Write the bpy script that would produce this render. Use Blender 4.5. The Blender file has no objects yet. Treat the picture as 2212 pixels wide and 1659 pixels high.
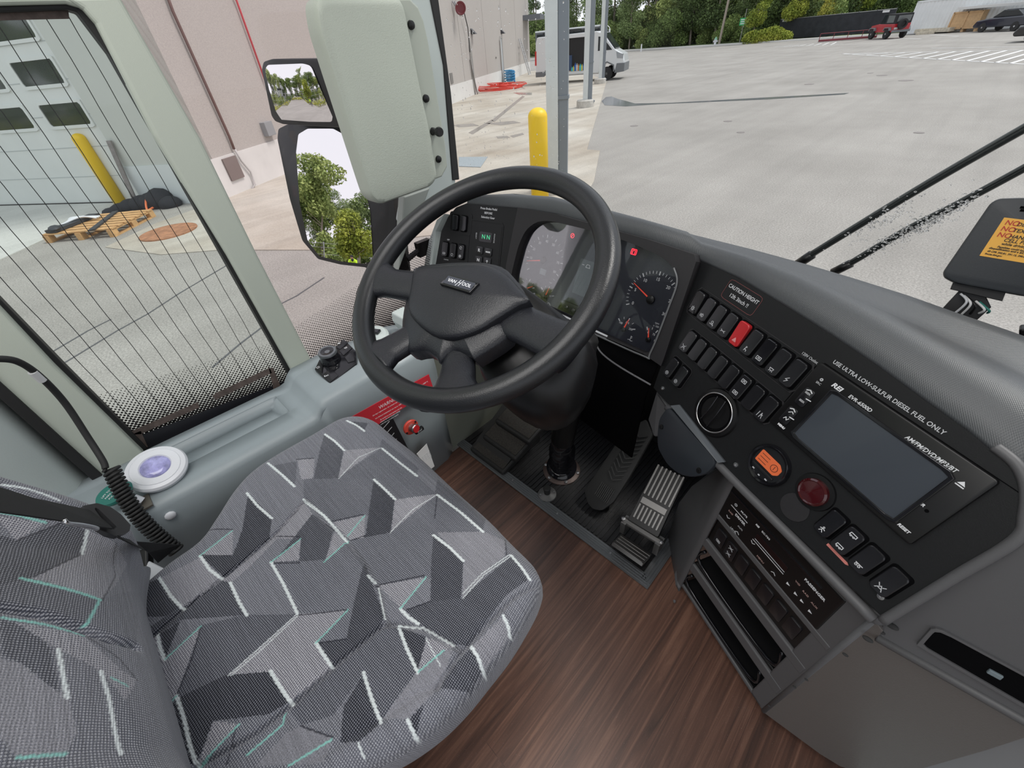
import bpy, bmesh, math, random
import numpy as np
from mathutils import Vector, Matrix
random.seed(7); np.random.seed(7)
S = bpy.context.scene
COL = S.collection
PI = math.pi
# ---------------------------------------------------------------- camera, sky, sun, exposure
EYE = np.array([0.0, 0.0, 1.12])            # above the driver's floor (z = 0); forward is +y
FPX = 885.3
GZ = -1.13                                   # the yard's level below the driver's floor
_F = np.array([1180, -848, 885.]); _F /= np.linalg.norm(_F)
_U = -np.array([105, 1070, 885.]); _U /= np.linalg.norm(_U)
_F -= _U*_F.dot(_U); _F /= np.linalg.norm(_F)
_R = np.cross(_F, _U)
if _R.dot(np.array([-1112, -623.5, 885.])) > 0: _R = -_R
cam_d = bpy.data.cameras.new('camera'); cam = bpy.data.objects.new('camera', cam_d); COL.objects.link(cam)
cam_d.sensor_fit = 'HORIZONTAL'; cam_d.sensor_width = 36.0; cam_d.lens = 36.0*FPX/2212.0
cam_d.clip_start = 0.01; cam_d.clip_end = 600
def c2w(v): return Vector((float(v.dot(_R)), float(v.dot(_F)), float(v.dot(_U))))
_cx, _cy, _cz = c2w(np.array([1., 0, 0])), c2w(np.array([0, -1., 0])), c2w(np.array([0, 0, -1.]))
cam.matrix_world = Matrix(((_cx.x, _cy.x, _cz.x, EYE[0]), (_cx.y, _cy.y, _cz.y, EYE[1]), (_cx.z, _cy.z, _cz.z, EYE[2]), (0, 0, 0, 1)))
S.camera = cam
w = bpy.data.worlds.new('sky'); S.world = w; w.use_nodes = True
nt = w.node_tree; nt.nodes.clear()
wo = nt.nodes.new('ShaderNodeOutputWorld'); bg = nt.nodes.new('ShaderNodeBackground')
tc = nt.nodes.new('ShaderNodeTexCoord'); sp = nt.nodes.new('ShaderNodeSeparateXYZ'); cr = nt.nodes.new('ShaderNodeValToRGB')
nz = nt.nodes.new('ShaderNodeTexNoise'); mx = nt.nodes.new('ShaderNodeMixRGB')
cr.color_ramp.elements[0].position = 0.0; cr.color_ramp.elements[0].color = (.77, .79, .83, 1)
cr.color_ramp.elements[1].position = 0.6; cr.color_ramp.elements[1].color = (.66, .72, .83, 1)
nz.inputs['Scale'].default_value = 2.5; nz.inputs['Detail'].default_value = 5
mx.blend_type = 'MIX'; mx.inputs[2].default_value = (.80, .82, .86, 1)
nt.links.new(tc.outputs['Generated'], sp.inputs[0]); nt.links.new(sp.outputs['Z'], cr.inputs[0])
nt.links.new(tc.outputs['Generated'], nz.inputs['Vector']); nt.links.new(nz.outputs[0], mx.inputs[0])
nt.links.new(cr.outputs[0], mx.inputs[1]); nt.links.new(mx.outputs[0], bg.inputs[0]); nt.links.new(bg.outputs[0], wo.inputs[0])
bg.inputs[1].default_value = 1.0
sun_d = bpy.data.lights.new('sun', 'SUN'); sun_d.energy = 1.75; sun_d.angle = math.radians(14); sun_d.color = (1, .97, .92)
sun = bpy.data.objects.new('sun', sun_d); COL.objects.link(sun)
sun.rotation_euler = Vector((-.30, -.42, -.86)).to_track_quat('-Z', 'Y').to_euler()   # light comes from ahead right
S.view_settings.view_transform = 'Standard'; S.view_settings.look = 'None'; S.view_settings.gamma = 1
S.view_settings.exposure = 0.35; S.view_settings.use_curve_mapping = False

# ---------------------------------------------------------------- pixels to places
def ray(x, y):
    d = np.array([x-1106, y-829.5, FPX]); return np.array([d.dot(_R), d.dot(_F), d.dot(_U)])/FPX
def onZ(x, y, z): d = ray(x, y); return EYE+d*((z-EYE[2])/d[2])
def onY(x, y, Y): d = ray(x, y); return EYE+d*((Y-EYE[1])/d[1])
def onX(x, y, X): d = ray(x, y); return EYE+d*((X-EYE[0])/d[0])
def nrm(v): v = np.array(v, float); return v/np.linalg.norm(v)
class Pl:                                    # a plane with millimetre-free local u, v, h axes
    def __init__(s, O, u, n):
        s.O = np.array(O, float); s.n = nrm(n); u = np.array(u, float); u -= s.n*u.dot(s.n); s.u = nrm(u); s.v = np.cross(s.n, s.u)
    def on(s, x, y): d = ray(x, y); return EYE+d*((s.O-EYE).dot(s.n)/d.dot(s.n))
    def px(s, x, y): p = s.on(x, y)-s.O; return (p.dot(s.u), p.dot(s.v))
    def w(s, a, b, h=0.): return s.O+s.u*a+s.v*b+s.n*h
    def up(s, h): return Pl(s.O+s.n*h, s.u, s.n)
    def turn(s, deg, a=0, b=0):              # same plane, axes turned about its normal, origin moved
        c, q = math.cos(math.radians(deg)), math.sin(math.radians(deg)); return Pl(s.w(a, b), s.u*c+s.v*q, s.n)
def zt(ox, oy, k): return lambda a, b: (ox+a/k, oy+b/k)
z1 = zt(900, 420, 5.53); z2 = zt(1200, 450, 4.74); z3 = zt(1400, 580, 4.809); z4 = zt(1660, 760, 4.007); z5 = zt(1400, 900, 4.424)
z6 = zt(1650, 1050, 3.93); z7 = zt(940, 780, 3.318); z8 = zt(640, 640, 4.1475); z9 = zt(250, 880, 2.129); z10 = zt(1440, 1200, 2.865)
zl = zt(0, 0, 2.989); zm = zt(560, 0, 2.989); zs = zt(0, 500, 3.16); zw = zt(1100, 0, 3.978); zr = zt(1656, 0, 3.978); zq = zt(0, 960, 5.267)
zb = zt(0, 900, 2.186); zh = zt(700, 380, 3.16); zg = zt(1880, 400, 5.027)
mm = .001

# ---------------------------------------------------------------- materials
def _n(m, t): return m.node_tree.nodes.new(t)
def mat(name, col, rough=.5, metal=0., bump=0., bs=300., var=0., vs=8., spec=.5, emit=0., coat=0., stretch=None, alpha=None):
    m = bpy.data.materials.new(name); m.use_nodes = True; b = m.node_tree.nodes['Principled BSDF']; L = m.node_tree.links
    c = (*col, 1)
    b.inputs['Base Color'].default_value = c; b.inputs['Roughness'].default_value = rough; b.inputs['Metallic'].default_value = metal
    b.inputs['Specular IOR Level'].default_value = spec; b.inputs['Coat Weight'].default_value = coat
    if emit: b.inputs['Emission Color'].default_value = c; b.inputs['Emission Strength'].default_value = emit
    if bump or var:
        t = _n(m, 'ShaderNodeTexCoord'); mp = _n(m, 'ShaderNodeMapping'); L.new(t.outputs['Object'], mp.inputs[0])
        if stretch: mp.inputs['Scale'].default_value = stretch
    if bump:
        n = _n(m, 'ShaderNodeTexNoise'); n.inputs['Scale'].default_value = bs; n.inputs['Detail'].default_value = 3
        bp = _n(m, 'ShaderNodeBump'); bp.inputs['Strength'].default_value = bump; bp.inputs['Distance'].default_value = .5/bs
        L.new(mp.outputs[0], n.inputs['Vector']); L.new(n.outputs[0], bp.inputs['Height']); L.new(bp.outputs[0], b.inputs['Normal'])
    if var:
        n = _n(m, 'ShaderNodeTexNoise'); n.inputs['Scale'].default_value = vs; n.inputs['Detail'].default_value = 6; n.inputs['Roughness'].default_value = .65
        r = _n(m, 'ShaderNodeValToRGB'); r.color_ramp.elements[0].position = .3; r.color_ramp.elements[1].position = .7
        r.color_ramp.elements[0].color = tuple(x*(1-var) for x in col)+(1,); r.color_ramp.elements[1].color = tuple(min(1, x*(1+var)) for x in col)+(1,)
        L.new(mp.outputs[0], n.inputs['Vector']); L.new(n.outputs[0], r.inputs[0]); L.new(r.outputs[0], b.inputs['Base Color'])
    return m
M = {}
M['sage'] = mat('sage_plastic', (.47, .51, .44), .5, bump=.25, bs=900)
M['sage2'] = mat('pale_green_trim', (.45, .50, .485), .45, bump=.15, bs=600)
M['sill'] = mat('blue_grey_plastic', (.27, .31, .325), .42, bump=.2, bs=900)
M['grey'] = mat('console_grey', (.088, .088, .092), .5, bump=.2, bs=900)
M['greyw'] = mat('console_warm_grey', (.115, .104, .097), .42, bump=.3, bs=500)
M['dash'] = mat('soft_dash_top', (.085, .095, .105), .42, bump=.5, bs=700)
M['face'] = mat('matt_black_face', (.0075, .008, .009), .5, bump=.25, bs=900, spec=.35)
M['face2'] = mat('charcoal_bezel', (.022, .021, .023), .5, bump=.25, bs=900, spec=.4)
M['blk'] = mat('black_plastic', (.006, .006, .0065), .35, spec=.35)
M['blkr'] = mat('black_rubber', (.012, .012, .012), .65)
M['sw'] = mat('switch_black', (.010, .010, .012), .26)
M['well'] = mat('switch_well', (.003, .003, .0035), .9, spec=.05)
M['gloss'] = mat('gloss_black', (.008, .008, .010), .12)
M['leather'] = mat('black_leather', (.013, .014, .018), .34, bump=.55, bs=520)
M['rim'] = mat('worn_wheel_rim', (.013, .014, .016), .32, bump=.3, bs=600)
M['red'] = mat('red_plastic', (.48, .02, .025), .35)
M['redlens'] = mat('red_lens', (.05, .002, .004), .12, coat=.5)
M['white'] = mat('white_print', (.75, .76, .78), .6)
M['print'] = mat('grey_print', (.55, .56, .58), .6)
M['wplast'] = mat('white_plastic', (.72, .73, .76), .35)
M['chrome'] = mat('chrome', (.7, .7, .7), .18, metal=1)
M['steel'] = mat('steel', (.45, .45, .46), .35, metal=1)
M['alu'] = mat('ribbed_aluminium', (.20, .21, .22), .4, metal=.8)
M['orange'] = mat('amber_display', (.55, .11, .035), .5, emit=.22)
M['amber_ink'] = mat('display_ink', (.15, .04, .02), .6)
M['needle'] = mat('needle_red', (.75, .07, .04), .5, emit=.15)
M['ledred'] = mat('lit_red_warning', (.9, .03, .06), .5, emit=.9)
M['ledgreen'] = mat('lit_green_digit', (.06, .45, .22), .5, emit=.5)
M['dial'] = mat('dial_face', (.010, .012, .022), .45)
M['lcd2'] = mat('dim_lcd', (.045, .058, .066), .3)
M['lcd'] = mat('lcd_panel', (.16, .20, .22), .3)
M['screen'] = mat('matt_screen', (.045, .053, .066), .32, coat=.25)
M['rubber_mat'] = mat('ribbed_rubber', (.010, .010, .011), .45, bump=.3, bs=200)
M['carpet'] = mat('dusty_carpet', (.035, .032, .028), .95, bump=1., bs=500, var=.6, vs=300)
M['belt'] = mat('belt_webbing', (.012, .012, .013), .75, bump=.8, bs=900)
M['yellow'] = mat('safety_yellow', (.85, .56, .02), .45)
M['teal'] = mat('teal_green_plastic', (.02, .16, .13), .4)
M['purple'] = mat('violet_lens', (.34, .33, .60), .15, coat=.6, var=.4, vs=60)
M['sticker_red'] = mat('red_label', (.55, .025, .04), .5)
M['sticker_org'] = mat('orange_label', (.78, .40, .05), .5)
M['sticker_blk'] = mat('black_label', (.01, .01, .012), .35)
M['paper'] = mat('white_label', (.62, .62, .62), .6)
M['pink'] = mat('pink_sticker', (.60, .20, .17), .6)
M['wire'] = mat('window_wire', (.02, .02, .02), .6)

# ---------------------------------------------------------------- mesh helpers (each takes a bmesh and adds to it)
def B(): return bmesh.new()
def V(b, p): return b.verts.new((float(p[0]), float(p[1]), float(p[2])))
def prism(b, pts, vec):                      # polygon pts (3-D) pushed along vec, both caps
    vec = np.array(vec, float); a = [V(b, p) for p in pts]; c = [V(b, np.array(p)+vec) for p in pts]; n = len(a)
    for q in (a[::-1], c):
        try: b.faces.new(q)
        except ValueError: pass
    for i in range(n):
        j = (i+1) % n; b.faces.new((a[i], a[j], c[j], c[i]))
    return b
def box(b, c, s, u=(1, 0, 0), v=(0, 1, 0)):
    u = nrm(u); v = nrm(v); n = np.cross(u, v); c = np.array(c, float)
    pts = [c+u*s[0]/2*i+v*s[1]/2*j-n*s[2]/2 for i, j in ((-1, -1), (1, -1), (1, 1), (-1, 1))]
    return prism(b, pts, n*s[2])
def rrect(w, h, r, n=5, cx=0, cy=0):
    r = min(r, w/2-1e-6, h/2-1e-6); o = []
    for sx, sy, a0 in ((1, 1, 0), (-1, 1, 90), (-1, -1, 180), (1, -1, 270)):
        for i in range(n+1):
            a = math.radians(a0+90*i/n); o.append((cx+sx*(w/2-r)+r*math.cos(a), cy+sy*(h/2-r)+r*math.sin(a)))
    return o
def disc(r, n=40, cx=0, cy=0): return [(cx+r*math.cos(2*PI*i/n), cy+r*math.sin(2*PI*i/n)) for i in range(n)]
def roundpoly(p, r, n=4):                    # round the corners of a 2-D polygon
    o = []; m = len(p)
    for i in range(m):
        a, c, d = np.array(p[i-1], float), np.array(p[i], float), np.array(p[(i+1) % m], float)
        rr = r[i] if isinstance(r, (list, tuple)) else r
        t = min(rr, .45*np.linalg.norm(a-c), .45*np.linalg.norm(d-c)); q0 = c+nrm(a-c)*t; q1 = c+nrm(d-c)*t
        for k in range(n+1):
            s = k/n; o.append(tuple((1-s)**2*q0+2*s*(1-s)*c+s*s*q1))
    return o
def plate(b, pl, poly, h0, h1, bev=0):       # polygon in plane coords between heights h0..h1, top edge bevelled
    n = len(poly); P = [np.array(p, float) for p in poly]
    area = sum(P[i][0]*P[(i+1) % n][1]-P[(i+1) % n][0]*P[i][1] for i in range(n))
    if area < 0: P = P[::-1]
    rings = [(0, h0), (0, h1-bev)]+([(bev*.3, h1-bev*.3), (bev, h1)] if bev else [])
    if bev:
        inn = []
        for i in range(n):
            a, c, d = P[i-1], P[i], P[(i+1) % n]; e = c-a; g = d-c
            le, lg = max(np.linalg.norm(e), 1e-9), max(np.linalg.norm(g), 1e-9)
            v = np.array([-e[1]/le-g[1]/lg, e[0]/le+g[0]/lg]); lv = np.linalg.norm(v); inn.append(v/lv if lv > 1e-6 else np.zeros(2))
    else: inn = [np.zeros(2)]*n
    rs = [[V(b, pl.w(*(P[i]+inn[i]*o), h)) for i in range(n)] for o, h in rings]
    for r0, r1 in zip(rs, rs[1:]):
        for i in range(n): j = (i+1) % n; b.faces.new((r0[i], r0[j], r1[j], r1[i]))
    b.faces.new(rs[-1]); b.faces.new(rs[0][::-1]); return b
def ringplate(b, pl, outer, inner, h0, h1, N=72):   # plate with a hole; both outlines star-shaped about the hole's middle
    c = np.mean(np.array(inner), 0)
    def res(poly):
        q = np.array(poly, float)-c; o = []; m = len(q)
        for k in range(N):
            a = 2*PI*k/N; d = np.array([math.cos(a), math.sin(a)]); best = None
            for i in range(m):
                p0, p1 = q[i], q[(i+1) % m]; e = p1-p0; den = d[0]*e[1]-d[1]*e[0]
                if abs(den) < 1e-12: continue
                t = (p0[0]*e[1]-p0[1]*e[0])/den; s_ = (p0[0]*d[1]-p0[1]*d[0])/den
                if t > 0 and -1e-6 <= s_ <= 1+1e-6 and (best is None or t > best): best = t
            o.append(c+d*(best or 0))
        return o
    O, I = res(outer), res(inner)
    L = [[V(b, pl.w(*p, h)) for p in q] for q, h in ((O, h0), (O, h1), (I, h1), (I, h0))]
    for a, d in zip(L, L[1:]+L[:1]):
        for i in range(N): j = (i+1) % N; b.faces.new((a[i], a[j], d[j], d[i]))
    return b
def cat(pts, k=8, closed=False):             # Catmull-Rom through the points
    P = [np.array(p, float) for p in pts]; n = len(P); o = []
    if n < 3: return P
    for i in range(n if closed else n-1):
        g = (lambda j: P[j % n]) if closed else (lambda j: P[min(max(j, 0), n-1)])
        p0, p1, p2, p3 = g(i-1), g(i), g(i+1), g(i+2)
        for s in range(k):
            t = s/k; o.append(.5*((2*p1)+(p2-p0)*t+(2*p0-5*p1+4*p2-p3)*t*t+(3*p1-p0-3*p2+p3)*t**3))
    if not closed: o.append(P[-1])
    return o
def tube(b, pts, r, seg=10, closed=False, caps=True, flat=1., ref=(0, 0, 1)):   # sweep; r may be a list; flat squashes along ref
    P = [np.array(p, float) for p in pts]; n = len(P); R_ = list(r) if hasattr(r, '__len__') else [r]*n; rings = []
    prev = None
    for i in range(n):
        t = nrm((P[(i+1) % n] if (closed or i < n-1) else P[i])-(P[i-1] if (closed or i > 0) else P[i])+1e-12)
        if prev is None:
            a = np.array(ref, float); a = a-t*a.dot(t)
            if np.linalg.norm(a) < 1e-3: a = np.array([1., 0, 0]); a = a-t*a.dot(t)
        else: a = prev-t*prev.dot(t)
        a = nrm(a); prev = a; c = np.cross(t, a)
        rings.append([V(b, P[i]+(a*math.cos(2*PI*k/seg)*flat+c*math.sin(2*PI*k/seg))*R_[i]) for k in range(seg)])
    m = n if closed else n-1
    for i in range(m):
        q0, q1 = rings[i], rings[(i+1) % n]
        for k in range(seg): l = (k+1) % seg; b.faces.new((q0[k], q0[l], q1[l], q1[k]))
    if caps and not closed: b.faces.new(rings[0][::-1]); b.faces.new(rings[-1])
    return b
def lathe(b, O, ax, prof, seg=28, ux=None, sx=1.):   # prof: (radius, height) pairs along axis ax
    ax = nrm(ax); u = np.array(ux if ux is not None else ((1, 0, 0) if abs(ax[0]) < .9 else (0, 1, 0)), float); u = nrm(u-ax*u.dot(ax)); v = np.cross(ax, u); O = np.array(O, float)
    rs = [[V(b, O+ax*h+(u*math.cos(2*PI*k/seg)*sx+v*math.sin(2*PI*k/seg))*max(r, 1e-5)) for k in range(seg)] for r, h in prof]
    for a, c in zip(rs, rs[1:]):
        for k in range(seg): l = (k+1) % seg; b.faces.new((a[k], a[l], c[l], c[k]))
    b.faces.new(rs[0][::-1]); b.faces.new(rs[-1]); return b
def loft(b, rings, closed=True, caps=True):
    rs = [[V(b, p) for p in r] for r in rings]; n = len(rs[0])
    for a, c in zip(rs, rs[1:]):
        for k in range(n if closed else n-1): l = (k+1) % n; b.faces.new((a[k], a[l], c[l], c[k]))
    if caps and closed: b.faces.new(rs[0][::-1]); b.faces.new(rs[-1])
    return b
def ball(b, c, r, sx=1, sy=1, sz=1, sub=2):
    m = Matrix.Translation(Vector([float(x) for x in c])) @ Matrix.Diagonal((sx, sy, sz, 1)); bmesh.ops.create_icosphere(b, subdivisions=sub, radius=r, matrix=m); return b
# ---------------------------------------------------------------- object helpers
def obj(name, b, m, parent=None, smooth=False, local=False, bevel=0, sub=0, solid=0):
    me = bpy.data.meshes.new(name)
    if isinstance(b, bmesh.types.BMesh):
        bmesh.ops.recalc_face_normals(b, faces=b.faces); b.to_mesh(me); b.free()
    else: me = b; me.name = name
    if m: me.materials.append(m)
    if smooth: me.polygons.foreach_set('use_smooth', [True]*len(me.polygons))
    o = bpy.data.objects.new(name, me); COL.objects.link(o)
    if smooth == 'auto':
        try:
            md = o.modifiers.new('e', 'EDGE_SPLIT'); md.split_angle = math.radians(38)
        except Exception: pass
    if solid: md = o.modifiers.new('s', 'SOLIDIFY'); md.thickness = solid; md.offset = 0
    if bevel: md = o.modifiers.new('b', 'BEVEL'); md.width = bevel; md.segments = 3; md.limit_method = 'ANGLE'; md.angle_limit = math.radians(40)
    if sub: md = o.modifiers.new('u', 'SUBSURF'); md.levels = sub; md.render_levels = sub
    if parent is not None:
        o.parent = parent
        if not local: o.matrix_parent_inverse = WM[parent.name].inverted()
        WM[o.name] = WM[parent.name].copy() if local else Matrix.Identity(4)
    elif not local:                          # move the origin to the thing's base
        c = np.array([v.co[:] for v in me.vertices]); base = Vector((float(c[:, 0].min()+c[:, 0].max())/2, float(c[:, 1].min()+c[:, 1].max())/2, float(c[:, 2].min())))
        me.transform(Matrix.Translation(-base)); o.location = base; WM[o.name] = Matrix.Translation(base)
    else: WM[o.name] = Matrix.Identity(4)
    return o
WM = {}
def thing(name, label, cat_, loc, rz=0., group=None, scale=1.):
    o = bpy.data.objects.new(name, None); COL.objects.link(o); o.empty_display_size = .05
    o.location = Vector([float(x) for x in loc]); o.rotation_euler = (0, 0, rz); o.scale = (scale,)*3
    WM[o.name] = Matrix.Translation(o.location) @ Matrix.Rotation(rz, 4, 'Z') @ Matrix.Diagonal((scale, scale, scale, 1))
    return tag(o, label, cat_, group)
def tag(o, label, cat_, group=None, kind=None):
    o['label'] = label; o['category'] = cat_
    if group: o['group'] = group
    if kind: o['kind'] = kind
    return o
def struct(o, label=None):
    o['kind'] = 'structure'
    if label: o['label'] = label
    return o
def dup(src, loc, rz=0., label=None, scale=None):
    def cp(o, par):
        c = o.copy(); COL.objects.link(c)
        if par is not None: c.parent = par
        for ch in [x for x in list(KIDS.get(o.name, []))]: KIDS.setdefault(c.name, []).append(cp(ch, c))
        return c
    r = cp(src, None); r.location = Vector([float(x) for x in loc]); r.rotation_euler = (0, 0, rz)
    if scale: r.scale = (scale,)*3 if not hasattr(scale, '__len__') else scale
    if label: r['label'] = label
    return r
KIDS = {}
_obj = obj
def obj(name, b, m, parent=None, **k):
    o = _obj(name, b, m, parent, **k)
    if parent is not None: KIDS.setdefault(parent.name, []).append(o)
    return o
def lab(o, s): o['label'] = s; return o
def text(s, pl, a, b_, size, m, parent, name='lettering', h=.0006, ang=0., align='CENTER', bold=0., shear=0., sx=1., thick=.00015, local=False):
    cu = bpy.data.curves.new('t', 'FONT'); cu.body = s; cu.size = size; cu.align_x = align; cu.align_y = 'CENTER'; cu.extrude = thick; cu.offset = bold; cu.shear = shear
    cu.resolution_u = 3
    to = bpy.data.objects.new('t', cu); COL.objects.link(to); dg = bpy.context.evaluated_depsgraph_get()
    me = bpy.data.meshes.new_from_object(to.evaluated_get(dg)); bpy.data.objects.remove(to)
    q = pl.turn(ang) if ang else pl; O = pl.w(a, b_, h)
    mt = Matrix(((q.u[0]*sx, q.v[0], q.n[0], O[0]), (q.u[1]*sx, q.v[1], q.n[1], O[1]), (q.u[2]*sx, q.v[2], q.n[2], O[2]), (0, 0, 0, 1)))
    me.transform(mt); return obj(name, me, m, parent, local=local)
def strokes(b, pl, lines, wd, h0=.0003, h1=.0008):   # line icon: list of polylines in plane coords
    for L in lines:
        for p, q in zip(L, L[1:]):
            p, q = np.array(p, float), np.array(q, float); d = q-p; l = np.linalg.norm(d)
            if l < 1e-7: continue
            d /= l; nn = np.array([-d[1], d[0]])*wd/2; e = d*wd*.35
            prism(b, [pl.w(*(p-nn-e), h0), pl.w(*(q-nn+e), h0), pl.w(*(q+nn+e), h0), pl.w(*(p+nn-e), h0)], pl.n*(h1-h0))
    return b
def arc(cx, cy, r, a0, a1, n=10): return [(cx+r*math.cos(math.radians(a0+(a1-a0)*i/n)), cy+r*math.sin(math.radians(a0+(a1-a0)*i/n))) for i in range(n+1)]
# ================================================================ the yard outside
G = lambda x, y: onZ(x, y, GZ)
def nodemat(name): m = bpy.data.materials.new(name); m.use_nodes = True; return m, m.node_tree.nodes, m.node_tree.links, m.node_tree.nodes['Principled BSDF']
def ramp(N, stops):
    r = N.new('ShaderNodeValToRGB'); e = r.color_ramp.elements
    while len(e) < len(stops): e.new(.5)
    for q, (p, c) in zip(e, stops): q.position = p; q.color = (*c, 1) if len(c) == 3 else c
    return r
def ground_mat(name, c0, c1, streak, specks=True, rough=.85, scale=1.0):
    m, N, L, b = nodemat(name); t = N.new('ShaderNodeTexCoord')
    n1 = N.new('ShaderNodeTexNoise'); n1.inputs['Scale'].default_value = .35*scale; n1.inputs['Detail'].default_value = 8; n1.inputs['Roughness'].default_value = .6
    n2 = N.new('ShaderNodeTexNoise'); n2.inputs['Scale'].default_value = 45; n2.inputs['Detail'].default_value = 4; n2.inputs['Roughness'].default_value = .8
    mp = N.new('ShaderNodeMapping'); mp.inputs['Rotation'].default_value = (0, 0, math.radians(-33)); mp.inputs['Scale'].default_value = (2.2, .12, 1)
    n3 = N.new('ShaderNodeTexNoise'); n3.inputs['Scale'].default_value = 1.0; n3.inputs['Detail'].default_value = 5
    L.new(t.outputs['Object'], n1.inputs['Vector']); L.new(t.outputs['Object'], n2.inputs['Vector']); L.new(t.outputs['Object'], mp.inputs[0]); L.new(mp.outputs[0], n3.inputs['Vector'])
    r1 = ramp(N, [(.3, c0), (.7, c1)]); L.new(n1.outputs[0], r1.inputs[0])
    r3 = ramp(N, [(.40, (streak,)*3), (.56, (1, 1, 1))]); L.new(n3.outputs[0], r3.inputs[0])
    a = N.new('ShaderNodeMixRGB'); a.blend_type = 'MULTIPLY'; a.inputs[0].default_value = .8; L.new(r1.outputs[0], a.inputs[1]); L.new(r3.outputs[0], a.inputs[2])
    r2 = ramp(N, [(.28, (.50,)*3), (.5, (1, 1, 1)), (.70, (1.45,)*3)]); L.new(n2.outputs[0], r2.inputs[0])
    c = N.new('ShaderNodeMixRGB'); c.blend_type = 'MULTIPLY'; c.inputs[0].default_value = .9 if specks else .35; L.new(a.outputs[0], c.inputs[1]); L.new(r2.outputs[0], c.inputs[2])
    L.new(c.outputs[0], b.inputs['Base Color']); b.inputs['Roughness'].default_value = rough; b.inputs['Specular IOR Level'].default_value = .3
    return m
asph = ground_mat('worn_asphalt', (.28, .265, .243), (.365, .347, .32), .92)
conc = ground_mat('yard_concrete', (.36, .31, .25), (.57, .54, .48), .86, specks=False)
conc2 = ground_mat('patch_concrete', (.50, .50, .47), (.60, .60, .57), .92, specks=False)
asphd = mat('fresh_asphalt', (.17, .17, .175), .9, var=.25, vs=30)
b = B(); prism(b, [(-140, -110, GZ-.2), (90, -110, GZ-.2), (90, 190, GZ-.2), (-140, 190, GZ-.2)], (0, 0, .2)); struct(obj('ground', b, asph))
def slab(name, pts, m, h0=.0, h1=.012): b = B(); prism(b, [np.array([p[0], p[1], GZ+h0]) for p in pts], (0, 0, h1-h0)); return struct(obj(name, b, m))
# building corner, main wall direction
WD = nrm(ray(1335, 75)*[1, 1, 0]); WN = np.array([-WD[1], WD[0], 0]);
if WN.dot(-G(495, 427)) < 0: WN = -WN               # faces the bus
BC = G(495, 427)-WD*.35; GD = np.cross(WD, [0, 0, 1]); GD = GD if GD.dot(WN) < 0 else -GD   # garage wall runs away from the corner
far = G(1135, 157); WLEN = (far-BC).dot(WD)+1.5
P_ = lambda s, o=0., z=0.: BC+WD*s+WN*o+np.array([0, 0, z])
slab('concrete_apron', [P_(-.2, .0), P_(WLEN), P_(WLEN+2, 4.5), G(1310, 177), G(1268, 324), G(1296, 326), G(1283, 392), G(1240, 470), G(680, 541), G(475, 541), G(348, 551), G(228, 535), G(338, 483), G(430, 450)], conc)
ga0, ga1 = G(247, 437), G(0, 438)
slab('garage_apron', [ga0+(ga0-ga1)*.12, ga1+(ga1-ga0)*1.6, G(-260, 610), G(0, 562), G(110, 512), G(250, 458)], conc2)
b = B()
for cr_p in (((120, 796), (253, 715), (320, 678), (389, 633), (494, 571)), ((459, 794), (520, 742), (573, 702)), ((600, 660), (640, 640), (700, 600)), ((100, 768), (190, 715), (240, 690))):
    cp = [G(*p) for p in cr_p]
    for p, q in zip(cp, cp[1:]): d = nrm(q-p); n_ = np.array([-d[1], d[0], 0])*.012; prism(b, [p-n_, q-n_, q+n_, p+n_], (0, 0, .004))
struct(obj('crack_seam', b, mat('tar_seam', (.10, .10, .105), .8)))
b = B()
for x_, y_, r_1 in ((1905, 163, .2), (1957, 174, .24), (1748, 182, .18), (1985, 287, .10), (1880, 158, .12), (1370, 272, .12), (1572, 262, .12), (1600, 286, .1)): c = G(x_, y_); lathe(b, (c[0], c[1], GZ), (0, 0, 1), [(r_1, 0), (r_1, .006)], 20)
struct(obj('ground_patches', b, mat('dark_patch', (.22, .20, .19), .85)))
# building
wallm = ground_mat('taupe_wall', (.415, .385, .36), (.44, .41, .385), .985, specks=False, rough=.7, scale=.3)
bandm = mat('white_wall_band', (.66, .65, .63), .6, var=.06, vs=1.5)
joint = mat('wall_joint', (.22, .20, .19), .8)
WH = 11.0; BAND = .80
def wallbox(name, s0, s1, o0, o1, za, zb_, m, **k):
    b = B(); prism(b, [P_(s0, o0, za), P_(s1, o0, za), P_(s1, o1, za), P_(s0, o1, za)], (0, 0, zb_-za)); return obj(name, b, m, **k)
bw = thing('building', 'taupe concrete warehouse with a white base band running forward beside the bus', 'building', P_(0)); 
wallbox('wall', 0, WLEN, -.4, 0, BAND, WH, wallm, parent=bw); wallbox('base_band', 0, WLEN, -.4, .03, 0, BAND, bandm, parent=bw)
for s in np.arange(15.0, WLEN-1, 5.6): b = B(); prism(b, [P_(s, 0, BAND), P_(s+.03, 0, BAND), P_(s+.03, .006, BAND), P_(s, .006, BAND)], (0, 0, WH-BAND)); obj('panel_joint', b, joint, parent=bw)
# end block of the far wall (projecting pale bay with a flat canopy)
b = B(); prism(b, [P_(WLEN, -6, 0), P_(WLEN+.3, -6, 0), P_(WLEN+.3, 0, 0), P_(WLEN, 0, 0)], (0, 0, WH)); obj('end_wall', b, wallm, parent=bw)
ez = 1.12-GZ
cz0 = onY(1143, 36, far[1])[2]-GZ
b = B(); prism(b, [P_(WLEN-3.0, 0, cz0-.25), P_(WLEN-.2, 0, cz0-.25), P_(WLEN-.2, 1.6, cz0-.25), P_(WLEN-3.0, 1.6, cz0-.25)], (0, 0, .35)); obj('door_canopy', b, mat('dark_canopy', (.14, .15, .17), .5), parent=bw)
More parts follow.
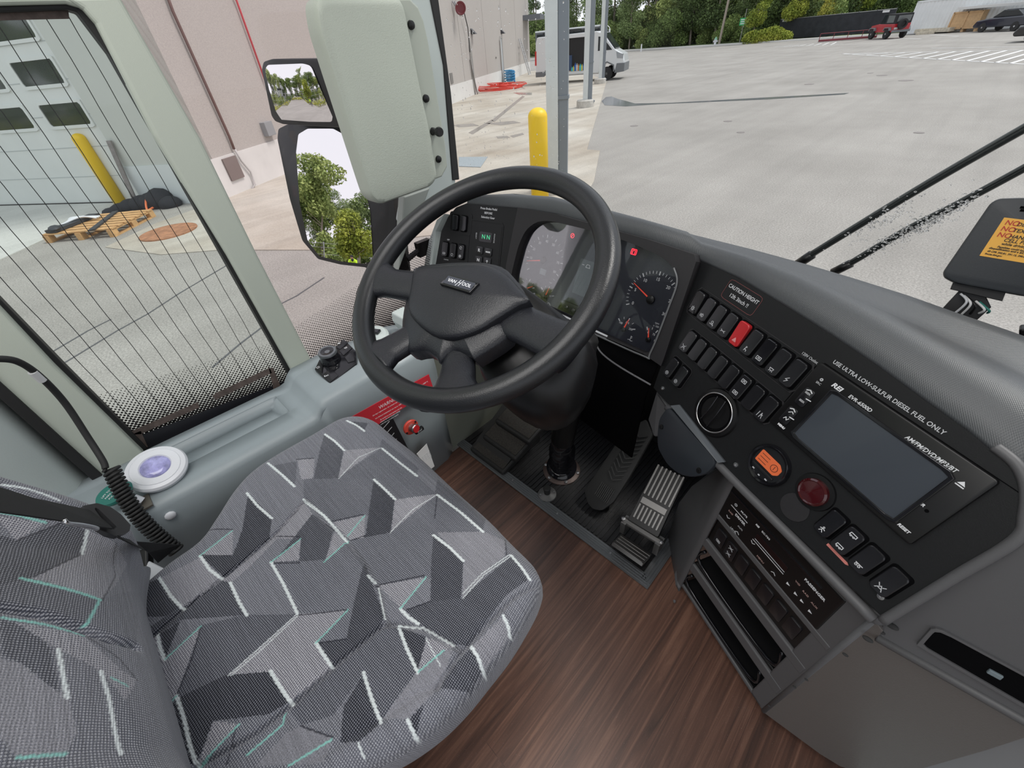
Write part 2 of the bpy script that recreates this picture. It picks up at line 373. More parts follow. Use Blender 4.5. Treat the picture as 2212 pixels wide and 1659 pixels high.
# garage side wall and roller door
GNn = np.cross(GD, [0, 0, 1]); GNn = GNn if GNn.dot(-BC) > 0 else -GNn
Q_ = lambda s, o=0., z=0.: BC+GD*s+GNn*o+np.array([0, 0, z])
gpl = Pl(BC+np.array([0, 0, 0]), -GD, GNn)     # u to the right, v up
def gp(x, y): return gpl.px(x, y)
jx = [gp(67, 45)[0], gp(249, 327)[0]]; JAMB = -sum(jx)/2
gw = thing('garage_building', 'pale building side with a white sectional garage door behind the yellow bollard', 'building', Q_(JAMB/2))
palew = mat('pale_wall', (.56, .58, .54), .7, var=.03, vs=.6); doorm = mat('white_door_panel', (.70, .72, .70), .5, var=.03, vs=2)
def gbox(name, s0, s1, o0, o1, za, zb_, m, parent): b = B(); prism(b, [Q_(s0, o0, za), Q_(s1, o0, za), Q_(s1, o1, za), Q_(s0, o1, za)], (0, 0, zb_-za)); return obj(name, b, m, parent)
gbox('side_wall', .0, JAMB, -.4, 0, BAND, WH, palew, gw); gbox('base_band', .0, JAMB, -.4, .03, 0, BAND, mat('pale_band', (.66, .70, .70), .6), gw)
gbox('side_wall', JAMB+5.4, JAMB+12, -.4, 0, 0, WH, palew, gw); gbox('lintel', JAMB, JAMB+5.4, -.4, 0, 5.0, WH, palew, gw)
dr = thing('garage_door', 'white sectional garage door with rows of dark tinted windows', 'garage door', Q_(JAMB+2.7, -.2))
gbox('door_panel', JAMB, JAMB+5.4, -.28, -.16, 0.02, 5.0, doorm, dr)
b = B()
for zz in (.6, 1.2, 1.8, 2.4, 3.0, 3.6): prism(b, [Q_(JAMB, -.16, zz), Q_(JAMB+5.4, -.16, zz), Q_(JAMB+5.4, -.154, zz), Q_(JAMB, -.154, zz)], (0, 0, .012))
obj('panel_seam', b, mat('door_seam', (.45, .48, .48), .6), dr)
gb_ = B(); box(gb_, Q_(JAMB+2.7, -.15, .015), (5.4, .04, .03), GD, GNn); obj('bottom_seal', gb_, M['blkr'], dr)
winm = mat('dark_door_glass', (.030, .040, .035), .06, spec=.9)
gpd = gpl.up(-.16)
def dwin(pts):
    uv = [gpd.px(*zl(*p)) for p in pts]; a0 = (uv[0][0]+uv[3][0])/2; a1 = (uv[1][0]+uv[2][0])/2; v0 = (uv[2][1]+uv[3][1])/2; v1 = (uv[0][1]+uv[1][1])/2
    f = B(); ringplate(f, gpd, rrect(a1-a0+.12, v1-v0+.12, .02, 2, (a0+a1)/2, (v0+v1)/2), rrect(a1-a0, v1-v0, .01, 2, (a0+a1)/2, (v0+v1)/2), 0, .03); fo = obj('window_frame', f, doorm, dr)
    g = B(); plate(g, gpd, [(a0, v0), (a1, v0), (a1, v1), (a0, v1)], .002, .012); obj('window_pane', g, winm, fo)
    return a0, a1, v0, v1
r_ = dwin([(65, 405), (335, 380), (430, 535), (165, 560)]); q_ = dwin([(250, 680), (515, 658), (600, 800), (340, 815)])
W_ = r_[1]-r_[0]; Hh = r_[3]-r_[2]
def dwin2(a0, a1, v0, v1):
    f = B(); ringplate(f, gpd, rrect(a1-a0+.12, v1-v0+.12, .02, 2, (a0+a1)/2, (v0+v1)/2), rrect(a1-a0, v1-v0, .01, 2, (a0+a1)/2, (v0+v1)/2), 0, .03); fo = obj('window_frame', f, doorm, dr)
    g = B(); plate(g, gpd, [(a0, v0), (a1, v0), (a1, v1), (a0, v1)], .002, .012); obj('window_pane', g, winm, fo)
gap = W_*1.45; rowh = r_[3]-q_[3]
for row in range(3):
    for k in range(3):
        if (row, k) in ((1, 0), (0, 0)): continue
        sh = (0 if row < 2 else 0)
        base = q_ if row == 0 else r_
        if row == 0 and k == 0: continue
        dwin2(base[0]-gap*k, base[1]-gap*k, base[2]+(rowh if row == 2 else 0), base[3]+(rowh if row == 2 else 0))
# wall furniture
wpl = Pl(P_(0), WD, WN); wp = lambda x, y: wpl.px(x, y)
rust = mat('brown_pipe', (.14, .075, .065), .6); redp = mat('red_cable', (.6, .06, .08), .5); gbx = mat('grey_box', (.28, .29, .30), .5)
def wtube(name, label, cat_, pts, r, m, off=.06, **k):
    b = B(); tube(b, [wpl.w(*wp(*p), off) for p in pts], r, 8); return tag(obj(name, b, m, smooth=True), label, cat_, **k)
wtube('wall_pipe', 'thin brown pipe running down the taupe wall', 'pipe', [zl(1040, -90), zl(1100, 75), zl(1465, 880), zl(1498, 965)], .028, rust)
wtube('wall_cable', 'red cable running down the wall beside the upper mirror', 'cable', [zl(1470, -90), zl(1515, 10), zl(1705, 540)], .022, redp)
wtube('flexible_hose', 'pale flexible hose hanging from the brown pipe to the concrete', 'hose', [zl(1498, 965), zl(1540, 1040), zl(1600, 1110), zl(1628, 1190), zl(1600, 1240)], .022, mat('pale_hose', (.5, .48, .47), .5), off=.08)
def wbox(name, label, cat_, c, w_, h_, m, d=.12, off=.0):
    a = wp(*c); b = B(); plate(b, wpl, rrect(w_, h_, .01, 2, a[0], a[1]), off, off+d, .005); return tag(obj(name, b, m), label, cat_)
wbox('wall_plate', 'dark square cover plate on the white base band', 'cover plate', zl(1495, 1087), .42, .46, mat('brown_plate', (.20, .16, .15), .6), .04, .03)
wbox('outlet_box', 'small grey metal box on the wall beside the mirrors', 'electrical box', zl(1715, 832), .30, .30, gbx, .14)
wbox('wall_vent', 'small dark square vent low on the far wall', 'vent', zm(1240, 505), .45, .45, mat('vent_grey', (.20, .19, .18), .6), .03)
dm = mat('grey_door', (.45, .47, .48), .5)
for i, (x0, y0, x1, y1, lb) in enumerate(((1350, 260, 1392, 605, 'grey steel door in the far wall nearest the hose reel'), (1548, 245, 1575, 470, 'narrow grey steel door in the far wall behind the green hose coil'))):
    a0 = wp(*zm(x0, y0)); a1 = wp(*zm(x1, y1)); u0, u1 = a0[0], a1[0]
    d_ = thing('service_door', lb, 'door', wpl.w((u0+u1)/2, 0)); vt = a0[1]
    b = B(); plate(b, wpl, [(u0, .0), (u1, 0), (u1, vt), (u0, vt)], .03, .06); obj('door_leaf', b, dm, d_)
    b = B(); ringplate(b, wpl, rrect(u1-u0+.2, vt+.1, .01, 1, (u0+u1)/2, vt/2+.05), rrect(u1-u0, vt-.01, .01, 1, (u0+u1)/2, vt/2), .0, .09, 40); obj('door_frame', b, mat('door_frame', (.38, .36, .34), .5), d_)
for x, y, lb in ((1370, 205, 'dark wall lamp above the nearer grey service door'), (1562, 205, 'dark wall lamp above the farther grey service door')):
    a = wp(*zm(x, y)); b = B(); prism(b, [wpl.w(a[0]-.2, a[1]-.12, 0), wpl.w(a[0]-.2, a[1]-.12, .3), wpl.w(a[0]-.2, a[1]+.15, 0)], wpl.u*.4); tag(obj('wall_lamp', b, mat('lamp_dark', (.05, .05, .055), .5)), lb, 'lamp')
a = wp(*zm(1255, 60)); hr = thing('hose_reel', 'dark red hose reel mounted high on the wall', 'hose reel', wpl.w(a[0], a[1]))
rr = abs(wp(*zm(1255, 10))[1]-wp(*zm(1255, 108))[1])/2; dred = mat('dark_red_paint', (.16, .02, .025), .4)
hax = nrm(WN*.35-WD); rr *= .9; b = B(); lathe(b, wpl.w(*a, rr+.1), hax, [(rr, 0), (rr, .05), (rr*.4, .05), (rr*.4, .3), (rr, .3), (rr, .35), (rr*.85, .35), (rr*.5, .28)], 28); obj('drum', b, dred, hr)
b = B()
for s in (-1, 1): tube(b, [wpl.w(a[0]+s*rr*.8, a[1]+rr*1.1, .05), wpl.w(a[0]-s*rr*.8, a[1]-rr*1.1, .4)], .04, 6)
obj('bracket', b, M['steel'], hr)
b = B(); tube(b, [wpl.w(*wp(*zm(*p)), .2) for p in ((1300, 80), (1325, 180), (1340, 340))], .025, 6); obj('hose', b, M['blkr'], hr)
b = B()
lp = [wp(*zm(1668, 250)), wp(*zm(1698, 240))]
ldr = thing('ladder', 'pale ladder leaning on the wall behind the white van', 'ladder', wpl.w(lp[0][0], 0, .5)); lw = mat('ladder_alu', (.5, .5, .5), .4, metal=.6)
for s_ in (0, 1):
    b = B(); tube(b, [wpl.w(lp[0][0]+s_*.9, 0.02, .9), wpl.w(lp[0][0]+s_*.9, lp[0][1], .1)], .05, 6); obj('rail', b, lw, ldr)
b = B()
for k in range(1, 9): t = k/9; tube(b, [wpl.w(lp[0][0], lp[0][1]*t, .9-.8*t), wpl.w(lp[0][0]+.9, lp[0][1]*t, .9-.8*t)], .03, 6)
obj('rung', b, lw, ldr)
for pts, lb in ((((1355, 385), (1410, 610)), 'long dark pole leaning on the wall beside the nearer grey door'), (((1525, 370), (1545, 490)), 'thin pole leaning on the wall beside the farther grey door')):
    b = B(); p1 = G(*zm(*pts[1])); tube(b, [p1, wpl.w(*wp(*zm(*pts[0])), .05)], .035, 6); tag(obj('leaning_pole', b, mat('pole_brown', (.2, .19, .18), .6)), lb, 'pole')
# leaning plank beside garage door
b = B(); p0 = G(*zl(890, 1335)); p1 = gpl.w(*gp(*zl(715, 905)), .05); box(b, (p0+p1)/2, (np.linalg.norm(p1-p0), .12, .03), p1-p0, GD); tag(obj('leaning_plank', b, mat('grey_wood', (.24, .22, .21), .8, var=.3, vs=6)), 'narrow grey plank leaning on the pale wall behind the left bollard', 'plank')
# hoses and coil on the apron
hz_ = {'red': mat('red_hose', (.70, .05, .03), .4), 'green': mat('green_hose', (.03, .35, .18), .4), 'blue': mat('blue_hose', (.04, .25, .48), .4)}
def coil(name, label, c, R0, n, m, hgt=.3, wob=.35, r=.03):
    pts = []; rng = random.Random(hash(label) % 99)
    for k in range(n*14): a = 2*PI*k/14; q = R0*(1+wob*math.sin(a*.37+k*.05)*.6+rng.uniform(-.1, .1)*wob); pts.append(np.array([c[0]+q*math.cos(a)*1.2, c[1]+q*math.sin(a), GZ+.03+hgt*k/(n*14)+rng.uniform(0, .02)]))
    b = B(); tube(b, pts, r, 6); return tag(obj(name, b, m, smooth=True), label, 'hose')
c0 = G(*zm(1560, 578)); coil('hose_pile', 'tangled red hose lying on the concrete apron', c0, 1.0, 11, hz_['red'], .30, 1.6, .022)
coil('hose_coil', 'green hose coiled against the far wall', G(*zm(1555, 530)), .34, 9, hz_['green'], .75, .25, .035); coil('hose_coil', 'blue hose coil stacked beside the green coil', G(*zm(1622, 532)), .34, 9, hz_['blue'], .75, .25, .035)
b = B(); tube(b, cat([G(*zm(1425, 500))+[0, 0, .9], G(*zm(1440, 560))+[0, 0, .3], G(*zm(1470, 585))+[0, 0, .05], c0+[0, 0, .05]], 6), .04, 6); tag(obj('black_hose', b, M['blkr'], smooth=True), 'black hose running from the wall to the red hose pile', 'hose')

# bollards
def bollard(base, hgt, r, label):
    t = thing('bollard', label, 'bollard', base, group='yellow bollards'); b = B()
    lathe(b, (0, 0, 0), (0, 0, 1), [(r, 0), (r, hgt-r*.8)]+[(r*math.cos(a), hgt-r*.8+r*.8*math.sin(a)) for a in np.linspace(.1, PI/2, 8)], 28)
    return obj('sleeve', b, M['yellow'], t, smooth=True, local=True), t
bb = G(1167, 440); bollard(bb, 1.46, .155, 'yellow bollard standing in front of the nearest canopy column'); bollard(G(262, 440), 1.48, .13, 'yellow bollard standing in front of the garage door')
# canopy columns with downspouts
colm = mat('white_steel_column', (.60, .63, .62), .5, var=.06, vs=3); spout = mat('grey_downspout', (.20, .225, .25), .45); cb_ = mat('concrete_base', (.5, .48, .44), .9, var=.2, vs=8)
c2, c3 = G(1264, 232), G(1296, 181); step = c2-c3; c2b = c2
cdir = nrm(step)
def column(base, hgt, label):
    t = thing('canopy_column', label, 'column', base, math.atan2(WD[1], WD[0]), 'canopy columns along the apron edge')
    b = B(); box(b, (0, 0, hgt/2), (.20, .20, hgt)); obj('post', b, colm, t, local=True)
    b = B(); box(b, (0, -.185, hgt/2+.15), (.15, .16, hgt-.3)); box(b, (-.02, -.25, .24), (.15, .28, .11), (1, 0, 0), (0, .8, .5)); obj('downspout', b, spout, t, local=True)
    b = B(); box(b, (0, -.17, 1.5), (.19, .22, .05)); box(b, (0, -.17, 4.5), (.19, .22, .05)); obj('strap', b, spout, t, local=True)
    b = B(); lathe(b, (0, 0, 0), (0, 0, 1), [(.36, 0), (.36, .24), (.31, .28)], 20); obj('footing', b, cb_, t, local=True, smooth='auto')
    return t
kk = np.linalg.norm(G(1190, 430)-c2)
for base, lb in ((G(1196, 412), 'nearest white canopy column with a grey downspout, beside the yellow bollard'), (c2, 'middle white canopy column on a round concrete footing'), (c3, 'canopy column nearest the front of the white van')):
    column(base, 7.5, lb)
# manholes, drain cover, paint
def gdisc(name, c, r, m, label, h=.02):
    b = B(); lathe(b, (c[0], c[1], GZ+.012), (0, 0, 1), [(r, 0), (r, h)], 36); return tag(obj(name, b, m), label, 'manhole')
gdisc('manhole_cover', G(366, 503), .48, mat('rusty_cover', (.36, .17, .09), .7, var=.4, vs=9), 'rusty round manhole cover in the concrete patch below the pallet')
b = B(); c = G(1018, 352); prism(b, [G(*zm(*p))+[0, 0, .014] for p in ((1290, 1020), (1475, 1018), (1430, 1085), (1290, 1080))], (0, 0, .01)); tag(obj('drain_grate', b, mat('drain_grey', (.30, .34, .36), .6, var=.3, vs=60)), 'grey rectangular drain grate in the apron behind the steering wheel', 'drain')
paint = mat('white_road_paint', (.72, .72, .71), .7)
def stripe(b, p, q, w_):
    p, q = G(*p), G(*q); d = nrm(q-p); n_ = np.array([-d[1], d[0], 0])*w_/2; prism(b, [p-n_+[0, 0, .004], q-n_+[0, 0, .004], q+n_+[0, 0, .004], p+n_+[0, 0, .004]], (0, 0, .006))
b = B(); stripe(b, zr(645, 463), zr(2600, 575), .13); stripe(b, zr(645, 463), zr(2600, 425), .13)
for k in range(12):
    u0 = 720+k*125; yb = 463+(575-463)*(u0-645)/1955; u1 = u0+115+k*20; yt = 463-38*(u1-645)/1955; stripe(b, zr(u0, yb), zr(u1+60, yt), .16)
tag(obj('road_marking', b, paint), 'white hatched parking marking across the lot at right', 'road marking')
b = B(); stripe(b, zr(70, 405), zr(650, 378), .12); stripe(b, zr(70, 400), zr(640, 350), .12)
for k in range(7): stripe(b, zr(130+k*70, 403-k*2.7), zr(210+k*65, 393-k*5), .12)
tag(obj('road_marking', b, paint), 'far white hatched marking before the black fence', 'road marking')
b = B(); stripe(b, zr(1410, 415), zr(2500, 400), .12); stripe(b, zr(1150, 330), zr(1330, 335), .12); stripe(b, zr(1400, 300), zr(1650, 312), .12)
tag(obj('road_marking', b, paint), 'plain white parking lines behind the hatched marking', 'road marking')
wet = mat('wet_asphalt', (.20, .21, .23), .12, spec=.6); b = B(); prism(b, [G(*zw(*p))+[0, 0, .003] for p in ((795, 870), (830, 835), (880, 830), (930, 850), (1000, 868), (1080, 890), (1400, 884), (2212, 838), (2920, 800), (2880, 812), (2212, 855), (1300, 895), (1000, 915), (820, 905))], (0, 0, .003)); struct(obj('wet_patch', b, wet))
b = B()
for pts in (((1250, 810), (1380, 800), (1420, 815), (1290, 825)), ((1460, 800), (1640, 783), (1690, 795), (1560, 812)), ((1530, 885), (1600, 880), (1620, 892), (1540, 898)), ((1620, 880), (1700, 862), (1710, 872), (1640, 892)), ((1640, 600), (1760, 600), (1760, 615), (1680, 615)), ((1500, 780), (1700, 620), (1715, 625), (1520, 790)), ((1350, 860), (1500, 775), (1515, 785), (1380, 870))):
    prism(b, [G(*zm(*p))+[0, 0, .013] for p in pts], (0, 0, .003))
struct(obj('puddle', b, mat('damp_concrete', (.27, .25, .225), .15)))
b = B()   # kerb beyond the lot
K = [G(*p) for p in ((1180, 122), (1320, 112), (1545, 99), (1655, 92), (1780, 84), (1880, 78))]
for p, q in zip(K, K[1:]): box(b, (p+q)/2+[0, 0, .08], (np.linalg.norm(q-p)+.1, 1.2, .16), q-p, np.cross([0, 0, 1], q-p))
struct(obj('kerb', b, mat('kerb_concrete', (.62, .61, .58), .8)))
grass = mat('rough_grass', (.10, .15, .045), .95, var=.5, vs=1.2)
far0 = 1.0
b = B(); prism(b, [K[0]+[0, 1, .01], K[1]+[0, 1, .01], K[2]+[0, 1, .01], K[3]+[0, 1, .01], K[4]+[0, 1, .01], K[5]+[10, 6, .01], (60, 110, GZ+.01), (90, 190, GZ+.01), (-140, 190, GZ+.01), (-140, 80, GZ+.01)], (0, 0, .08)); struct(obj('grass_verge', b, grass))

# pallet with straps and netting
pm = mat('pallet_wood', (.58, .34, .15), .7, var=.25, vs=10, stretch=(1, 1, 1)); pc = [G(*zl(*p)) for p in ((310, 1500), (750, 1530), (975, 1415), (600, 1380))]
pu = nrm(pc[2]-pc[1]); pv = nrm(np.cross([0, 0, 1], pu)); 
if pv.dot(pc[0]-pc[1]) < 0: pv = -pv
LU = 1.25; LV = 1.35
pt = thing('pallet', 'wooden pallet lying on the asphalt below the left bollard', 'pallet', pc[1]+pu*LU/2+pv*LV/2)
pp = lambda a, c, z: pc[1]+pu*a+pv*c+np.array([0, 0, z])
for k in range(7): b = B(); box(b, pp(.09+k*(LU-.18)/6, LV/2, .145), (.125, LV, .022), pu, pv); obj('deck_board', b, pm, pt)
for k in range(3): b = B(); box(b, pp(LU/2, .06+k*(LV-.12)/2, .117), (LU, .10, .022), pu, pv); obj('stringer_board', b, pm, pt)
for i in range(3):
    for k in range(3): b = B(); box(b, pp(.07+i*(LU-.14)/2, .06+k*(LV-.12)/2, .064), (.14, .10, .084), pu, pv); obj('block', b, pm, pt)
for k in range(3): b = B(); box(b, pp(LU/2, .06+k*(LV-.12)/2, .011), (LU, .10, .022), pu, pv); obj('bottom_board', b, pm, pt)
blkp = mat('black_plank', (.035, .038, .045), .6); 
b = B(); box(b, pp(.60, .55, .17), (1.35, .10, .025), pu+pv*.35, pv-pu*.35); tag(obj('black_bar', b, blkp), 'black flat bar lying across the pallet', 'bar')
b = B(); box(b, pp(.55, 1.12, .19), (1.0, .22, .05), pu-pv*.1, pv+pu*.1); ball(b, pp(.15, 1.15, .22), .10, 1.6, 1, .5); tag(obj('black_sheet', b, blkp, smooth='auto'), 'folded black sheeting on the back of the pallet', 'sheeting')
b = B()
for s in range(3): tube(b, cat([pp(.40+s*.1, 1.25, .20), pp(.65, 1.0+s*.08, .26), pp(.75+s*.06, .8, .19)], 6), .018, 6)
tag(obj('white_strap', b, M['wplast'], smooth=True), 'white looped strap lying on the pallet', 'strap')
nm = mat('black_netting', (.022, .024, .03), .85, bump=1, bs=60); b = B()
lumps = [((720, 1375), .14, .07), ((790, 1358), .18, .10), ((860, 1345), .22, .13), ((940, 1335), .26, .16), ((1010, 1330), .26, .19), ((1060, 1328), .26, .24), ((1110, 1332), .20, .14)]
for p, r, h in lumps: ball(b, G(*zl(*p))+[0, 0, h*.4], r*1.2, 1, 1, h/r, 2)
nb = obj('netting_heap', b, nm, smooth=True); tag(nb, 'heap of black netting with an orange cord behind the pallet', 'netting')
b = B(); tube(b, cat([G(*zl(*p))+[0, 0, .05] for p in ((1150, 1335), (1080, 1345), (1010, 1350), (960, 1370))]+[G(*zl(985, 1345))+[0, 0, .22], G(*zl(1030, 1340))+[0, 0, .20]], 6), .02, 6); obj('cord', b, mat('orange_cord', (.8, .2, .08), .5), nb)

# ---------------------------------------------------------------- vehicles (built along +x, wheels on z = 0)
tyre = mat('tyre_rubber', (.018, .018, .019), .8); vwhite = mat('white_van_paint', (.68, .70, .71), .25, coat=.5); vglass = mat('dark_vehicle_glass', (.02, .025, .03), .06)
vgrey = mat('grey_bumper', (.16, .17, .18), .5); hub = mat('steel_wheel', (.09, .09, .09), .5); alloy = mat('alloy_wheel', (.5, .5, .52), .3, metal=.6); dark = mat('dark_interior', (.012, .012, .013), .8); tail = mat('tail_lamp', (.55, .02, .02), .25); lampm = mat('headlamp', (.32, .34, .36), .1, coat=1)
def wheel(parent, x, y, r, wd, hm):
    b = B(); s = 1 if y > 0 else -1
    lathe(b, (x, y, r), (0, s, 0), [(r*.62, -wd/2), (r*.95, -wd/2), (r, -wd*.35), (r, wd*.35), (r*.95, wd/2), (r*.62, wd/2)], 28); t = obj('wheel', b, tyre, parent, local=True, smooth='auto')
    b = B(); lathe(b, (x, y, r), (0, s, 0), [(r*.62, wd*.1), (r*.62, wd*.42), (r*.5, wd*.46), (r*.45, wd*.3), (r*.22, wd*.36), (r*.18, wd*.52), (.001, wd*.52)], 24); obj('hub', b, hm, t, local=True, smooth='auto')
def side(b, prof, y0, y1, cham=.0):          # extrude an x-z outline across y
    return prism(b, [(x, y0, z) for x, z in prof], (0, y1-y0, 0))
vp0, vp1 = G(1160, 181), G(1315, 171); vh = math.atan2(*(vp1-vp0)[[1, 0]])
WB = 3.75; fr = vp1
vt = thing('van', 'white high cargo van with its side door open, parked beyond the canopy columns', 'van', fr-nrm(vp1-vp0)*WB/2, vh)
# local: front axle at +WB/2, near side is -y (towards the bus)
nx = 1.0
FX, RX = WB/2, -WB/2; YW = .98
body = [(RX-1.05, .55), (RX-1.08, 1.0), (RX-1.02, 2.2), (RX-.9, 2.50), (FX-.75, 2.52), (FX-.35, 2.42), (FX+.42, 1.58), (FX+.98, 1.30), (FX+1.08, .95), (FX+1.06, .45), (FX+.55, .42), (FX+.42, .78), (FX, .92), (FX-.42, .78), (FX-.5, .38), (RX+.45, .38), (RX+.40, .75), (RX, .9), (RX-.40, .75), (RX-.45, .45)]
b = B(); y0 = .02
side(b, body, -YW+.12, YW); vb = obj('body', b, vwhite, vt, local=True, bevel=.05)
door0, door1 = RX+1.0, FX-1.05             # side door opening on the near side
def panel(name, prof, m, y0=-YW, y1=-YW+.14, bev=.02): b = B(); side(b, prof, y0, y1); return obj(name, b, m, vt, local=True, bevel=bev)
panel('rear_side_panel', [(RX-1.04, .55), (RX-1.0, 2.2), (RX-.9, 2.48), (door0, 2.5), (door0, .45), (RX+.45, .45), (RX+.4, .75), (RX, .9), (RX-.4, .75), (RX-.45, .5)], vwhite)
panel('front_side_panel', [(door1, .45), (door1, 2.5), (FX-.75, 2.5), (FX-.38, 2.38), (FX+.42, 1.56), (FX+.96, 1.28), (FX+1.04, .95), (FX+1.02, .48), (FX+.55, .42), (FX+.42, .78), (FX, .92), (FX-.42, .78), (FX-.5, .42)], vwhite)
panel('roof_rail', [(door0, 2.3), (door1, 2.3), (door1, 2.5), (door0, 2.5)], vwhite); panel('door_sill', [(door0, .45), (door1, .45), (door1, .62), (door0, .62)], vwhite)
panel('cargo_bay', [(door0, .62), (door1, .62), (door1, 2.3), (door0, 2.3)], dark, -YW+.10, -YW+.125, 0)
panel('side_window', [(FX-.62, 1.55), (FX+.28, 1.55), (FX-.36, 2.22), (FX-.62, 2.25)], vglass, -YW-.01, -YW+.03, 0)
panel('lower_cladding', [(RX-1.06, .42), (RX-.45, .42), (RX-.42, .7), (RX-1.06, .7)], vgrey, -YW-.02, -YW+.1); panel('lower_cladding', [(FX+.5, .36), (FX+1.12, .42), (FX+1.12, .86), (FX+.62, .86)], vgrey, -YW-.02, YW)
panel('wheel_arch_trim', [(FX-.5, .45), (FX-.46, .8), (FX, 1.0), (FX+.46, .8), (FX+.5, .45), (FX+.42, .45), (FX+.4, .75), (FX, .92), (FX-.4, .75), (FX-.42, .45)], vgrey, -YW-.02, -YW+.1, 0)
panel('tail_light', [(RX-1.09, 1.05), (RX-.98, 1.05), (RX-.96, 1.8), (RX-1.06, 1.8)], tail, -YW-.01, -YW+.2, 0); panel('headlight', [(FX+.62, 1.12), (FX+1.0, 1.08), (FX+.98, 1.3), (FX+.55, 1.44)], lampm, -YW-.012, -YW+.2, 0)
b = B(); prism(b, [(FX-.30, -YW+.15, 2.38), (FX+.44, -YW+.15, 1.60), (FX+.44, YW-.15, 1.60), (FX-.30, YW-.15, 2.38)], (.03, 0, .03)); obj('windscreen', b, vglass, vt, local=True)
for x_, y_ in ((FX, -YW+.12), (RX, -YW+.12), (FX, YW-.12), (RX, YW-.12)): wheel(vt, x_, y_, .36, .24, hub)
b = B()
for y_ in (-.7, .7): tube(b, [(RX-.6, y_, 2.66), (FX-.9, y_, 2.66)], .025, 6)
for x_ in np.linspace(RX-.5, FX-1.0, 5): tube(b, [(x_, -.75, 2.53), (x_, -.7, 2.68), (x_, .7, 2.68), (x_, .75, 2.53)], .022, 6)
obj('roof_rack', b, M['blk'], vt, local=True)
b = B(); box(b, (RX+.9, 0, 2.72), (1.6, 1.1, .05)); obj('roof_panel', b, vglass, vt, local=True)
MV = WM[vt.name]
def inv(p): return tuple(MV @ Vector(p))
rng = random.Random(3); bcol = [mat('bottle_blue', (.03, .12, .45), .4), mat('bottle_white', (.6, .6, .58), .4), mat('bottle_orange', (.6, .2, .05), .4), mat('bottle_cyan', (.03, .45, .5), .4), mat('bottle_yellow', (.55, .5, .1), .4)]
for k in range(14):
    x_ = door0+.12+k*(door1-door0-.24)/13; b = B(); hgt = rng.uniform(.22, .42); r = rng.uniform(.05, .085); p = np.array(inv((x_, -YW+.03, .625)))
    lathe(b, p, (0, 0, 1), [(r, 0), (r, hgt*.65), (r*.35, hgt*.85), (r*.35, hgt)], 10); tag(obj('bottle', b, bcol[k % 5], smooth='auto'), 'small coloured bottle standing in the open side door of the van', 'bottle', 'bottles in the van doorway')
b = B(); p = np.array(inv((door0+.25, -YW+.03, 1.05))); box(b, p, (.4, .14, .8), (math.cos(vh), math.sin(vh), 0), (-math.sin(vh), math.cos(vh), 0)); tag(obj('tool_cabinet', b, mat('navy_bin', (.02, .05, .12), .5), bevel=.01), 'dark blue tool cabinet in the open van doorway', 'cabinet')
# coach behind the van
ct = thing('coach', 'dark glazed coach with a white roof edge standing behind the van', 'bus', G(1300, 118)-np.array([math.cos(vh), math.sin(vh), 0])*4.6, vh)
def cp_(name, prof, m, y0, y1, bev=0): b = B(); side(b, prof, y0, y1); return obj(name, b, m, ct, local=True, bevel=bev)
cp_('body', [(-6, .35), (-6, 3.5), (4.4, 3.5), (5.2, 3.0), (5.6, 1.6), (5.6, .35)], mat('coach_grey', (.10, .11, .12), .3), -1.25, 1.25, .06); cp_('roof_edge', [(-6, 3.42), (4.3, 3.42), (4.45, 3.62), (-6, 3.62)], vwhite, -1.3, 1.3, .05)
cp_('windows', [(-5.7, 2.0), (4.9, 2.0), (4.3, 3.2), (-5.7, 3.2)], vglass, -1.28, 1.28)
for x_ in (-3.8, 3.4):
    for y_ in (-1.1, 1.1): wheel(ct, x_, y_, .5, .3, alloy)
b = B(); tube(b, cat([(4.9, -1.2, 3.2), (5.5, -1.4, 3.4), (5.9, -1.5, 3.1)], 6), .05, 8); ball(b, (5.9, -1.5, 2.75), .3, .4, .6, 1.2); obj('mirror', b, vwhite, ct, local=True, smooth=True)

# red off-roader, seen from its back left corner
jt0, jt1 = G(1875, 86), G(1945, 84)
jd = ray(1915, 85); jh = math.atan2(jd[1], jd[0])+math.radians(30)
jp = thing('off_roader', 'red open-top style off-roader with a black soft top and rear spare wheel', 'car', G(1912, 85)+nrm(ray(1912, 85)*[1, 1, 0])*1.6, jh)
jred = mat('red_car_paint', (.42, .02, .03), .25, coat=.4)
b = B(); side(b, [(-1.75, .5), (-1.75, 1.08), (.2, 1.10), (.65, 1.12), (1.75, 1.0), (1.8, .6), (1.6, .5)], -.72, .72); obj('body', b, jred, jp, local=True, bevel=.04)
b = B(); side(b, [(-1.75, 1.08), (-1.68, 1.78), (-.3, 1.82), (-.25, 1.1)], -.70, .70); obj('canvas_top', b, mat('black_canvas', (.02, .02, .022), .9), jp, local=True, bevel=.04)
b = B(); side(b, [(-.3, 1.1), (-.3, 1.8), (.25, 1.78), (.6, 1.1)], -.66, .66); obj('cab', b, vglass, jp, local=True, bevel=.03)
b = B(); side(b, [(-1.5, 1.18), (-1.46, 1.68), (-.5, 1.7), (-.5, 1.18)], -.71, .71); box(b, (-1.74, .0, 1.43), (.03, 1.1, .45), (1, 0, .1), (0, 1, 0)); obj('window', b, mat('clear_vinyl', (.16, .17, .17), .1), jp, local=True)
for x_ in (-1.15, 1.2):
    for y_ in (-.72, .72): wheel(jp, x_, y_, .38, .24, alloy)
b = B(); lathe(b, (-1.95, 0.1, 1.05), (-1, 0, 0), [(.22, -.12), (.37, -.12), (.39, 0), (.37, .1), (.22, .12), (.2, 0), (.001, .02)], 24); obj('spare_wheel', b, tyre, jp, local=True, smooth='auto')
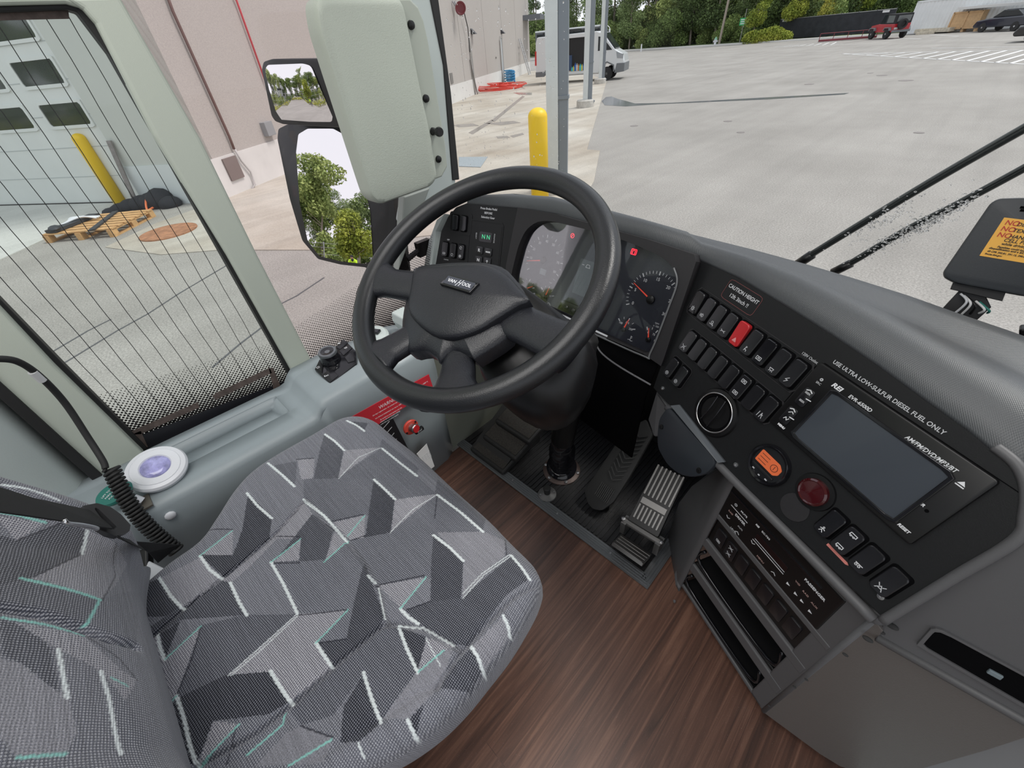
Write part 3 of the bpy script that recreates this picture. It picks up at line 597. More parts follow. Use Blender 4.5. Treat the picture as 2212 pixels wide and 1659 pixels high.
for x_ in (-1.15, 1.2):
    for y_ in (-.82, .82): b = B(); side(b, [(x_-.5, .62), (x_-.35, .86), (x_+.35, .86), (x_+.5, .62), (x_+.42, .62), (x_+.3, .8), (x_-.3, .8), (x_-.42, .62)], y_-.1, y_+.1); obj('fender', b, vgrey, jp, local=True)
b = B(); box(b, (-1.85, 0, .55), (.14, 1.5, .16)); obj('bumper', b, vgrey, jp, local=True)
b = B(); box(b, (-1.77, .45, .75), (.02, .3, .15)); obj('number_plate', b, M['paper'], jp, local=True)
# container
k0, k1 = G(*zr(1185, 300)), G(*zr(1500, 283)); ch = math.atan2(*(k1-k0)[[1, 0]])
cn = thing('shipping_container', 'long white corrugated shipping container behind the red off-roader', 'container', k0, ch, scale=.9)
cm = mat('white_container', (.72, .74, .74), .5, var=.05, vs=1)
lp_ = 12.2; b = B(); pts = []
x_ = 0.1
while x_ < lp_-.2: pts += [(x_, 0), (x_+.10, .0), (x_+.17, .045), (x_+.27, .045), ]; x_ += .34
pts.append((lp_-.1, 0))
a0 = [V(b, (x_, y_, .18)) for x_, y_ in pts]; a1 = [V(b, (x_, y_, 2.75)) for x_, y_ in pts]
for i in range(len(pts)-1): b.faces.new((a0[i], a0[i+1], a1[i+1], a1[i]))
obj('corrugated_side', b, cm, cn, local=True)
b = B(); box(b, (lp_/2, 1.25, 1.5), (lp_, 2.35, 2.55)); obj('shell', b, cm, cn, local=True)
b = B()
for zz in (.12, 2.78): box(b, (lp_/2, 0.02, zz), (lp_, .1, .14))
for x_ in (0.05, lp_-.05): box(b, (x_, .02, 1.45), (.14, .1, 2.8))
obj('frame', b, cm, cn, local=True)
b = B()
for y_ in (.35, .7, 1.7, 2.05): tube(b, [(-.05, y_, .2), (-.05, y_, 2.65)], .025, 6)
obj('lock_rod', b, mat('rod_blue_grey', (.25, .3, .36), .5), cn, local=True)
# crates in front of the container
osb = mat('chipboard', (.58, .38, .20), .8, var=.15, vs=4); 
c0_, c1_ = G(*zr(1540, 282)), G(*zr(1750, 272)); hh = math.atan2(*(c1_-c0_)[[1, 0]])
cr_ = thing('wooden_crate', 'large chipboard crate standing before the white container', 'crate', c0_, hh)
L1 = np.linalg.norm(c1_-c0_)*1.15
b = B(); box(b, (L1/2, .8, .85), (L1, 1.6, 1.25)); obj('crate_body', b, osb, cr_, local=True)
b = B(); [box(b, (L1*k/2, -.03, .85), (.12, .05, 1.25)) for k in (0, 1, 2)]; [box(b, (L1/2, -.03, z_), (L1, .05, .10)) for z_ in (.28, 1.42)]; obj('batten', b, osb, cr_, local=True)
b = B(); [box(b, (L1*k/2.2+.2, .8, .12), (.2, 1.6, .24)) for k in range(3)]; obj('skid', b, osb, cr_, local=True)
cr2 = dup(cr_, G(*zr(1790, 268))+[.5, 2.0, 0], hh, 'second chipboard crate half hidden behind the dark car'); cr2['group'] = cr_['group'] = 'chipboard crates'
b = B(); q0 = G(*zr(1640, 285))+[0, 1.0, 1.52]; box(b, q0+[1.5, 0, .2], (5.0, 1.0, .18), (math.cos(hh), math.sin(hh), 0), (-math.sin(hh), math.cos(hh), 0)); tag(obj('stacked_boards', b, mat('pale_boards', (.62, .62, .6), .7)), 'pale boards stacked above the chipboard crates', 'boards')
b = B(); q0 = G(*zr(1430, 290)); box(b, q0+[0, .5, .25], (3.2, 1.0, .3), (math.cos(hh), math.sin(hh), 0), (-math.sin(hh), math.cos(hh), 0)); box(b, q0+[-.6, 0, .1], (1.4, 1.0, .2)); tag(obj('timber_pile', b, mat('light_timber', (.55, .5, .4), .8, var=.3, vs=5)), 'low pile of pale timber beside the crates', 'timber')
# dark saloon and a further dark car cut by the frame
def saloon(name, label, loc, hd, paint_):
    t = thing(name, label, 'car', loc, hd, 'dark cars at the right edge')
    b = B(); side(b, [(-2.3, .35), (-2.35, .85), (-1.6, .98), (1.0, .92), (2.1, .78), (2.3, .45), (2.2, .3)], -.88, .88); obj('body', b, paint_, t, local=True, bevel=.12)
    b = B(); prism(b, [(-1.55, -.72, .95), (-.95, -.6, 1.38), (.2, -.6, 1.40), (1.05, -.72, .93), (1.05, .72, .93), (.2, .6, 1.40), (-.95, .6, 1.38), (-1.55, .72, .95)][0:4], (0, 1.42, 0)); obj('cabin', b, vglass, t, local=True, bevel=.05)
    b = B(); box(b, (-.38, 0, 1.41), (1.15, 1.2, .04)); obj('roof', b, paint_, t, local=True, bevel=.02)
    for x_ in (-1.35, 1.35):
        for y_ in (-.8, .8): wheel(t, x_, y_, .32, .2, alloy)
    b = B(); [box(b, (-2.3, s*.65, .78), (.12, .35, .16)) for s in (-1, 1)]; obj('tail_light', b, tail, t, local=True)
    b = B(); box(b, (-2.37, 0, .72), (.02, .32, .14)); obj('number_plate', b, M['paper'], t, local=True)
    return t
dp = mat('dark_blue_car_paint', (.012, .015, .03), .2, coat=.5)
rd = ray(2150, 70); rh = math.atan2(rd[1], rd[0])
saloon('saloon_car', 'dark blue saloon car parked beside the chipboard crate', G(2170, 68)+nrm(rd*[1, 1, 0])*1.0, rh+math.radians(48), dp)
saloon('saloon_car', 'black car nose cut by the right edge of the picture', G(2300, 86), rh+math.radians(75), mat('black_car_paint', (.01, .01, .012), .2, coat=.5))
# fence with black screen
f0, f1 = G(*zr(75, 350)), G(*zr(870, 305)); fd = nrm(f1-f0); FL = np.linalg.norm(f1-f0)+2; fh = math.atan2(fd[1], fd[0])
ft = thing('screened_fence', 'long fence covered in black screening behind the red off-roader', 'fence', f0, fh)
b = B(); box(b, (FL/2, 0, 1.15), (FL, .03, 1.95)); obj('screen_mesh', b, mat('black_screening', (.022, .024, .028), .9, var=.4, vs=1.5), ft, local=True)
for k in range(8): b = B(); tube(b, [(FL*k/7, .05, 0), (FL*k/7, .05, 2.25)], .04, 8); obj('post', b, mat('fence_post', (.06, .06, .065), .5), ft, local=True)
b = B(); tube(b, [(0, .05, 2.15), (FL, .05, 2.15)], .03, 6); obj('top_rail', b, M['steel'], ft, local=True)
b = B(); [box(b, (FL*t, -.03, 2.0), (.7, .02, .2)) for t in (.05, .93)]; obj('tag_plate', b, M['paper'], ft, local=True)
b = B(); q0 = G(*zr(730, 345))
for k in range(5): tube(b, [q0+[-3+k*1.2, .3*k, .05], q0+[-3+k*1.2, .3*k, .7]], .03, 6)
tube(b, [q0+[-3, 0, .7], q0+[1.8, 1.2, .7]], .03, 6); box(b, q0+[-.6, .6, .12], (5, .8, .15), (1, .25, 0), (-.25, 1, 0)); tag(obj('cart_rail', b, mat('maroon_metal', (.18, .03, .04), .5)), 'low maroon metal trolley rack beside the off-roader', 'rack')
# sign, hydrant, posts, poles
sg = G(*zw(1975, 380)); t = thing('sign_post', 'small green sign on a thin post before the yellow tree', 'sign', sg)
b = B(); tube(b, [(0, 0, 0), (.05, 0, 3.6)], .04, 6); obj('post', b, M['steel'], t, local=True)
b = B(); sp_ = onY(*zw(2018, 185), sg[1])-sg; box(b, (sp_[0], -.05, sp_[2]), (1.05, .03, .75)); obj('sign_board', b, mat('sign_green', (.03, .38, .12), .5), t, local=True)
b = B(); [box(b, (sp_[0], -.07, sp_[2]+z_), (.8, .01, .09)) for z_ in (.2, 0, -.2)]; obj('sign_lines', b, M['white'], t, local=True)
hy = G(*zw(1765, 395)); t = thing('hydrant', 'white fire hydrant with a pale green cap standing by the kerb', 'hydrant', hy)
b = B(); lathe(b, (0, 0, 0), (0, 0, 1), [(.22, 0), (.22, .1), (.15, .12), (.15, .6), (.22, .62), (.22, .68)], 16); tube(b, [(-.3, 0, .5), (.3, 0, .5)], .09, 10); obj('barrel', b, M['wplast'], t, local=True, smooth='auto')
b = B(); lathe(b, (0, 0, .68), (0, 0, 1), [(.19, 0), (.16, .16), (.05, .24), (.05, .32)], 16); obj('cap', b, mat('hydrant_cap', (.25, .5, .35), .5), t, local=True, smooth='auto')
b = B(); tube(b, [G(*zw(1132, 445)), G(*zw(1132, 445))+[0, 0, .9]], .09, 8); tag(obj('marker_post', b, M['wplast']), 'small white marker post beside the kerb', 'post')
b = B(); ball(b, G(*zw(2098, 372))+[0, 0, .3], .45, 1.2, 1, .7); tag(obj('utility_box', b, mat('utility_grey', (.5, .52, .5), .7), smooth=True), 'small pale utility box in the long grass', 'box')
polem = mat('utility_pole_wood', (.33, .28, .23), .8)
for p, lean, hgt, lb in ((zw(1800, 390), .6, 16, 'bare brown pole leaning among the trees'), (zr(10, 272), .9, 16, 'pale wooden utility pole at the left end of the black fence'), (zr(405, 135), .6, 12, 'thin pole standing behind the black fence')):
    q = G(*p) if p[1] > 60 else G(p[0], 62)
    b = B(); tube(b, [q, q+[lean, 0, hgt]], .16, 8); tag(obj('utility_pole', b, polem), lb, 'pole')
# ================================================================ trees
def leafmat(name, c0, c1, c2_):
    m, N, L, b_ = nodemat(name); oi = N.new('ShaderNodeObjectInfo'); t = N.new('ShaderNodeTexCoord'); n = N.new('ShaderNodeTexNoise'); n.inputs['Scale'].default_value = 1.1; n.inputs['Detail'].default_value = 6
    ad = N.new('ShaderNodeMath'); ad.operation = 'MULTIPLY_ADD'; ad.inputs[1].default_value = .5; L.new(oi.outputs['Random'], ad.inputs[0]); L.new(n.outputs[0], ad.inputs[2]); L.new(t.outputs['Object'], n.inputs['Vector'])
    r = ramp(N, [(.45, c0), (.72, c1), (1.0, c2_)]); L.new(ad.outputs[0], r.inputs[0]); L.new(r.outputs[0], b_.inputs['Base Color']); b_.inputs['Roughness'].default_value = .7; b_.inputs['Specular IOR Level'].default_value = .2
    b_.inputs['Subsurface Weight'].default_value = 0.0
    return m
bark = mat('bark', (.30, .25, .21), .9, var=.4, vs=4)
LM = {'dark': leafmat('dark_foliage', (.065, .10, .035), (.15, .21, .075), (.25, .33, .13)), 'pine': leafmat('pine_foliage', (.08, .13, .045), (.17, .25, .09), (.28, .36, .14)), 'lime': leafmat('lime_foliage', (.20, .26, .04), (.38, .42, .07), (.55, .52, .12)), 'mid': leafmat('mid_foliage', (.10, .15, .045), (.21, .29, .09), (.36, .42, .14))}
def leaves(blobs, n, size, seed):
    rng = np.random.RandomState(seed); vs = []; wts = np.array([x[3]*x[4]*x[5] for x in blobs]); wts = wts/wts.sum(); k = rng.choice(len(blobs), n, p=wts)
    bl = np.array(blobs, float)[k]; d = rng.randn(n, 3); d /= np.linalg.norm(d, axis=1)[:, None]; rr = rng.rand(n, 1)**.4
    c = bl[:, :3]+d*rr*bl[:, 3:6]; a = rng.randn(n, 3); a /= np.linalg.norm(a, axis=1)[:, None]; e = np.cross(a, rng.randn(n, 3)); e /= np.linalg.norm(e, axis=1)[:, None]
    s = size*(.6+.8*rng.rand(n, 1)); vs = np.concatenate([c-a*s, c+e*s*.55, c+a*s, c-e*s*.55], 1).reshape(-1, 3)
    me = bpy.data.meshes.new('foliage'); me.from_pydata(vs.tolist(), [], np.arange(4*n).reshape(-1, 4).tolist()); return me
def make_tree(kind, seed, label, trunk_h, crown, n, size, lm, tr=.16, loc=(0, 0, 0), group=None):
    t = thing(kind, label, 'tree' if 'shrub' not in kind and 'hedge' not in kind else 'bush', loc, group=group); rng = random.Random(seed)
    if trunk_h > 0:
        b = B(); tube(b, cat([(0, 0, 0), (rng.uniform(-.2, .2), rng.uniform(-.2, .2), trunk_h*.5), (rng.uniform(-.3, .3), 0, trunk_h)], 4), np.linspace(tr, tr*.4, 9), 7)
        for k in range(5):
            a = rng.uniform(0, 2*PI); z_ = trunk_h*rng.uniform(.45, .95); tube(b, [(0, 0, z_), (math.cos(a)*1.2, math.sin(a)*1.2, z_+.9)], [tr*.3, tr*.12], 5)
        obj('trunk', b, bark, t, local=True)
    obj('foliage', leaves(crown, n, size, seed), lm, t, local=True); return t
R2 = random.Random(5)
def crown(z0, z1, r, n=9, seed=0):
    g = random.Random(seed); return [(g.uniform(-.5, .5)*r, g.uniform(-.5, .5)*r, z0+(z1-z0)*g.random(), r*g.uniform(.35, .65), r*g.uniform(.35, .65), r*g.uniform(.3, .5)) for _ in range(n)]
GF = 'forest trees beyond the lot'
pa = nrm(ray(1700, 85)*[1, 1, 0])
base_l = G(1180, 110); base_r = G(2212, 62); 
protoA = make_tree('broadleaf_tree', 1, 'dense dark green tree in the forest edge beyond the lot', 7, crown(2.5, 13, 3.2, 16, 1), 17000, .125, LM['dark'], loc=G(1150, 108), group=GF)
protoB = make_tree('pine_tree', 2, 'tall pine with a bare trunk and high green crown beyond the lot', 15, crown(9, 17, 2.4, 12, 2)+crown(4, 9, 1.0, 3, 8), 10000, .125, LM['pine'], .17, loc=G(1300, 100), group=GF)
protoC = make_tree('forest_shrub', 3, 'low dark green undergrowth below the forest trees', 0, crown(.4, 3.2, 2.6, 9, 3), 11000, .105, LM['mid'], loc=G(1350, 106), group='undergrowth at the forest edge')
protoD = make_tree('young_tree', 4, 'young yellow-green tree behind the green sign', 3.5, crown(1.5, 5.2, 1.5, 9, 4), 5500, .09, LM['lime'], .08, loc=G(*zw(2010, 385))+[0, 3, 0])
A_ = G(1120, 111); dirn = []
def edge(px, back): 
    y = 112-(px-1320)*(112-84)/(1780-1320) if px < 1780 else 205.5-.098*px+51
    p = G(px, y); d = nrm(p*[1, 1, 0]); return p+d*back
for k in range(46):
    px = 1100+k*(2300-1100)/46+R2.uniform(-8, 8); back = R2.uniform(4, 9)
    dup(protoC if R2.random() < .65 else protoA, edge(px, back), R2.uniform(0, 6), scale=R2.uniform(.8, 1.2))
for k in range(50):
    px = 1100+k*(2300-1100)/50+R2.uniform(-10, 10); back = R2.uniform(9, 26)
    dup(protoA if R2.random() < .33 else protoB, edge(px, back), R2.uniform(0, 6), scale=R2.uniform(.85, 1.3))
for k in range(30):
    px = 1100+k*(2300-1100)/30+R2.uniform(-10, 10); dup(protoC, edge(px, R2.uniform(12, 20)), R2.uniform(0, 6), scale=R2.uniform(1.5, 1.9))
for k in range(34):
    px = 1420+k*(2300-1420)/34+R2.uniform(-10, 10); dup(protoA, edge(px, R2.uniform(26, 34)), R2.uniform(0, 6), scale=R2.uniform(1.1, 1.4))
for p, s, lb in ((zr(180, 200), 1.0, 'young yellow-green tree rising behind the left end of the black fence'), (zr(700, 150), 1.1, 'yellow-green tree rising behind the middle of the black fence'), (zr(490, 160), .9, 'small green tree between the two yellow trees behind the fence'), (zr(2060, 60), 1.0, 'yellow-leaved tree above the dark saloon car')):
    q = edge(p[0], 4.5); dup(protoD, q, R2.uniform(0, 6), lb, scale=s*1.15)
gb = make_tree('tall_grass_shrub', 6, 'clump of tall yellow-green grass below the green sign', 0, [(0, 0, .5, 1.8, .8, .9), (1.8, 0, .6, 1.8, .8, 1.0), (3.2, .2, .4, 1.2, .6, .7)], 8000, .11, LM['lime'], loc=G(*zw(2080, 378))+[0, 1.2, 0])
# ================================================================ the bus: floor, walls, glass
woodm, N, L, b_ = nodemat('plank_vinyl')
t_ = N.new('ShaderNodeTexCoord'); mp = N.new('ShaderNodeMapping'); mp.inputs['Rotation'].default_value = (0, 0, math.radians(90)); L.new(t_.outputs['Object'], mp.inputs[0])
br = N.new('ShaderNodeTexBrick'); br.inputs['Scale'].default_value = 1; br.inputs['Brick Width'].default_value = .92; br.inputs['Row Height'].default_value = .125; br.inputs['Mortar Size'].default_value = .0006; br.offset = .37
br.inputs['Color1'].default_value = (0, 0, 0, 1); br.inputs['Color2'].default_value = (1, 1, 1, 1); br.inputs['Mortar'].default_value = (.1, .1, .1, 1)
L.new(mp.outputs[0], br.inputs['Vector'])
mg = N.new('ShaderNodeMapping'); mg.inputs['Scale'].default_value = (70, 2.2, 1); L.new(t_.outputs['Object'], mg.inputs[0])
ng = N.new('ShaderNodeTexNoise'); ng.inputs['Scale'].default_value = 1.0; ng.inputs['Detail'].default_value = 8; ng.inputs['Distortion'].default_value = .9; ng.inputs['Roughness'].default_value = .65
ad = N.new('ShaderNodeVectorMath'); ad.operation = 'ADD'; L.new(mg.outputs[0], ad.inputs[0]); sc = N.new('ShaderNodeVectorMath'); sc.operation = 'SCALE'; sc.inputs['Scale'].default_value = 17; L.new(br.outputs['Color'], sc.inputs[0]); L.new(sc.outputs[0], ad.inputs[1]); L.new(ad.outputs[0], ng.inputs['Vector'])
rg = ramp(N, [(.28, (.036, .020, .016)), (.5, (.092, .047, .034)), (.72, (.178, .098, .070))]); L.new(ng.outputs[0], rg.inputs[0])
rb = ramp(N, [(0, (.62, .60, .62)), (1, (1.30, 1.22, 1.12))]); L.new(br.outputs['Color'], rb.inputs[0])
m1 = N.new('ShaderNodeMixRGB'); m1.blend_type = 'MULTIPLY'; m1.inputs[0].default_value = 1; L.new(rg.outputs[0], m1.inputs[1]); L.new(rb.outputs[0], m1.inputs[2])
dn = N.new('ShaderNodeTexNoise'); dn.inputs['Scale'].default_value = 900; dn.inputs['Detail'].default_value = 2; L.new(t_.outputs['Object'], dn.inputs['Vector']); dr_ = ramp(N, [(.70, (0, 0, 0)), (.76, (.45, .42, .40))]); L.new(dn.outputs[0], dr_.inputs[0])
m2 = N.new('ShaderNodeMixRGB'); m2.blend_type = 'ADD'; m2.inputs[0].default_value = .7; L.new(m1.outputs[0], m2.inputs[1]); L.new(dr_.outputs[0], m2.inputs[2]); L.new(m2.outputs[0], b_.inputs['Base Color'])
b_.inputs['Roughness'].default_value = .38; b_.inputs['Specular IOR Level'].default_value = .55
bp = N.new('ShaderNodeBump'); bp.inputs['Strength'].default_value = .25; bp.inputs['Distance'].default_value = .0008; L.new(ng.outputs[0], bp.inputs['Height']); L.new(bp.outputs[0], b_.inputs['Normal'])
b = B(); prism(b, [(-.905, -1.6, -.03), (1.45, -1.6, -.03), (1.45, .99, -.03), (-.905, .99, -.03)], (0, 0, .03)); fl = struct(obj('floor', b, woodm))
# white curtain behind: roof and sides of the coach round the driver (mostly out of view, they shade the cab)
roofm = mat('roof_lining', (.55, .56, .54), .8)
XG = -1.10
def wbx(name, x0, x1, y0, y1, z0, z1_, m): b = B(); prism(b, [(x0, y0, z0), (x1, y0, z0), (x1, y1, z0), (x0, y1, z0)], (0, 0, z1_-z0)); return struct(obj(name, b, m))
wbx('ceiling', -1.16, 1.45, -1.6, 1.0, 1.98, 2.04, roofm)
cl_ = thing('cab_fill_panel', 'long white panel added out of view under the ceiling to house the cab fill light', 'lamp', (-.35, -.35, 1.95)); b = B(); box(b, (-.35, -.35, 1.965), (1.0, 1.5, .03)); obj('housing', b, M['wplast'], cl_)
ld = bpy.data.lights.new('cab_fill_light', 'AREA'); ld.shape = 'RECTANGLE'; ld.size = .9; ld.size_y = 1.4; ld.energy = 14; ld.color = (1, .98, .96); lo_ = bpy.data.objects.new('cab_fill_light', ld); COL.objects.link(lo_); lo_.location = (-.35, -.35, 1.945)  # unseen area light and its housing, added to brighten the cab
# rear part of the left wall (behind the window) and lower body
wbx('wall_left', -1.16, -1.10, -.17, 1.05, -.6, .40, M['grey'])
PX = lambda X, *pts: [onX(*p, X) for p in pts]
def xprism(name, X, th, pts, m, bevel=0, parent=None): b = B(); prism(b, PX(X+th, *pts), (-th, 0, 0)); return obj(name, b, m, parent, bevel=bevel)
# mullion between side window and quarter window
mul = xprism('trim_1', XG+.005, .03, [zl(620, 150), zl(540, 60), zl(400, -30), zl(770, -40), zl(790, 0), zl(1300, 900), zl(1670, 1659), zs(2150, 920), zs(2140, 985), zs(2050, 1040), zs(2035, 1025), zl(1475, 1659), zl(1000, 880)], M['sage'], .008); struct(mul)
gas = xprism('trim_2', XG-.012, .03, [zl(-60, 40), zl(430, 20), zl(560, 40), zl(640, 130), zl(1000, 780), zl(1480, 1659), zs(2060, 1045), zs(2020, 1060), zl(1440, 1659), zl(1100, 1050), zl(700, 345), zl(500, 80), zl(440, 62), zl(-60, 80)], M['blkr'], .002); struct(gas)
hd = xprism('trim_3', XG, .03, [zl(-80, -60), zl(600, -60), zl(560, 60), zl(430, 22), zl(-80, 34)], M['sage'], .006); struct(hd)
# B pillar cover, seam and rear panel
bpil = xprism('trim_4', XG+.004, .04, [(-120, 540), (0, 668), (120, 795), (300, 970), (316, 985), (236, 1052), (0, 845), (-120, 720)], M['sage'], .004); struct(bpil)
gs2 = xprism('trim_5', XG-.008, .026, [(-140, 500), (0, 646), (140, 790), (308, 958), (330, 985), (300, 990), (120, 808), (0, 680), (-140, 540)], M['blkr'], .002); struct(gs2)
sm = xprism('trim_6', XG+.0, .05, [(-120, 700), (0, 826), (236, 1040), (222, 1058), (0, 862), (-120, 760)], M['blkr'], .002); struct(sm)
# rear wall panel, bulging inward behind the seam
pts0 = PX(XG+.02, (-60, 800), (0, 858), (222, 1056)); rows = []
for k, (dx, dy) in enumerate(((0, 0), (.03, -.02), (.05, -.06), (.06, -.12), (.065, -.4))):
    rows.append([p+np.array([dx, dy, 0]) for p in (pts0[0]+[0, 0, .5], pts0[0], pts0[1], pts0[2], pts0[2]+[0, 0, -.25], pts0[2]+[0, 0, -.5])])
b = B(); loft(b, rows, closed=False); struct(obj('wall_rear_left', b, M['sage2'], smooth=True, solid=.004))

# upper side wall, pillars carried up to the ceiling
wbx('wall_upper_left', XG-.02, XG+.03, -.20, .372, 1.245, 1.98, M['sage']); wbx('wall_rear_upper', XG-.02, XG+.03, -1.6, -.20, .93, 1.98, M['sage']); wbx('trim_14', XG-.02, XG+.03, .735, .86, 1.245, 1.98, M['sage2'])
# glass with frit dots --------------------------------------------------------
def glassmat(name, tint, dots=None, refl=.06):
    m, N, L, b_ = nodemat(name); N.remove(b_); out = [n for n in N if n.type == 'OUTPUT_MATERIAL'][0]
    tr = N.new('ShaderNodeBsdfTransparent'); tr.inputs[0].default_value = (*tint, 1); gl = N.new('ShaderNodeBsdfGlossy'); gl.inputs['Roughness'].default_value = .02
    fr = N.new('ShaderNodeFresnel'); fr.inputs[0].default_value = 1.45; ml = N.new('ShaderNodeMath'); ml.operation = 'MULTIPLY'; ml.inputs[1].default_value = refl/.04*.6; L.new(fr.outputs[0], ml.inputs[0])
    mx = N.new('ShaderNodeMixShader'); L.new(ml.outputs[0], mx.inputs[0]); L.new(tr.outputs[0], mx.inputs[1]); L.new(gl.outputs[0], mx.inputs[2]); last = mx
    if dots:
        z0, z1_, pitch = dots                     # dots grow from nothing at z1_ to solid at z0 (object UV in metres)
        uv = N.new('ShaderNodeUVMap'); uv.uv_map = 'uv'; mp = N.new('ShaderNodeMapping'); mp.inputs['Rotation'].default_value = (0, 0, PI/4); mp.inputs['Scale'].default_value = (1/pitch, 1/pitch, 1); L.new(uv.outputs[0], mp.inputs[0])
        f = N.new('ShaderNodeVectorMath'); f.operation = 'FRACTION'; L.new(mp.outputs[0], f.inputs[0]); s = N.new('ShaderNodeVectorMath'); s.operation = 'SUBTRACT'; s.inputs[1].default_value = (.5, .5, 0); L.new(f.outputs[0], s.inputs[0])
        ln = N.new('ShaderNodeVectorMath'); ln.operation = 'LENGTH'; L.new(s.outputs[0], ln.inputs[0])
        sp = N.new('ShaderNodeSeparateXYZ'); L.new(uv.outputs[0], sp.inputs[0]); mr = N.new('ShaderNodeMapRange'); mr.inputs['From Min'].default_value = z0; mr.inputs['From Max'].default_value = z1_; mr.inputs['To Min'].default_value = .58; mr.inputs['To Max'].default_value = .16; L.new(sp.outputs['Y'], mr.inputs['Value'])
        lt = N.new('ShaderNodeMath'); lt.operation = 'LESS_THAN'; L.new(ln.outputs['Value'], lt.inputs[0]); L.new(mr.outputs[0], lt.inputs[1])
        ab = N.new('ShaderNodeMath'); ab.operation = 'LESS_THAN'; L.new(sp.outputs['Y'], ab.inputs[0]); ab.inputs[1].default_value = z1_
        an = N.new('ShaderNodeMath'); an.operation = 'MULTIPLY'; L.new(lt.outputs[0], an.inputs[0]); L.new(ab.outputs[0], an.inputs[1])
        bl = N.new('ShaderNodeBsdfDiffuse'); bl.inputs[0].default_value = (.02, .018, .018, 1); m3 = N.new('ShaderNodeMixShader'); L.new(an.outputs[0], m3.inputs[0]); L.new(mx.outputs[0], m3.inputs[1]); L.new(bl.outputs[0], m3.inputs[2]); last = m3
    L.new(last.outputs[0], out.inputs[0]); return m
def pane(name, pts, uvf, m, label=None):
    me = bpy.data.meshes.new(name); me.from_pydata([tuple(map(float, p)) for p in pts], [], [list(range(len(pts)))]); ul = me.uv_layers.new(name='uv')
    for i, l in enumerate(me.loops): ul.data[i].uv = uvf(pts[l.vertex_index])
    o = obj(name, me, m); return struct(o, label)
# a frit band slopes with the sill: measure height above the pane's lower edge
gb0, gb1 = onX(300, 962, XG), onX(648, 832, XG)
slp = (gb1[2]-gb0[2])/(gb1[1]-gb0[1])
hgl = lambda p: p[2]-(gb0[2]+(p[1]-gb0[1])*slp)
uvf = lambda p: (float(p[1]), float(hgl(p)))
pane('window_1', [np.array([XG, gb0[1]-.03, gb0[2]-.02]), np.array([XG, gb1[1]+.03, gb1[2]-.03]), np.array([XG, gb1[1]+.03, 1.26]), np.array([XG, gb0[1]-.03, 1.26])], uvf, glassmat('side_glass', (.89, .94, .91), (.015, .15, .006)))
q0, q1 = onX(680, 800, XG), onX(880, 640, XG)
pane('window_2', [np.array([XG-.001, .21, .36]), np.array([XG-.001, .87, .52]), np.array([XG-.001, .87, 1.9]), np.array([XG-.001, .21, 1.9])], lambda p: (float(p[1]), float(p[2]-(.36+(p[1]-.21)*.20))), glassmat('quarter_glass', (1.0, .93, .93), (.02, .22, .006), .05))
# solid black frit strip and brown tape at the side window foot
b = B(); prism(b, [np.array([XG+.003, gb0[1]-.02, gb0[2]-.03]), np.array([XG+.003, gb1[1]+.02, gb1[2]-.03]), np.array([XG+.003, gb1[1]+.02, gb1[2]+.030]), np.array([XG+.003, gb0[1]-.02, gb0[2]+.028])], (.002, 0, 0)); struct(obj('trim_7', b, mat('black_frit', (.014, .014, .018), .4)))
tape = mat('brown_tape', (.10, .075, .065), .7, var=.4, vs=60)
tpm = B()
for seg in ((zs(900, 1385), zs(960, 1360), zs(1010, 1470), zs(960, 1470)), (zs(905, 1385), zs(900, 1362), zs(1350, 1165), zs(1362, 1200), zs(960, 1382)), (zs(1450, 1120), zs(1480, 1100), zs(1840, 930), zs(1855, 965), zs(1470, 1150)), (zs(1835, 935), zs(1865, 930), zs(1930, 1095), zs(1875, 1115))):
    prism(tpm, PX(XG+.006, *seg), (.001, 0, 0))
tag(obj('frame_tape', tpm, tape), 'brown tape edging stuck along the foot of the side window', 'tape')
b = B(); prism(b, PX(XG+.004, zl(-60, 50), zl(440, 62), zl(448, 122), zl(250, 126), zl(-60, 134)), (.001, 0, 0)); tag(obj('frame_tape', b, tape), 'dark brown strip along the top of the side window', 'tape')
# heating wires
wl = thing('window_wires', 'thin vertical heating wires in the side window', 'wires', (XG+.002, 0, .5))
for k, px in enumerate((-160, -100, -40, 20, 74, 130, 184, 231, 278, 325, 368, 408, 445)):
    p = onX(px, 555, XG+.003); yb = float(p[1]); zt_ = 1.22; bot = gb0[2]+(yb-gb0[1])*slp+.03
    if yb < gb0[1]-.01: continue
    pts = [np.array([XG+.003, yb+.0008*math.sin(j*1.3+k), bot+(zt_-bot)*j/24]) for j in range(25)]
    b = B(); tube(b, pts, .0006, 4); obj('wire', b, M['wire'], wl)
# ---------------------------------------------------------------- sill along the driver's side
def srow(y, g, lift=0., dx=0.):            # cross-section of the sill: g = depth of the tray
    zt_ = .472-.03*(y+.2)+lift; xi = -.868+dx
    return [np.array(p) for p in ((XG+.02, y, zt_-.01), (XG+.035, y, zt_+.004), (-1.035, y, zt_+.002), (-1.031, y, zt_-g*.9), (-1.024, y, zt_-g*1.3), (-.960, y, zt_-g*1.3), (-.953, y, zt_-g*.9), (-.945, y, zt_+.001), (xi-.028, y, zt_+.003), (xi-.010, y, zt_-.002), (xi, y, zt_-.014), (xi+.003, y, zt_-.08), (xi-.004, y, zt_-.16), (xi-.012, y, .22), (xi-.02, y, .0))]
rows = [srow(y, g) for y, g in ((-.36, 0), (-.24, 0), (-.15, 0), (-.135, .012), (-.12, .02), (.02, .02), (.085, .02), (.10, .013), (.112, 0), (.135, 0))]
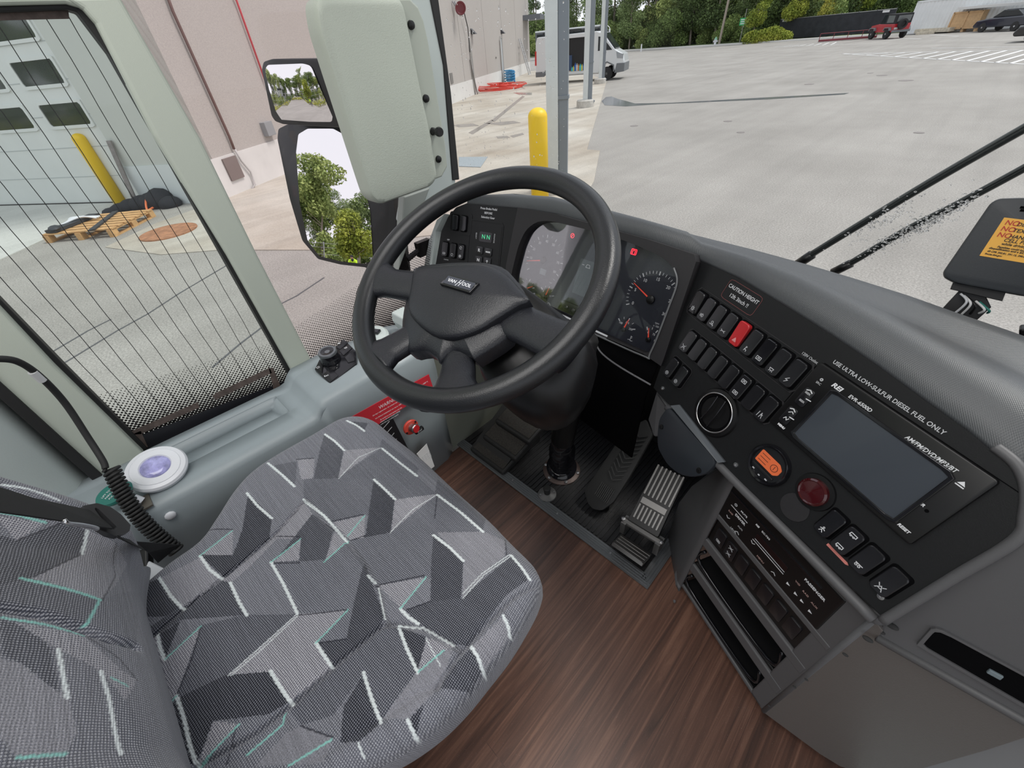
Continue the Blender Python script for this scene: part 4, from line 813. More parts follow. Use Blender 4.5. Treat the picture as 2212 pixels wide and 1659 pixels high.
rows += [srow(.15, 0, .004), srow(.165, 0, .022), srow(.18, 0, .034), srow(.30, 0, .040), srow(.34, 0, .034), srow(.40, 0, .030), srow(.47, 0, .030, -.005), srow(.505, 0, .02, -.02), srow(.52, 0, .01, -.05), srow(.53, 0, 0, -.12)]
b = B(); loft(b, rows, closed=False); side_ = struct(obj('trim_8', b, M['sill'], smooth='auto', solid=.003), 'blue-grey sill and side casing below the driver window')
b = B(); c = onZ(*zs(1620, 1460), .46); box(b, c, (.020, .006, .003), (0, 1, 0), (1, 0, 0)); tag(obj('sill_button', b, M['blk']), 'small dark slot insert in the sill tray edge', 'insert')
b = B(); c = onX(*zb(805, 467), -.862); ball(b, c, .010, .5, 1, 1); tag(obj('cover_cap', b, M['wplast'], smooth=True), 'small white round cap on the sill side behind the seat', 'cap')
# light green kick wall forward of the sill casing
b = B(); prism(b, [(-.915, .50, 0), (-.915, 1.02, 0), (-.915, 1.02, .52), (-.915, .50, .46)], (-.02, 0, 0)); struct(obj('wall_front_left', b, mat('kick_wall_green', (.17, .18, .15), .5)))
b = B(); prism(b, [(-1.1, 1.0, -.6), (1.4, 1.0, -.6), (1.4, 1.0, .58), (-1.1, 1.0, .58)], (0, .03, 0)); struct(obj('wall_front', b, M['blkr']))
# controls on the pod
cpl = Pl(onZ(712, 775, .506), (0, 1, 0), (0.10, -.04, 1)); cpl = Pl(cpl.O, cpl.u, cpl.n)
mc = thing('mirror_control', 'black rotary mirror control panel with an Esc key on the window sill', 'control panel', cpl.O)
quad = [cpl.px(*z8(*p)) for p in ((165, 660), (310, 800), (545, 610), (540, 500), (430, 392), (350, 470))]
b = B(); plate(b, cpl, roundpoly(quad, .004), -.012, .004, .002); obj('panel', b, M['gloss'], mc, smooth='auto')
for q in (((180, 655), (240, 700), (250, 600), (215, 580)), ((245, 710), (310, 785), (385, 725), (320, 660)), ((360, 465), (425, 400), (470, 430), (400, 490)), ((390, 500), (470, 440), (510, 475), (430, 545)), ((440, 560), (515, 490), (530, 590), (470, 610))):
    b = B(); plate(b, cpl, roundpoly([cpl.px(*z8(*p)) for p in q], .002), .003, .0062, .001); obj('key', b, M['sw'], mc, smooth='auto')
kc = cpl.px(*z8(318, 585)); b = B(); lathe(b, cpl.w(*kc), cpl.n, [(.026, .003), (.026, .010), (.0245, .012), (.0235, .030), (.024, .032)], 36); obj('knob_base', b, M['gloss'], mc, smooth='auto')
b = B(); lathe(b, cpl.w(*kc), cpl.n, [(.024, .031), (.024, .035), (.0225, .0375), (.017, .0375), (.016, .0355)], 36); obj('knob_ring', b, M['alu'], mc, smooth='auto')
b = B(); lathe(b, cpl.w(*kc), cpl.n, [(.017, .034), (.0165, .037), (.010, .0358), (.003, .0352)], 36); obj('knob_cap', b, M['gloss'], mc, smooth='auto')
ep = cpl.px(*z8(277, 727)); text('Esc', cpl, *ep, .0085, M['white'], mc, h=.0064, ang=-12)
b = B(); e = cpl.px(*z8(390, 437)); strokes(b, cpl, [[(e[0]+.0035*math.cos(a), e[1]+.0035*math.sin(a)), (e[0]-.0035*math.cos(a), e[1]-.0035*math.sin(a))] for a in (0, PI/4, PI/2, 3*PI/4)], .0008, .0062, .0066)
e = cpl.px(*z8(450, 477)); strokes(b, cpl, [[(e[0]-.004, e[1]+.002), (e[0]+.004, e[1]+.002), (e[0]+.002, e[1]-.003), (e[0]-.002, e[1]-.003), (e[0]-.004, e[1]+.002)], arc(e[0], e[1]-.001, .0025, 20, 160, 6)], .0007, .0062, .0066)
e = cpl.px(*z8(205, 652)); strokes(b, cpl, [[(e[0]-.004, e[1]-.003), (e[0]+.003, e[1]-.003), (e[0]+.003, e[1]+.003), (e[0]-.004, e[1]+.003), (e[0]-.004, e[1]-.003)], [(e[0], e[1]-.003), (e[0], e[1]+.003)]], .0007, .0062, .0066); obj('key_symbol', b, M['white'], mc)
# second small switch pod seen through the wheel
p0 = onZ(812, 722, .50); b = B(); lathe(b, p0, (.1, -.1, 1), [(.035, -.04), (.034, .0), (.028, .006), (.001, .006)], 24, sx=1.3); sp2 = thing('switch_pod', 'small grey window switch pod seen through the left of the steering wheel', 'switch', p0); obj('housing', b, M['sage2'], sp2, smooth='auto')
b = B(); box(b, p0+[0, 0, .010], (.03, .018, .008), (1, .5, 0), (-.5, 1, 0)); obj('rocker', b, M['gloss'], sp2, bevel=.002)
# grey trim box at the foot of the A pillar (seen between the spokes)
b = B(); pts = PX(XG+.08, z8(845, 140), z8(960, 85), z8(1000, 300), z8(900, 280), z8(855, 215)); prism(b, pts, (.06, .0, 0)); struct(obj('trim_9', b, M['sage2'], bevel=.006))
# warning labels and fire switch on the casing side: plane of the casing
CP = Pl((-.866, .30, .42), (0, 1, 0), (1, 0, .09)); 
def cpx(pl, *pts): return [pl.px(*p) for p in pts]
wl_ = thing('warning_plate', 'red warning plate with white lettering on the casing left of the seat', 'label', CP.on(830, 880))
rp = cpx(CP, (752, 903), (925, 808), (935, 838), (815, 917)); L0 = np.array(rp[0]); L1_ = np.array(rp[1]); ang = math.degrees(math.atan2(*(L1_-L0)[::-1]))
b = B(); plate(b, CP, rp, .0015, .003, .0003); obj('plate', b, M['sticker_red'], wl_)
wpx = lambda x, y: CP.px(x, y)
for s, p, sz in (('WARNING', z8(830, 945), .014), ('During a regeneration, the exhaust may be', z8(800, 1000), .0048), ('hot. Exhaust temperature can rise to 1000° F.', z8(830, 1022), .0048), ('Be careful to avoid contact with the', z8(845, 1048), .0048), ('exhaust. Be sure to start nothing', z8(835, 1075), .0048), ('under the bus or burn hazard.', z8(830, 1100), .0048)):
    text(s, CP, *wpx(*p), sz, M['white'], wl_, 'warning_text', .0032, ang, shear=.2)
text('rise to 1000° F.', CP, *wpx(*z8(1130, 785)), .0055, M['white'], wl_, 'warning_text', .0032, ang, shear=.2)
bl_ = thing('instruction_plate', 'black instruction plate behind the front left corner of the seat', 'label', CP.on(852, 945)); q = cpx(CP, z8(735, 1170), z8(860, 1088), z8(1000, 1365), z8(900, 1400)); b = B(); plate(b, CP, q, .0015, .004, .0005); obj('plate', b, M['sticker_blk'], bl_)
b = B()
for k in range(4): e0 = np.array(CP.px(*z8(790+k*22, 1160+k*52))); strokes(b, CP, [[e0+[-.012, -.004], e0+[.016, .007]]], .0016, .0041, .0045)
obj('lettering', b, M['print'], bl_)
fk = thing('fire_switch', 'round red emergency switch with a clear guard on the casing', 'switch', CP.on(888, 924)); kc = np.array(CP.px(*z8(1022, 1170)))
b = B(); lathe(b, CP.w(*kc), CP.n, [(.024, 0), (.024, .004), (.022, .006), (.001, .006)], 36); obj('backplate', b, mat('coral_red', (.55, .06, .04), .4), fk, smooth='auto')
b = B(); lathe(b, CP.w(*kc), CP.n+np.array([0, .25, 0]), [(.0125, .004), (.012, .014), (.0135, .016), (.0135, .021), (.012, .023)], 28); obj('guard', b, M['steel'], fk, smooth='auto')
b = B(); lathe(b, CP.w(*kc)+CP.n*.022+np.array([0, .0055, 0]), CP.n+np.array([0, .25, 0]), [(.0115, 0), (.0115, .003), (.001, .003)], 28); obj('button', b, M['red'], fk, smooth='auto')
b = B(); [lathe(b, CP.w(*(kc+np.array(o))), CP.n, [(.003, .005), (.003, .0085), (.0015, .009)], 10) for o in ((-.019, -.007), (.017, .011))]; obj('screw', b, M['blk'], fk)
b = B(); e = kc+np.array([.018, -.022]); plate(b, CP, rrect(.030, .012, .002, 3, *e), .004, .014, .002); obj('tag_strip', b, M['blk'], fk)
text('STOP', CP, *e, .007, M['print'], fk, h=.0145, ang=8)
wlb = thing('data_label', 'white printed data label with a small table low on the casing', 'label', CP.on(925, 975)); q = cpx(CP, z8(1075, 1410), z8(1165, 1318), z8(1235, 1520), z8(1185, 1560)); b = B(); plate(b, CP, q, .0015, .0025, .0002); obj('label_paper', b, M['paper'], wlb)
b = B(); c0 = np.mean(np.array(q), 0)+[.004, .008]
strokes(b, CP, [[c0+[-.014, .007*k-.01], c0+[.014, .007*k-.006]] for k in range(4)]+[[c0+[.009*k-.014, -.012], c0+[.009*k-.016, .012]] for k in range(4)], .0008, .0026, .0029); obj('table_lines', b, M['print'], wlb)
# ---------------------------------------------------------------- seat-side objects: puck light, green knob, coiled cable
pc_ = onZ(337, 1010, .505); pn = nrm((.35, .12, 1)); dk = thing('puck_light', 'round white puck with a violet lens on the rear of the window sill', 'lamp', pc_-pn*.03)
b = B(); lathe(b, pc_, pn, [(.030, -.034), (.046, -.022), (.052, -.010), (.053, -.003), (.050, .002), (.043, .004), (.042, .003), (.0415, .0045), (.0275, .006), (.026, .004)], 48); obj('housing', b, M['wplast'], dk, smooth='auto')
b = B(); lathe(b, pc_, pn, [(.0265, .003), (.024, .0065), (.016, .009), (.001, .010)], 36); obj('lens', b, M['purple'], dk, smooth=True)
kc = onX(*zq(1300, 560), -.915); gk = thing('pull_knob', 'green T-shaped pull knob with white lettering beside the coiled cable', 'knob', kc-[0, 0, .04])
kn = nrm((.25, -.05, 1)); b = B(); lathe(b, kc, kn, [(.010, -.012), (.022, -.006), (.024, 0), (.022, .004), (.001, .005)], 32, ux=(0, 1, 0), sx=1.25); obj('handle', b, M['teal'], gk, smooth='auto')
b = B(); tube(b, [kc, kc+[.018, .018, -.022]], .009, 12); obj('stem', b, M['teal'], gk, smooth='auto'); b = B(); tube(b, [kc+[.016, .016, -.020], kc+[.023, .023, -.032]], .010, 12); obj('collar', b, M['wplast'], gk, smooth='auto')
b = B(); box(b, kc+[.024, .022, -.036], (.04, .03, .004)); obj('washer_plate', b, mat('old_metal', (.2, .18, .15), .5, metal=.5), gk)
kp = Pl(kc+kn*.0052, (0, 1, 0), kn); 
for k, s in enumerate(('LIFT TO RELEASE', 'PARK BRAKE', 'PULL UP')): text(s, kp, 0, .009-k*.008, .0052, M['white'], gk, h=.0004, ang=28)
# coiled cable
p0 = onX(-20, 775, -.93); top = [p0, onX(35, 780, -.94), onX(85, 812, -.955), onX(140, 870, -.965), onX(190, 945, -.945), onX(222, 995, -.915), onX(228, 1012, -.905)]
cc_ = thing('coiled_cable', 'black cable ending in a coil between the window pillar and the seat', 'cable', onX(380, 1180, -.86)); b = B(); tube(b, cat(top, 8), .0052, 10); obj('straight_lead', b, M['blkr'], cc_, smooth=True)
cl0 = onX(240, 1012, -.90); cl1 = onX(382, 1190, -.79); ax = cl1-cl0; Lx = np.linalg.norm(ax); ax = ax/Lx; u = nrm(np.cross(ax, (0, 0, 1))); v = np.cross(ax, u); pts = []
nt_ = 27
for k in range(nt_*16+1): a = 2*PI*k/16; s = k/(nt_*16); bend = .012*math.sin(PI*s); pts.append(cl0+ax*Lx*s+u*bend+(u*math.cos(a)+v*math.sin(a))*.0112)
b = B(); tube(b, [top[-1]]+pts, .0031, 7); obj('coil', b, M['blkr'], cc_, smooth=True)
b = B(); e0 = np.array(onX(70, 803, -.95)); e1 = np.array(onX(92, 822, -.956)); tube(b, [e0, e1], .0060, 12); obj('cable_tag', b, M['paper'], cc_)
# dark recess below the sill side by the seat
# ================================================================ driver seat
def seatmat():
    m, N, L, b_ = nodemat('moquette'); uv = N.new('ShaderNodeUVMap'); uv.uv_map = 'uv'; vc = N.new('ShaderNodeVertexColor'); vc.layer_name = 'pat'
    sp = N.new('ShaderNodeSeparateColor'); L.new(vc.outputs['Color'], sp.inputs[0])
    nz = N.new('ShaderNodeTexNoise'); nz.inputs['Scale'].default_value = 25; L.new(uv.outputs[0], nz.inputs['Vector'])
    dv = N.new('ShaderNodeVectorMath'); dv.operation = 'SCALE'; dv.inputs['Scale'].default_value = .004; L.new(nz.outputs['Color'], dv.inputs[0]); av = N.new('ShaderNodeVectorMath'); L.new(uv.outputs[0], av.inputs[0]); L.new(dv.outputs[0], av.inputs[1])
    mp = N.new('ShaderNodeMapping'); k = 2*PI/.0042; mp.inputs['Scale'].default_value = (k, k*1.15, 1); mp.inputs['Rotation'].default_value = (0, 0, .6); L.new(av.outputs[0], mp.inputs[0])
    sx = N.new('ShaderNodeSeparateXYZ'); L.new(mp.outputs[0], sx.inputs[0]); s1 = N.new('ShaderNodeMath'); s1.operation = 'SINE'; L.new(sx.outputs[0], s1.inputs[0]); s2 = N.new('ShaderNodeMath'); s2.operation = 'SINE'; L.new(sx.outputs[1], s2.inputs[0])
    ml = N.new('ShaderNodeMath'); ml.operation = 'MULTIPLY'; L.new(s1.outputs[0], ml.inputs[0]); L.new(s2.outputs[0], ml.inputs[1]); rm = ramp(N, [(.05, (0, 0, 0)), (.30, (1, 1, 1))]); L.new(ml.outputs[0], rm.inputs[0])
    A = ramp(N, [(0, (.010, .011, .018)), (.5, (.085, .09, .115)), (1, (.40, .395, .42))]); L.new(sp.outputs[0], A.inputs[0]); Bc = ramp(N, [(0, (.17, .175, .20)), (.5, (.34, .345, .37)), (1, (.085, .085, .115))]); L.new(sp.outputs[0], Bc.inputs[0])
    m1 = N.new('ShaderNodeMixRGB'); L.new(rm.outputs[0], m1.inputs[0]); L.new(A.outputs[0], m1.inputs[1]); L.new(Bc.outputs[0], m1.inputs[2])
    fn = N.new('ShaderNodeTexNoise'); fn.inputs['Scale'].default_value = 700; fn.inputs['Detail'].default_value = 3; L.new(uv.outputs[0], fn.inputs['Vector']); fr = ramp(N, [(.3, (.62,)*3), (.7, (1.35,)*3)]); L.new(fn.outputs[0], fr.inputs[0])
    m2 = N.new('ShaderNodeMixRGB'); m2.blend_type = 'MULTIPLY'; m2.inputs[0].default_value = 1; L.new(m1.outputs[0], m2.inputs[1]); L.new(fr.outputs[0], m2.inputs[2])
    # brushed stripe noise
    ms = N.new('ShaderNodeMapping'); ms.inputs['Rotation'].default_value = (0, 0, -.65); ms.inputs['Scale'].default_value = (9, 420, 1); L.new(uv.outputs[0], ms.inputs[0]); sn = N.new('ShaderNodeTexNoise'); sn.inputs['Scale'].default_value = 1; sn.inputs['Detail'].default_value = 4; L.new(ms.outputs[0], sn.inputs['Vector'])
    sr = ramp(N, [(.35, (.70,)*3), (.65, (1.32,)*3)]); L.new(sn.outputs[0], sr.inputs[0]); m3 = N.new('ShaderNodeMixRGB'); m3.blend_type = 'MULTIPLY'; m3.inputs[0].default_value = .45; L.new(m2.outputs[0], m3.inputs[1]); L.new(sr.outputs[0], m3.inputs[2])
    def over(prev, fac, c): q = N.new('ShaderNodeMixRGB'); L.new(fac, q.inputs[0]); L.new(prev.outputs[0], q.inputs[1]); q.inputs[2].default_value = (*c, 1); return q
    m4 = over(m3, vc.outputs['Alpha'], (.02, .02, .03)); m5 = over(m4, sp.outputs[1], (.80, .86, .86)); m6 = over(m5, sp.outputs[2], (.24, .56, .50))
    L.new(m6.outputs[0], b_.inputs['Base Color']); b_.inputs['Roughness'].default_value = .92; b_.inputs['Specular IOR Level'].default_value = .15; b_.inputs['Sheen Weight'].default_value = .25
    bp = N.new('ShaderNodeBump'); bp.inputs['Strength'].default_value = .5; bp.inputs['Distance'].default_value = .0006; L.new(ml.outputs[0], bp.inputs['Height']); L.new(bp.outputs[0], b_.inputs['Normal']); return m
M['seat'] = seatmat()
def inside(P, poly):
    x, y = P[:, 0], P[:, 1]; q = np.zeros(len(P), bool); n = len(poly)
    for i in range(n):
        (x0, y0), (x1, y1) = poly[i-1], poly[i]
        if y0 == y1: continue
        c = ((y0 > y) != (y1 > y)) & (x < (x1-x0)*(y-y0)/(y1-y0)+x0); q ^= c
    return q
def segdist(P, a, c):
    a, c = np.array(a, float), np.array(c, float); d = c-a; t = np.clip(((P-a)@d)/max(d@d, 1e-12), 0, 1); return np.linalg.norm(P-a-t[:, None]*d, axis=1)
def polydist(P, pts, closed=False):
    D = np.full(len(P), 9e9); n = len(pts)
    for i in range(n if closed else n-1): D = np.minimum(D, segdist(P, pts[i], pts[(i+1) % n]))
    return D
def cloth(name, P2, to3, outline, pats, step, skirt, parent, edge_r, seams, relief):
    """a padded panel: 2-D outline filled with a fine grid; to3(P, rise) lifts it into space."""
    o = np.array(outline); x0, y0 = o.min(0); x1, y1 = o.max(0); nx, ny = int((x1-x0)/step)+2, int((y1-y0)/step)+2
    X, Y = np.meshgrid(x0+np.arange(nx)*step, y0+np.arange(ny)*step); P = np.stack([X.ravel(), Y.ravel()], 1); ins = inside(P, outline)
    idx = np.arange(nx*ny).reshape(ny, nx); ok = ins.reshape(ny, nx); cell = ok[:-1, :-1] & ok[1:, :-1] & ok[:-1, 1:] & ok[1:, 1:]
    a, b_, c, d = idx[:-1, :-1][cell], idx[:-1, 1:][cell], idx[1:, 1:][cell], idx[1:, :-1][cell]; F_ = np.stack([a, b_, c, d], 1); used = np.unique(F_); remap = -np.ones(nx*ny, int); remap[used] = np.arange(len(used)); F_ = remap[F_]; P = P[used]
    # boundary edges
    E_ = np.concatenate([F_[:, [0, 1]], F_[:, [1, 2]], F_[:, [2, 3]], F_[:, [3, 0]]]); key = np.sort(E_, 1); h = key[:, 0].astype(np.int64)*len(P)+key[:, 1]; un, inv_, cnt = np.unique(h, return_inverse=True, return_counts=True); be = E_[cnt[inv_] == 1]; bv = np.unique(be)
    # snap boundary vertices onto the outline
    Pb = P[bv]; best = np.full(len(Pb), 9e9); np_ = Pb.copy()
    for i in range(len(outline)):
        s, e = o[i-1], o[i]; dd = e-s; t = np.clip(((Pb-s)@dd)/max(dd@dd, 1e-12), 0, 1); q = s+t[:, None]*dd; r = np.linalg.norm(Pb-q, axis=1); m = r < best; best[m] = r[m]; np_[m] = q[m]
    P[bv] = np_
    D = polydist(P, outline, True); rr = np.clip(edge_r-D, 0, edge_r); rise = np.sqrt(np.maximum(edge_r**2-rr**2, 0))-edge_r
    rise = rise+relief(P)
    for pts, dep, wd in seams: rise -= dep*np.exp(-(polydist(P, pts)/wd)**2)
    V3 = to3(P, rise); col = np.zeros((len(P), 4)); tone = np.full(len(P), .55); white = np.zeros(len(P)); teal = np.zeros(len(P)); dk = np.zeros(len(P))
    wob = P+np.stack([np.sin(P[:, 1]*900)*.0004, np.sin(P[:, 0]*800)*.0004], 1)
    for kind, val, pts in pats:
        if kind == 'poly': tone[inside(wob, pts)] = val
    for kind, val, pts in pats:
        if kind in ('white', 'teal', 'dark'):
            dd = polydist(wob, pts); mk = np.clip((val/2-dd)/(step*.6)+.5, 0, 1)
            if kind == 'white': white = np.maximum(white, mk*(.80+.20*np.sin(P[:, 0]*1500)*np.sin(P[:, 1]*1300)))
            elif kind == 'teal': teal = np.maximum(teal, mk*.9)
            else: dk = np.maximum(dk, mk*.9)
    col[:, 0] = tone; col[:, 1] = white; col[:, 2] = teal; col[:, 3] = dk
    # skirt
    nb = len(bv); off = len(V3); rm2 = {int(v): i for i, v in enumerate(bv)}; ring = []; vs = [V3]; cs = [col]; ps = [P]
    faces = F_.tolist(); prev = {int(v): int(v) for v in bv}
    for lv, (sh, dz) in enumerate(skirt):
        q = to3(P[bv]+(P.mean(0)-P[bv])*sh, np.full(nb, rise[bv].mean())+dz); vs.append(q); cs.append(np.tile([.55, 0, 0, 0], (nb, 1))); pp_ = P[bv].copy(); pp_ += nrm2(P[bv]-P.mean(0))*(-dz); ps.append(pp_)
        cur = {int(v): off+lv*nb+rm2[int(v)] for v in bv}
        for e in be: i, j = int(e[0]), int(e[1]); faces.append([prev[j], prev[i], cur[i], cur[j]])
        prev = cur
    V3 = np.concatenate(vs); col = np.concatenate(cs); PP = np.concatenate(ps)
    me = bpy.data.meshes.new(name); me.from_pydata(V3.tolist(), [], faces)
    ca = me.color_attributes.new('pat', 'FLOAT_COLOR', 'POINT'); ca.data.foreach_set('color', col.astype(np.float32).ravel())
    ul = me.uv_layers.new(name='uv'); li = np.zeros(len(me.loops), np.int32); me.loops.foreach_get('vertex_index', li); ul.data.foreach_set('uv', PP[li].astype(np.float32).ravel())
    return obj(name, me, M['seat'], parent, smooth=True)
def nrm2(a): return a/np.maximum(np.linalg.norm(a, axis=1)[:, None], 1e-9)
ZS = .470
sxy = lambda x, y: tuple(onZ(*z9(x, y), ZS)[:2])
st = thing('driver_seat', 'air-sprung driver seat in grey patterned moquette with white and teal lines', 'seat', (-.49, -.05, 0))
oz = .452
outl = [tuple(onZ(x, y, oz)[:2]) for x, y in ((268, 1330), (300, 1283), (370, 1222), (435, 1175), (470, 1130), (505, 1075), (545, 1030), (600, 992), (680, 948), (735, 915), (775, 906), (810, 914), (850, 943), (910, 990), (985, 1060), (1060, 1127), (1110, 1180), (1150, 1222), (1166, 1248), (1168, 1270), (1150, 1318), (1105, 1392), (1050, 1462), (1000, 1522), (940, 1580), (870, 1630), (800, 1668))]
rx = outl[-1]; outl += [(-.245, -.16), (-.25, -.24), (-.28, -.30), (-.45, -.32), (-.66, -.31)]
outl = [tuple(p) for p in cat([np.array(p) for p in outl], 4, True)]
D_, M_, L_ = 0.0, .30, 1.0
def pat(kind, val, *pts): return (kind, val, [sxy(*p) for p in pts])
PT = [
 pat('poly', .45, (820, 940), (1120, 730), (1230, 960), (1220, 1000), (1100, 1100), (900, 1250), (820, 1350), (510, 1600), (370, 1640), (200, 1640), (190, 1440), (270, 1330), (380, 1000), (590, 945)),
 pat('poly', .25, (820, 940), (510, 1225), (370, 1340), (270, 1320), (380, 1000), (590, 945)),
 pat('poly', L_, (510, 1225), (820, 940), (1060, 925), (915, 1078), (990, 1190), (800, 1350), (705, 1210)),
 pat('poly', D_, (705, 1210), (805, 1360), (700, 1410), (445, 1440), (370, 1640), (300, 1640), (215, 1400), (290, 1330), (500, 1225)),
 pat('poly', L_, (445, 1440), (565, 1455), (375, 1650)),
 pat('poly', .5, (565, 1455), (700, 1410), (800, 1350), (780, 1400), (600, 1600), (500, 1640), (375, 1650)),
 pat('poly', L_, (225, 1150), (385, 1005), (275, 1320), (165, 1445), (110, 1300), (105, 1100), (190, 1040)),
 pat('poly', D_, (100, 830), (205, 790), (305, 925), (250, 960), (90, 965)),
 pat('poly', .12, (520, 805), (592, 946), (300, 975), (100, 1100), (110, 1040), (480, 790)),
 pat('poly', D_, (200, 1040), (295, 980), (225, 1150)),
 pat('poly', .85, (205, 790), (395, 690), (480, 780), (300, 920)),
 pat('poly', D_, (620, 405), (718, 508), (705, 595), (490, 775), (395, 685), (535, 680), (585, 560)),
 pat('poly', L_, (390, 685), (540, 570), (535, 680)),
 pat('poly', .9, (715, 590), (860, 430), (905, 490), (845, 600), (740, 600), (600, 740), (520, 805), (480, 785), (705, 600)),
 pat('poly', .10, (905, 490), (1000, 560), (955, 700), (840, 700), (715, 710)) ,
 pat('poly', .12, (905, 490), (1000, 555), (958, 690), (838, 700), (870, 600)),
 pat('poly', .42, (715, 708), (955, 690), (1060, 620), (1120, 700), (1120, 735), (825, 938)),
 pat('poly', L_, (715, 705), (848, 600), (835, 695)),
 pat('poly', L_, (1005, 568), (1062, 610), (955, 700)),
 pat('poly', .35, (865, 425), (870, 340), (915, 335), (1025, 335), (1225, 195), (1385, 320), (1480, 408), (1290, 560), (1150, 500), (1000, 530), (930, 470)),
 pat('poly', .15, (968, 142), (1055, 212), (1028, 335), (915, 338), (945, 230)),
 pat('poly', L_, (1058, 212), (1215, 190), (1028, 335)),
 pat('poly', L_, (845, 258), (925, 252), (912, 335), (860, 342)),
 pat('poly', .3, (735, 280), (845, 262), (830, 372)),
 pat('poly', D_, (1192, 342), (1288, 435), (1270, 583), (1255, 600), (1080, 610), (1150, 590)),
 pat('poly', L_, (1288, 435), (1480, 405), (1268, 583)),
 pat('poly', L_, (1000, 528), (1150, 502), (1142, 600), (1072, 606)),
 pat('poly', .38, (1080, 608), (1270, 583), (1480, 410), (1690, 577), (1600, 715), (1465, 598), (1450, 800), (1430, 790), (1200, 822), (1130, 740)),
 pat('poly', .8, (1480, 585), (1690, 577), (1795, 610), (1790, 690), (1600, 890), (1600, 715)),
 pat('poly', .05, (1465, 598), (1602, 716), (1592, 895), (1450, 900), (1455, 720)),
 pat('poly', .12, (1335, 935), (1450, 898), (1592, 893), (1825, 692), (1905, 800), (1800, 880), (1625, 1105), (1565, 1105), (1395, 1000)),
 pat('poly', L_, (1210, 820), (1430, 790), (1315, 930)),
 pat('poly', .05, (1140, 705), (1232, 955), (1222, 1000), (990, 1190), (915, 1078), (1058, 1062), (1095, 880)),
 pat('poly', .28, (1000, 1190), (1220, 1005), (1295, 1005), (1390, 1220), (1225, 1450), (1140, 1225), (1000, 1420), (850, 1460), (800, 1400), (820, 1350)),
 pat('poly', .02, (1300, 1010), (1432, 1065), (1392, 1218)),
 pat('poly', L_, (1432, 1065), (1560, 1105), (1395, 1225)),
 pat('poly', .04, (1140, 1225), (1228, 1455), (1130, 1540), (1040, 1545), (1050, 1380)),
 pat('poly', .75, (1230, 1440), (1395, 1225), (1560, 1110), (1500, 1290), (1420, 1370), (1350, 1440)),
 pat('poly', .06, (1350, 1450), (1425, 1370), (1382, 1500)),
 pat('poly', .15, (1640, 1118), (1690, 1205), (1620, 1305), (1490, 1300), (1560, 1200)),
 pat('poly', .85, (1640, 1118), (1785, 975), (1812, 1055), (1690, 1205)),
 pat('poly', .7, (850, 1465), (1005, 1520), (960, 1640), (640, 1650), (780, 1500)),
 pat('poly', .1, (1070, 78), (1165, 85), (1148, 122)), pat('poly', .3, (1228, 150), (1395, 285), (1385, 320), (1215, 190)),
 pat('poly', .25, (1480, 330), (1700, 500), (1690, 575), (1470, 400)),
]
wl_n = [((970, 140), (1015, 172), (1058, 212)), ((1228, 195), (1310, 262), (1388, 322)), ((708, 268), (770, 320), (828, 372)), ((612, 405), (660, 462), (718, 510)), ((865, 425), (960, 500), (1060, 612)), ((1192, 342), (1240, 385), (1290, 434)), ((1480, 408), (1590, 490), (1690, 577)), ((1465, 598), (1540, 655), (1602, 716)), ((390, 685), (430, 745), (480, 782)), ((708, 705), (760, 800), (825, 938)), ((522, 802), (560, 890), (593, 948)), ((205, 788), (250, 865), (306, 925)), ((190, 1040), (200, 1100), (222, 1160)), ((275, 1325), (310, 1430), (340, 1560), (375, 1655)), ((705, 1208), (750, 1280), (806, 1360)), ((915, 1078), (950, 1130), (990, 1190)), ((1140, 1220), (1180, 1340), (1226, 1455)), ((1300, 1005), (1340, 1110), (1395, 1228)), ((1310, 930), (1350, 970), (1396, 1002)), ((1160, 770), (1190, 805)), ((1640, 1115), (1670, 1160), (1690, 1218)), ((1785, 975), (1805, 1010), (1812, 1052)), ((1820, 690), (1865, 745), (1905, 802)), ((1070, 76), (1110, 95), (1150, 122)), ((1350, 1445), (1378, 1522)), ((1125, 1550), (1145, 1615)), ((1295, 1000), (1420, 1020), (1560, 1105)), ((1205, 825), (1235, 970))]
PT += [pat('white', .0042 if i < 25 else .002, *q) for i, q in enumerate(wl_n)]
PT += [pat('white', .0012, *q) for q in (((1265, 585), (1370, 480), (1480, 408)), ((1030, 338), (1120, 240), (1225, 190)), ((1600, 892), (1700, 780), (1825, 690)), ((1600, 870), (1690, 775), (1815, 685)), ((510, 1228), (660, 1090), (822, 940)), ((520, 1232), (670, 1098), (826, 948)), ((1430, 1070), (1500, 1200)))]
PT += [pat('teal', .0022, *q) for q in (((540, 570), (390, 685)), ((847, 600), (708, 705)), ((1147, 505), (1065, 590)), ((1065, 610), (950, 702)), ((1430, 790), (1310, 930)), ((1065, 925), (915, 1078)), ((388, 1000), (222, 1158)), ((275, 1325), (165, 1447)), ((565, 1455), (375, 1655)), ((780, 1400), (765, 1460), (600, 1600)), ((1515, 1130), (1398, 1225)), ((1000, 1530), (800, 1650)))]
PT += [pat('dark', .0018, *q) for q in (((380, 570), (540, 565)), ((730, 590), (842, 590)), ((990, 525), (1142, 498)), ((820, 946), (1062, 925)), ((1195, 820), (1422, 782)), ((850, 1465), (1005, 1522)), ((385, 1005), (345, 1150), (275, 1320)), ((1080, 610), (1150, 590)), ((840, 255), (920, 250)), ((715, 710), (840, 705)), ((400, 682), (530, 680)), ((915, 1080), (1060, 1062)), ((1340, 935), (1450, 900)), ((1480, 408), (1470, 520)), ((1790, 600), (1800, 690)), ((550, 1470), (510, 1640)), ((1385, 1230), (1430, 1080)))]
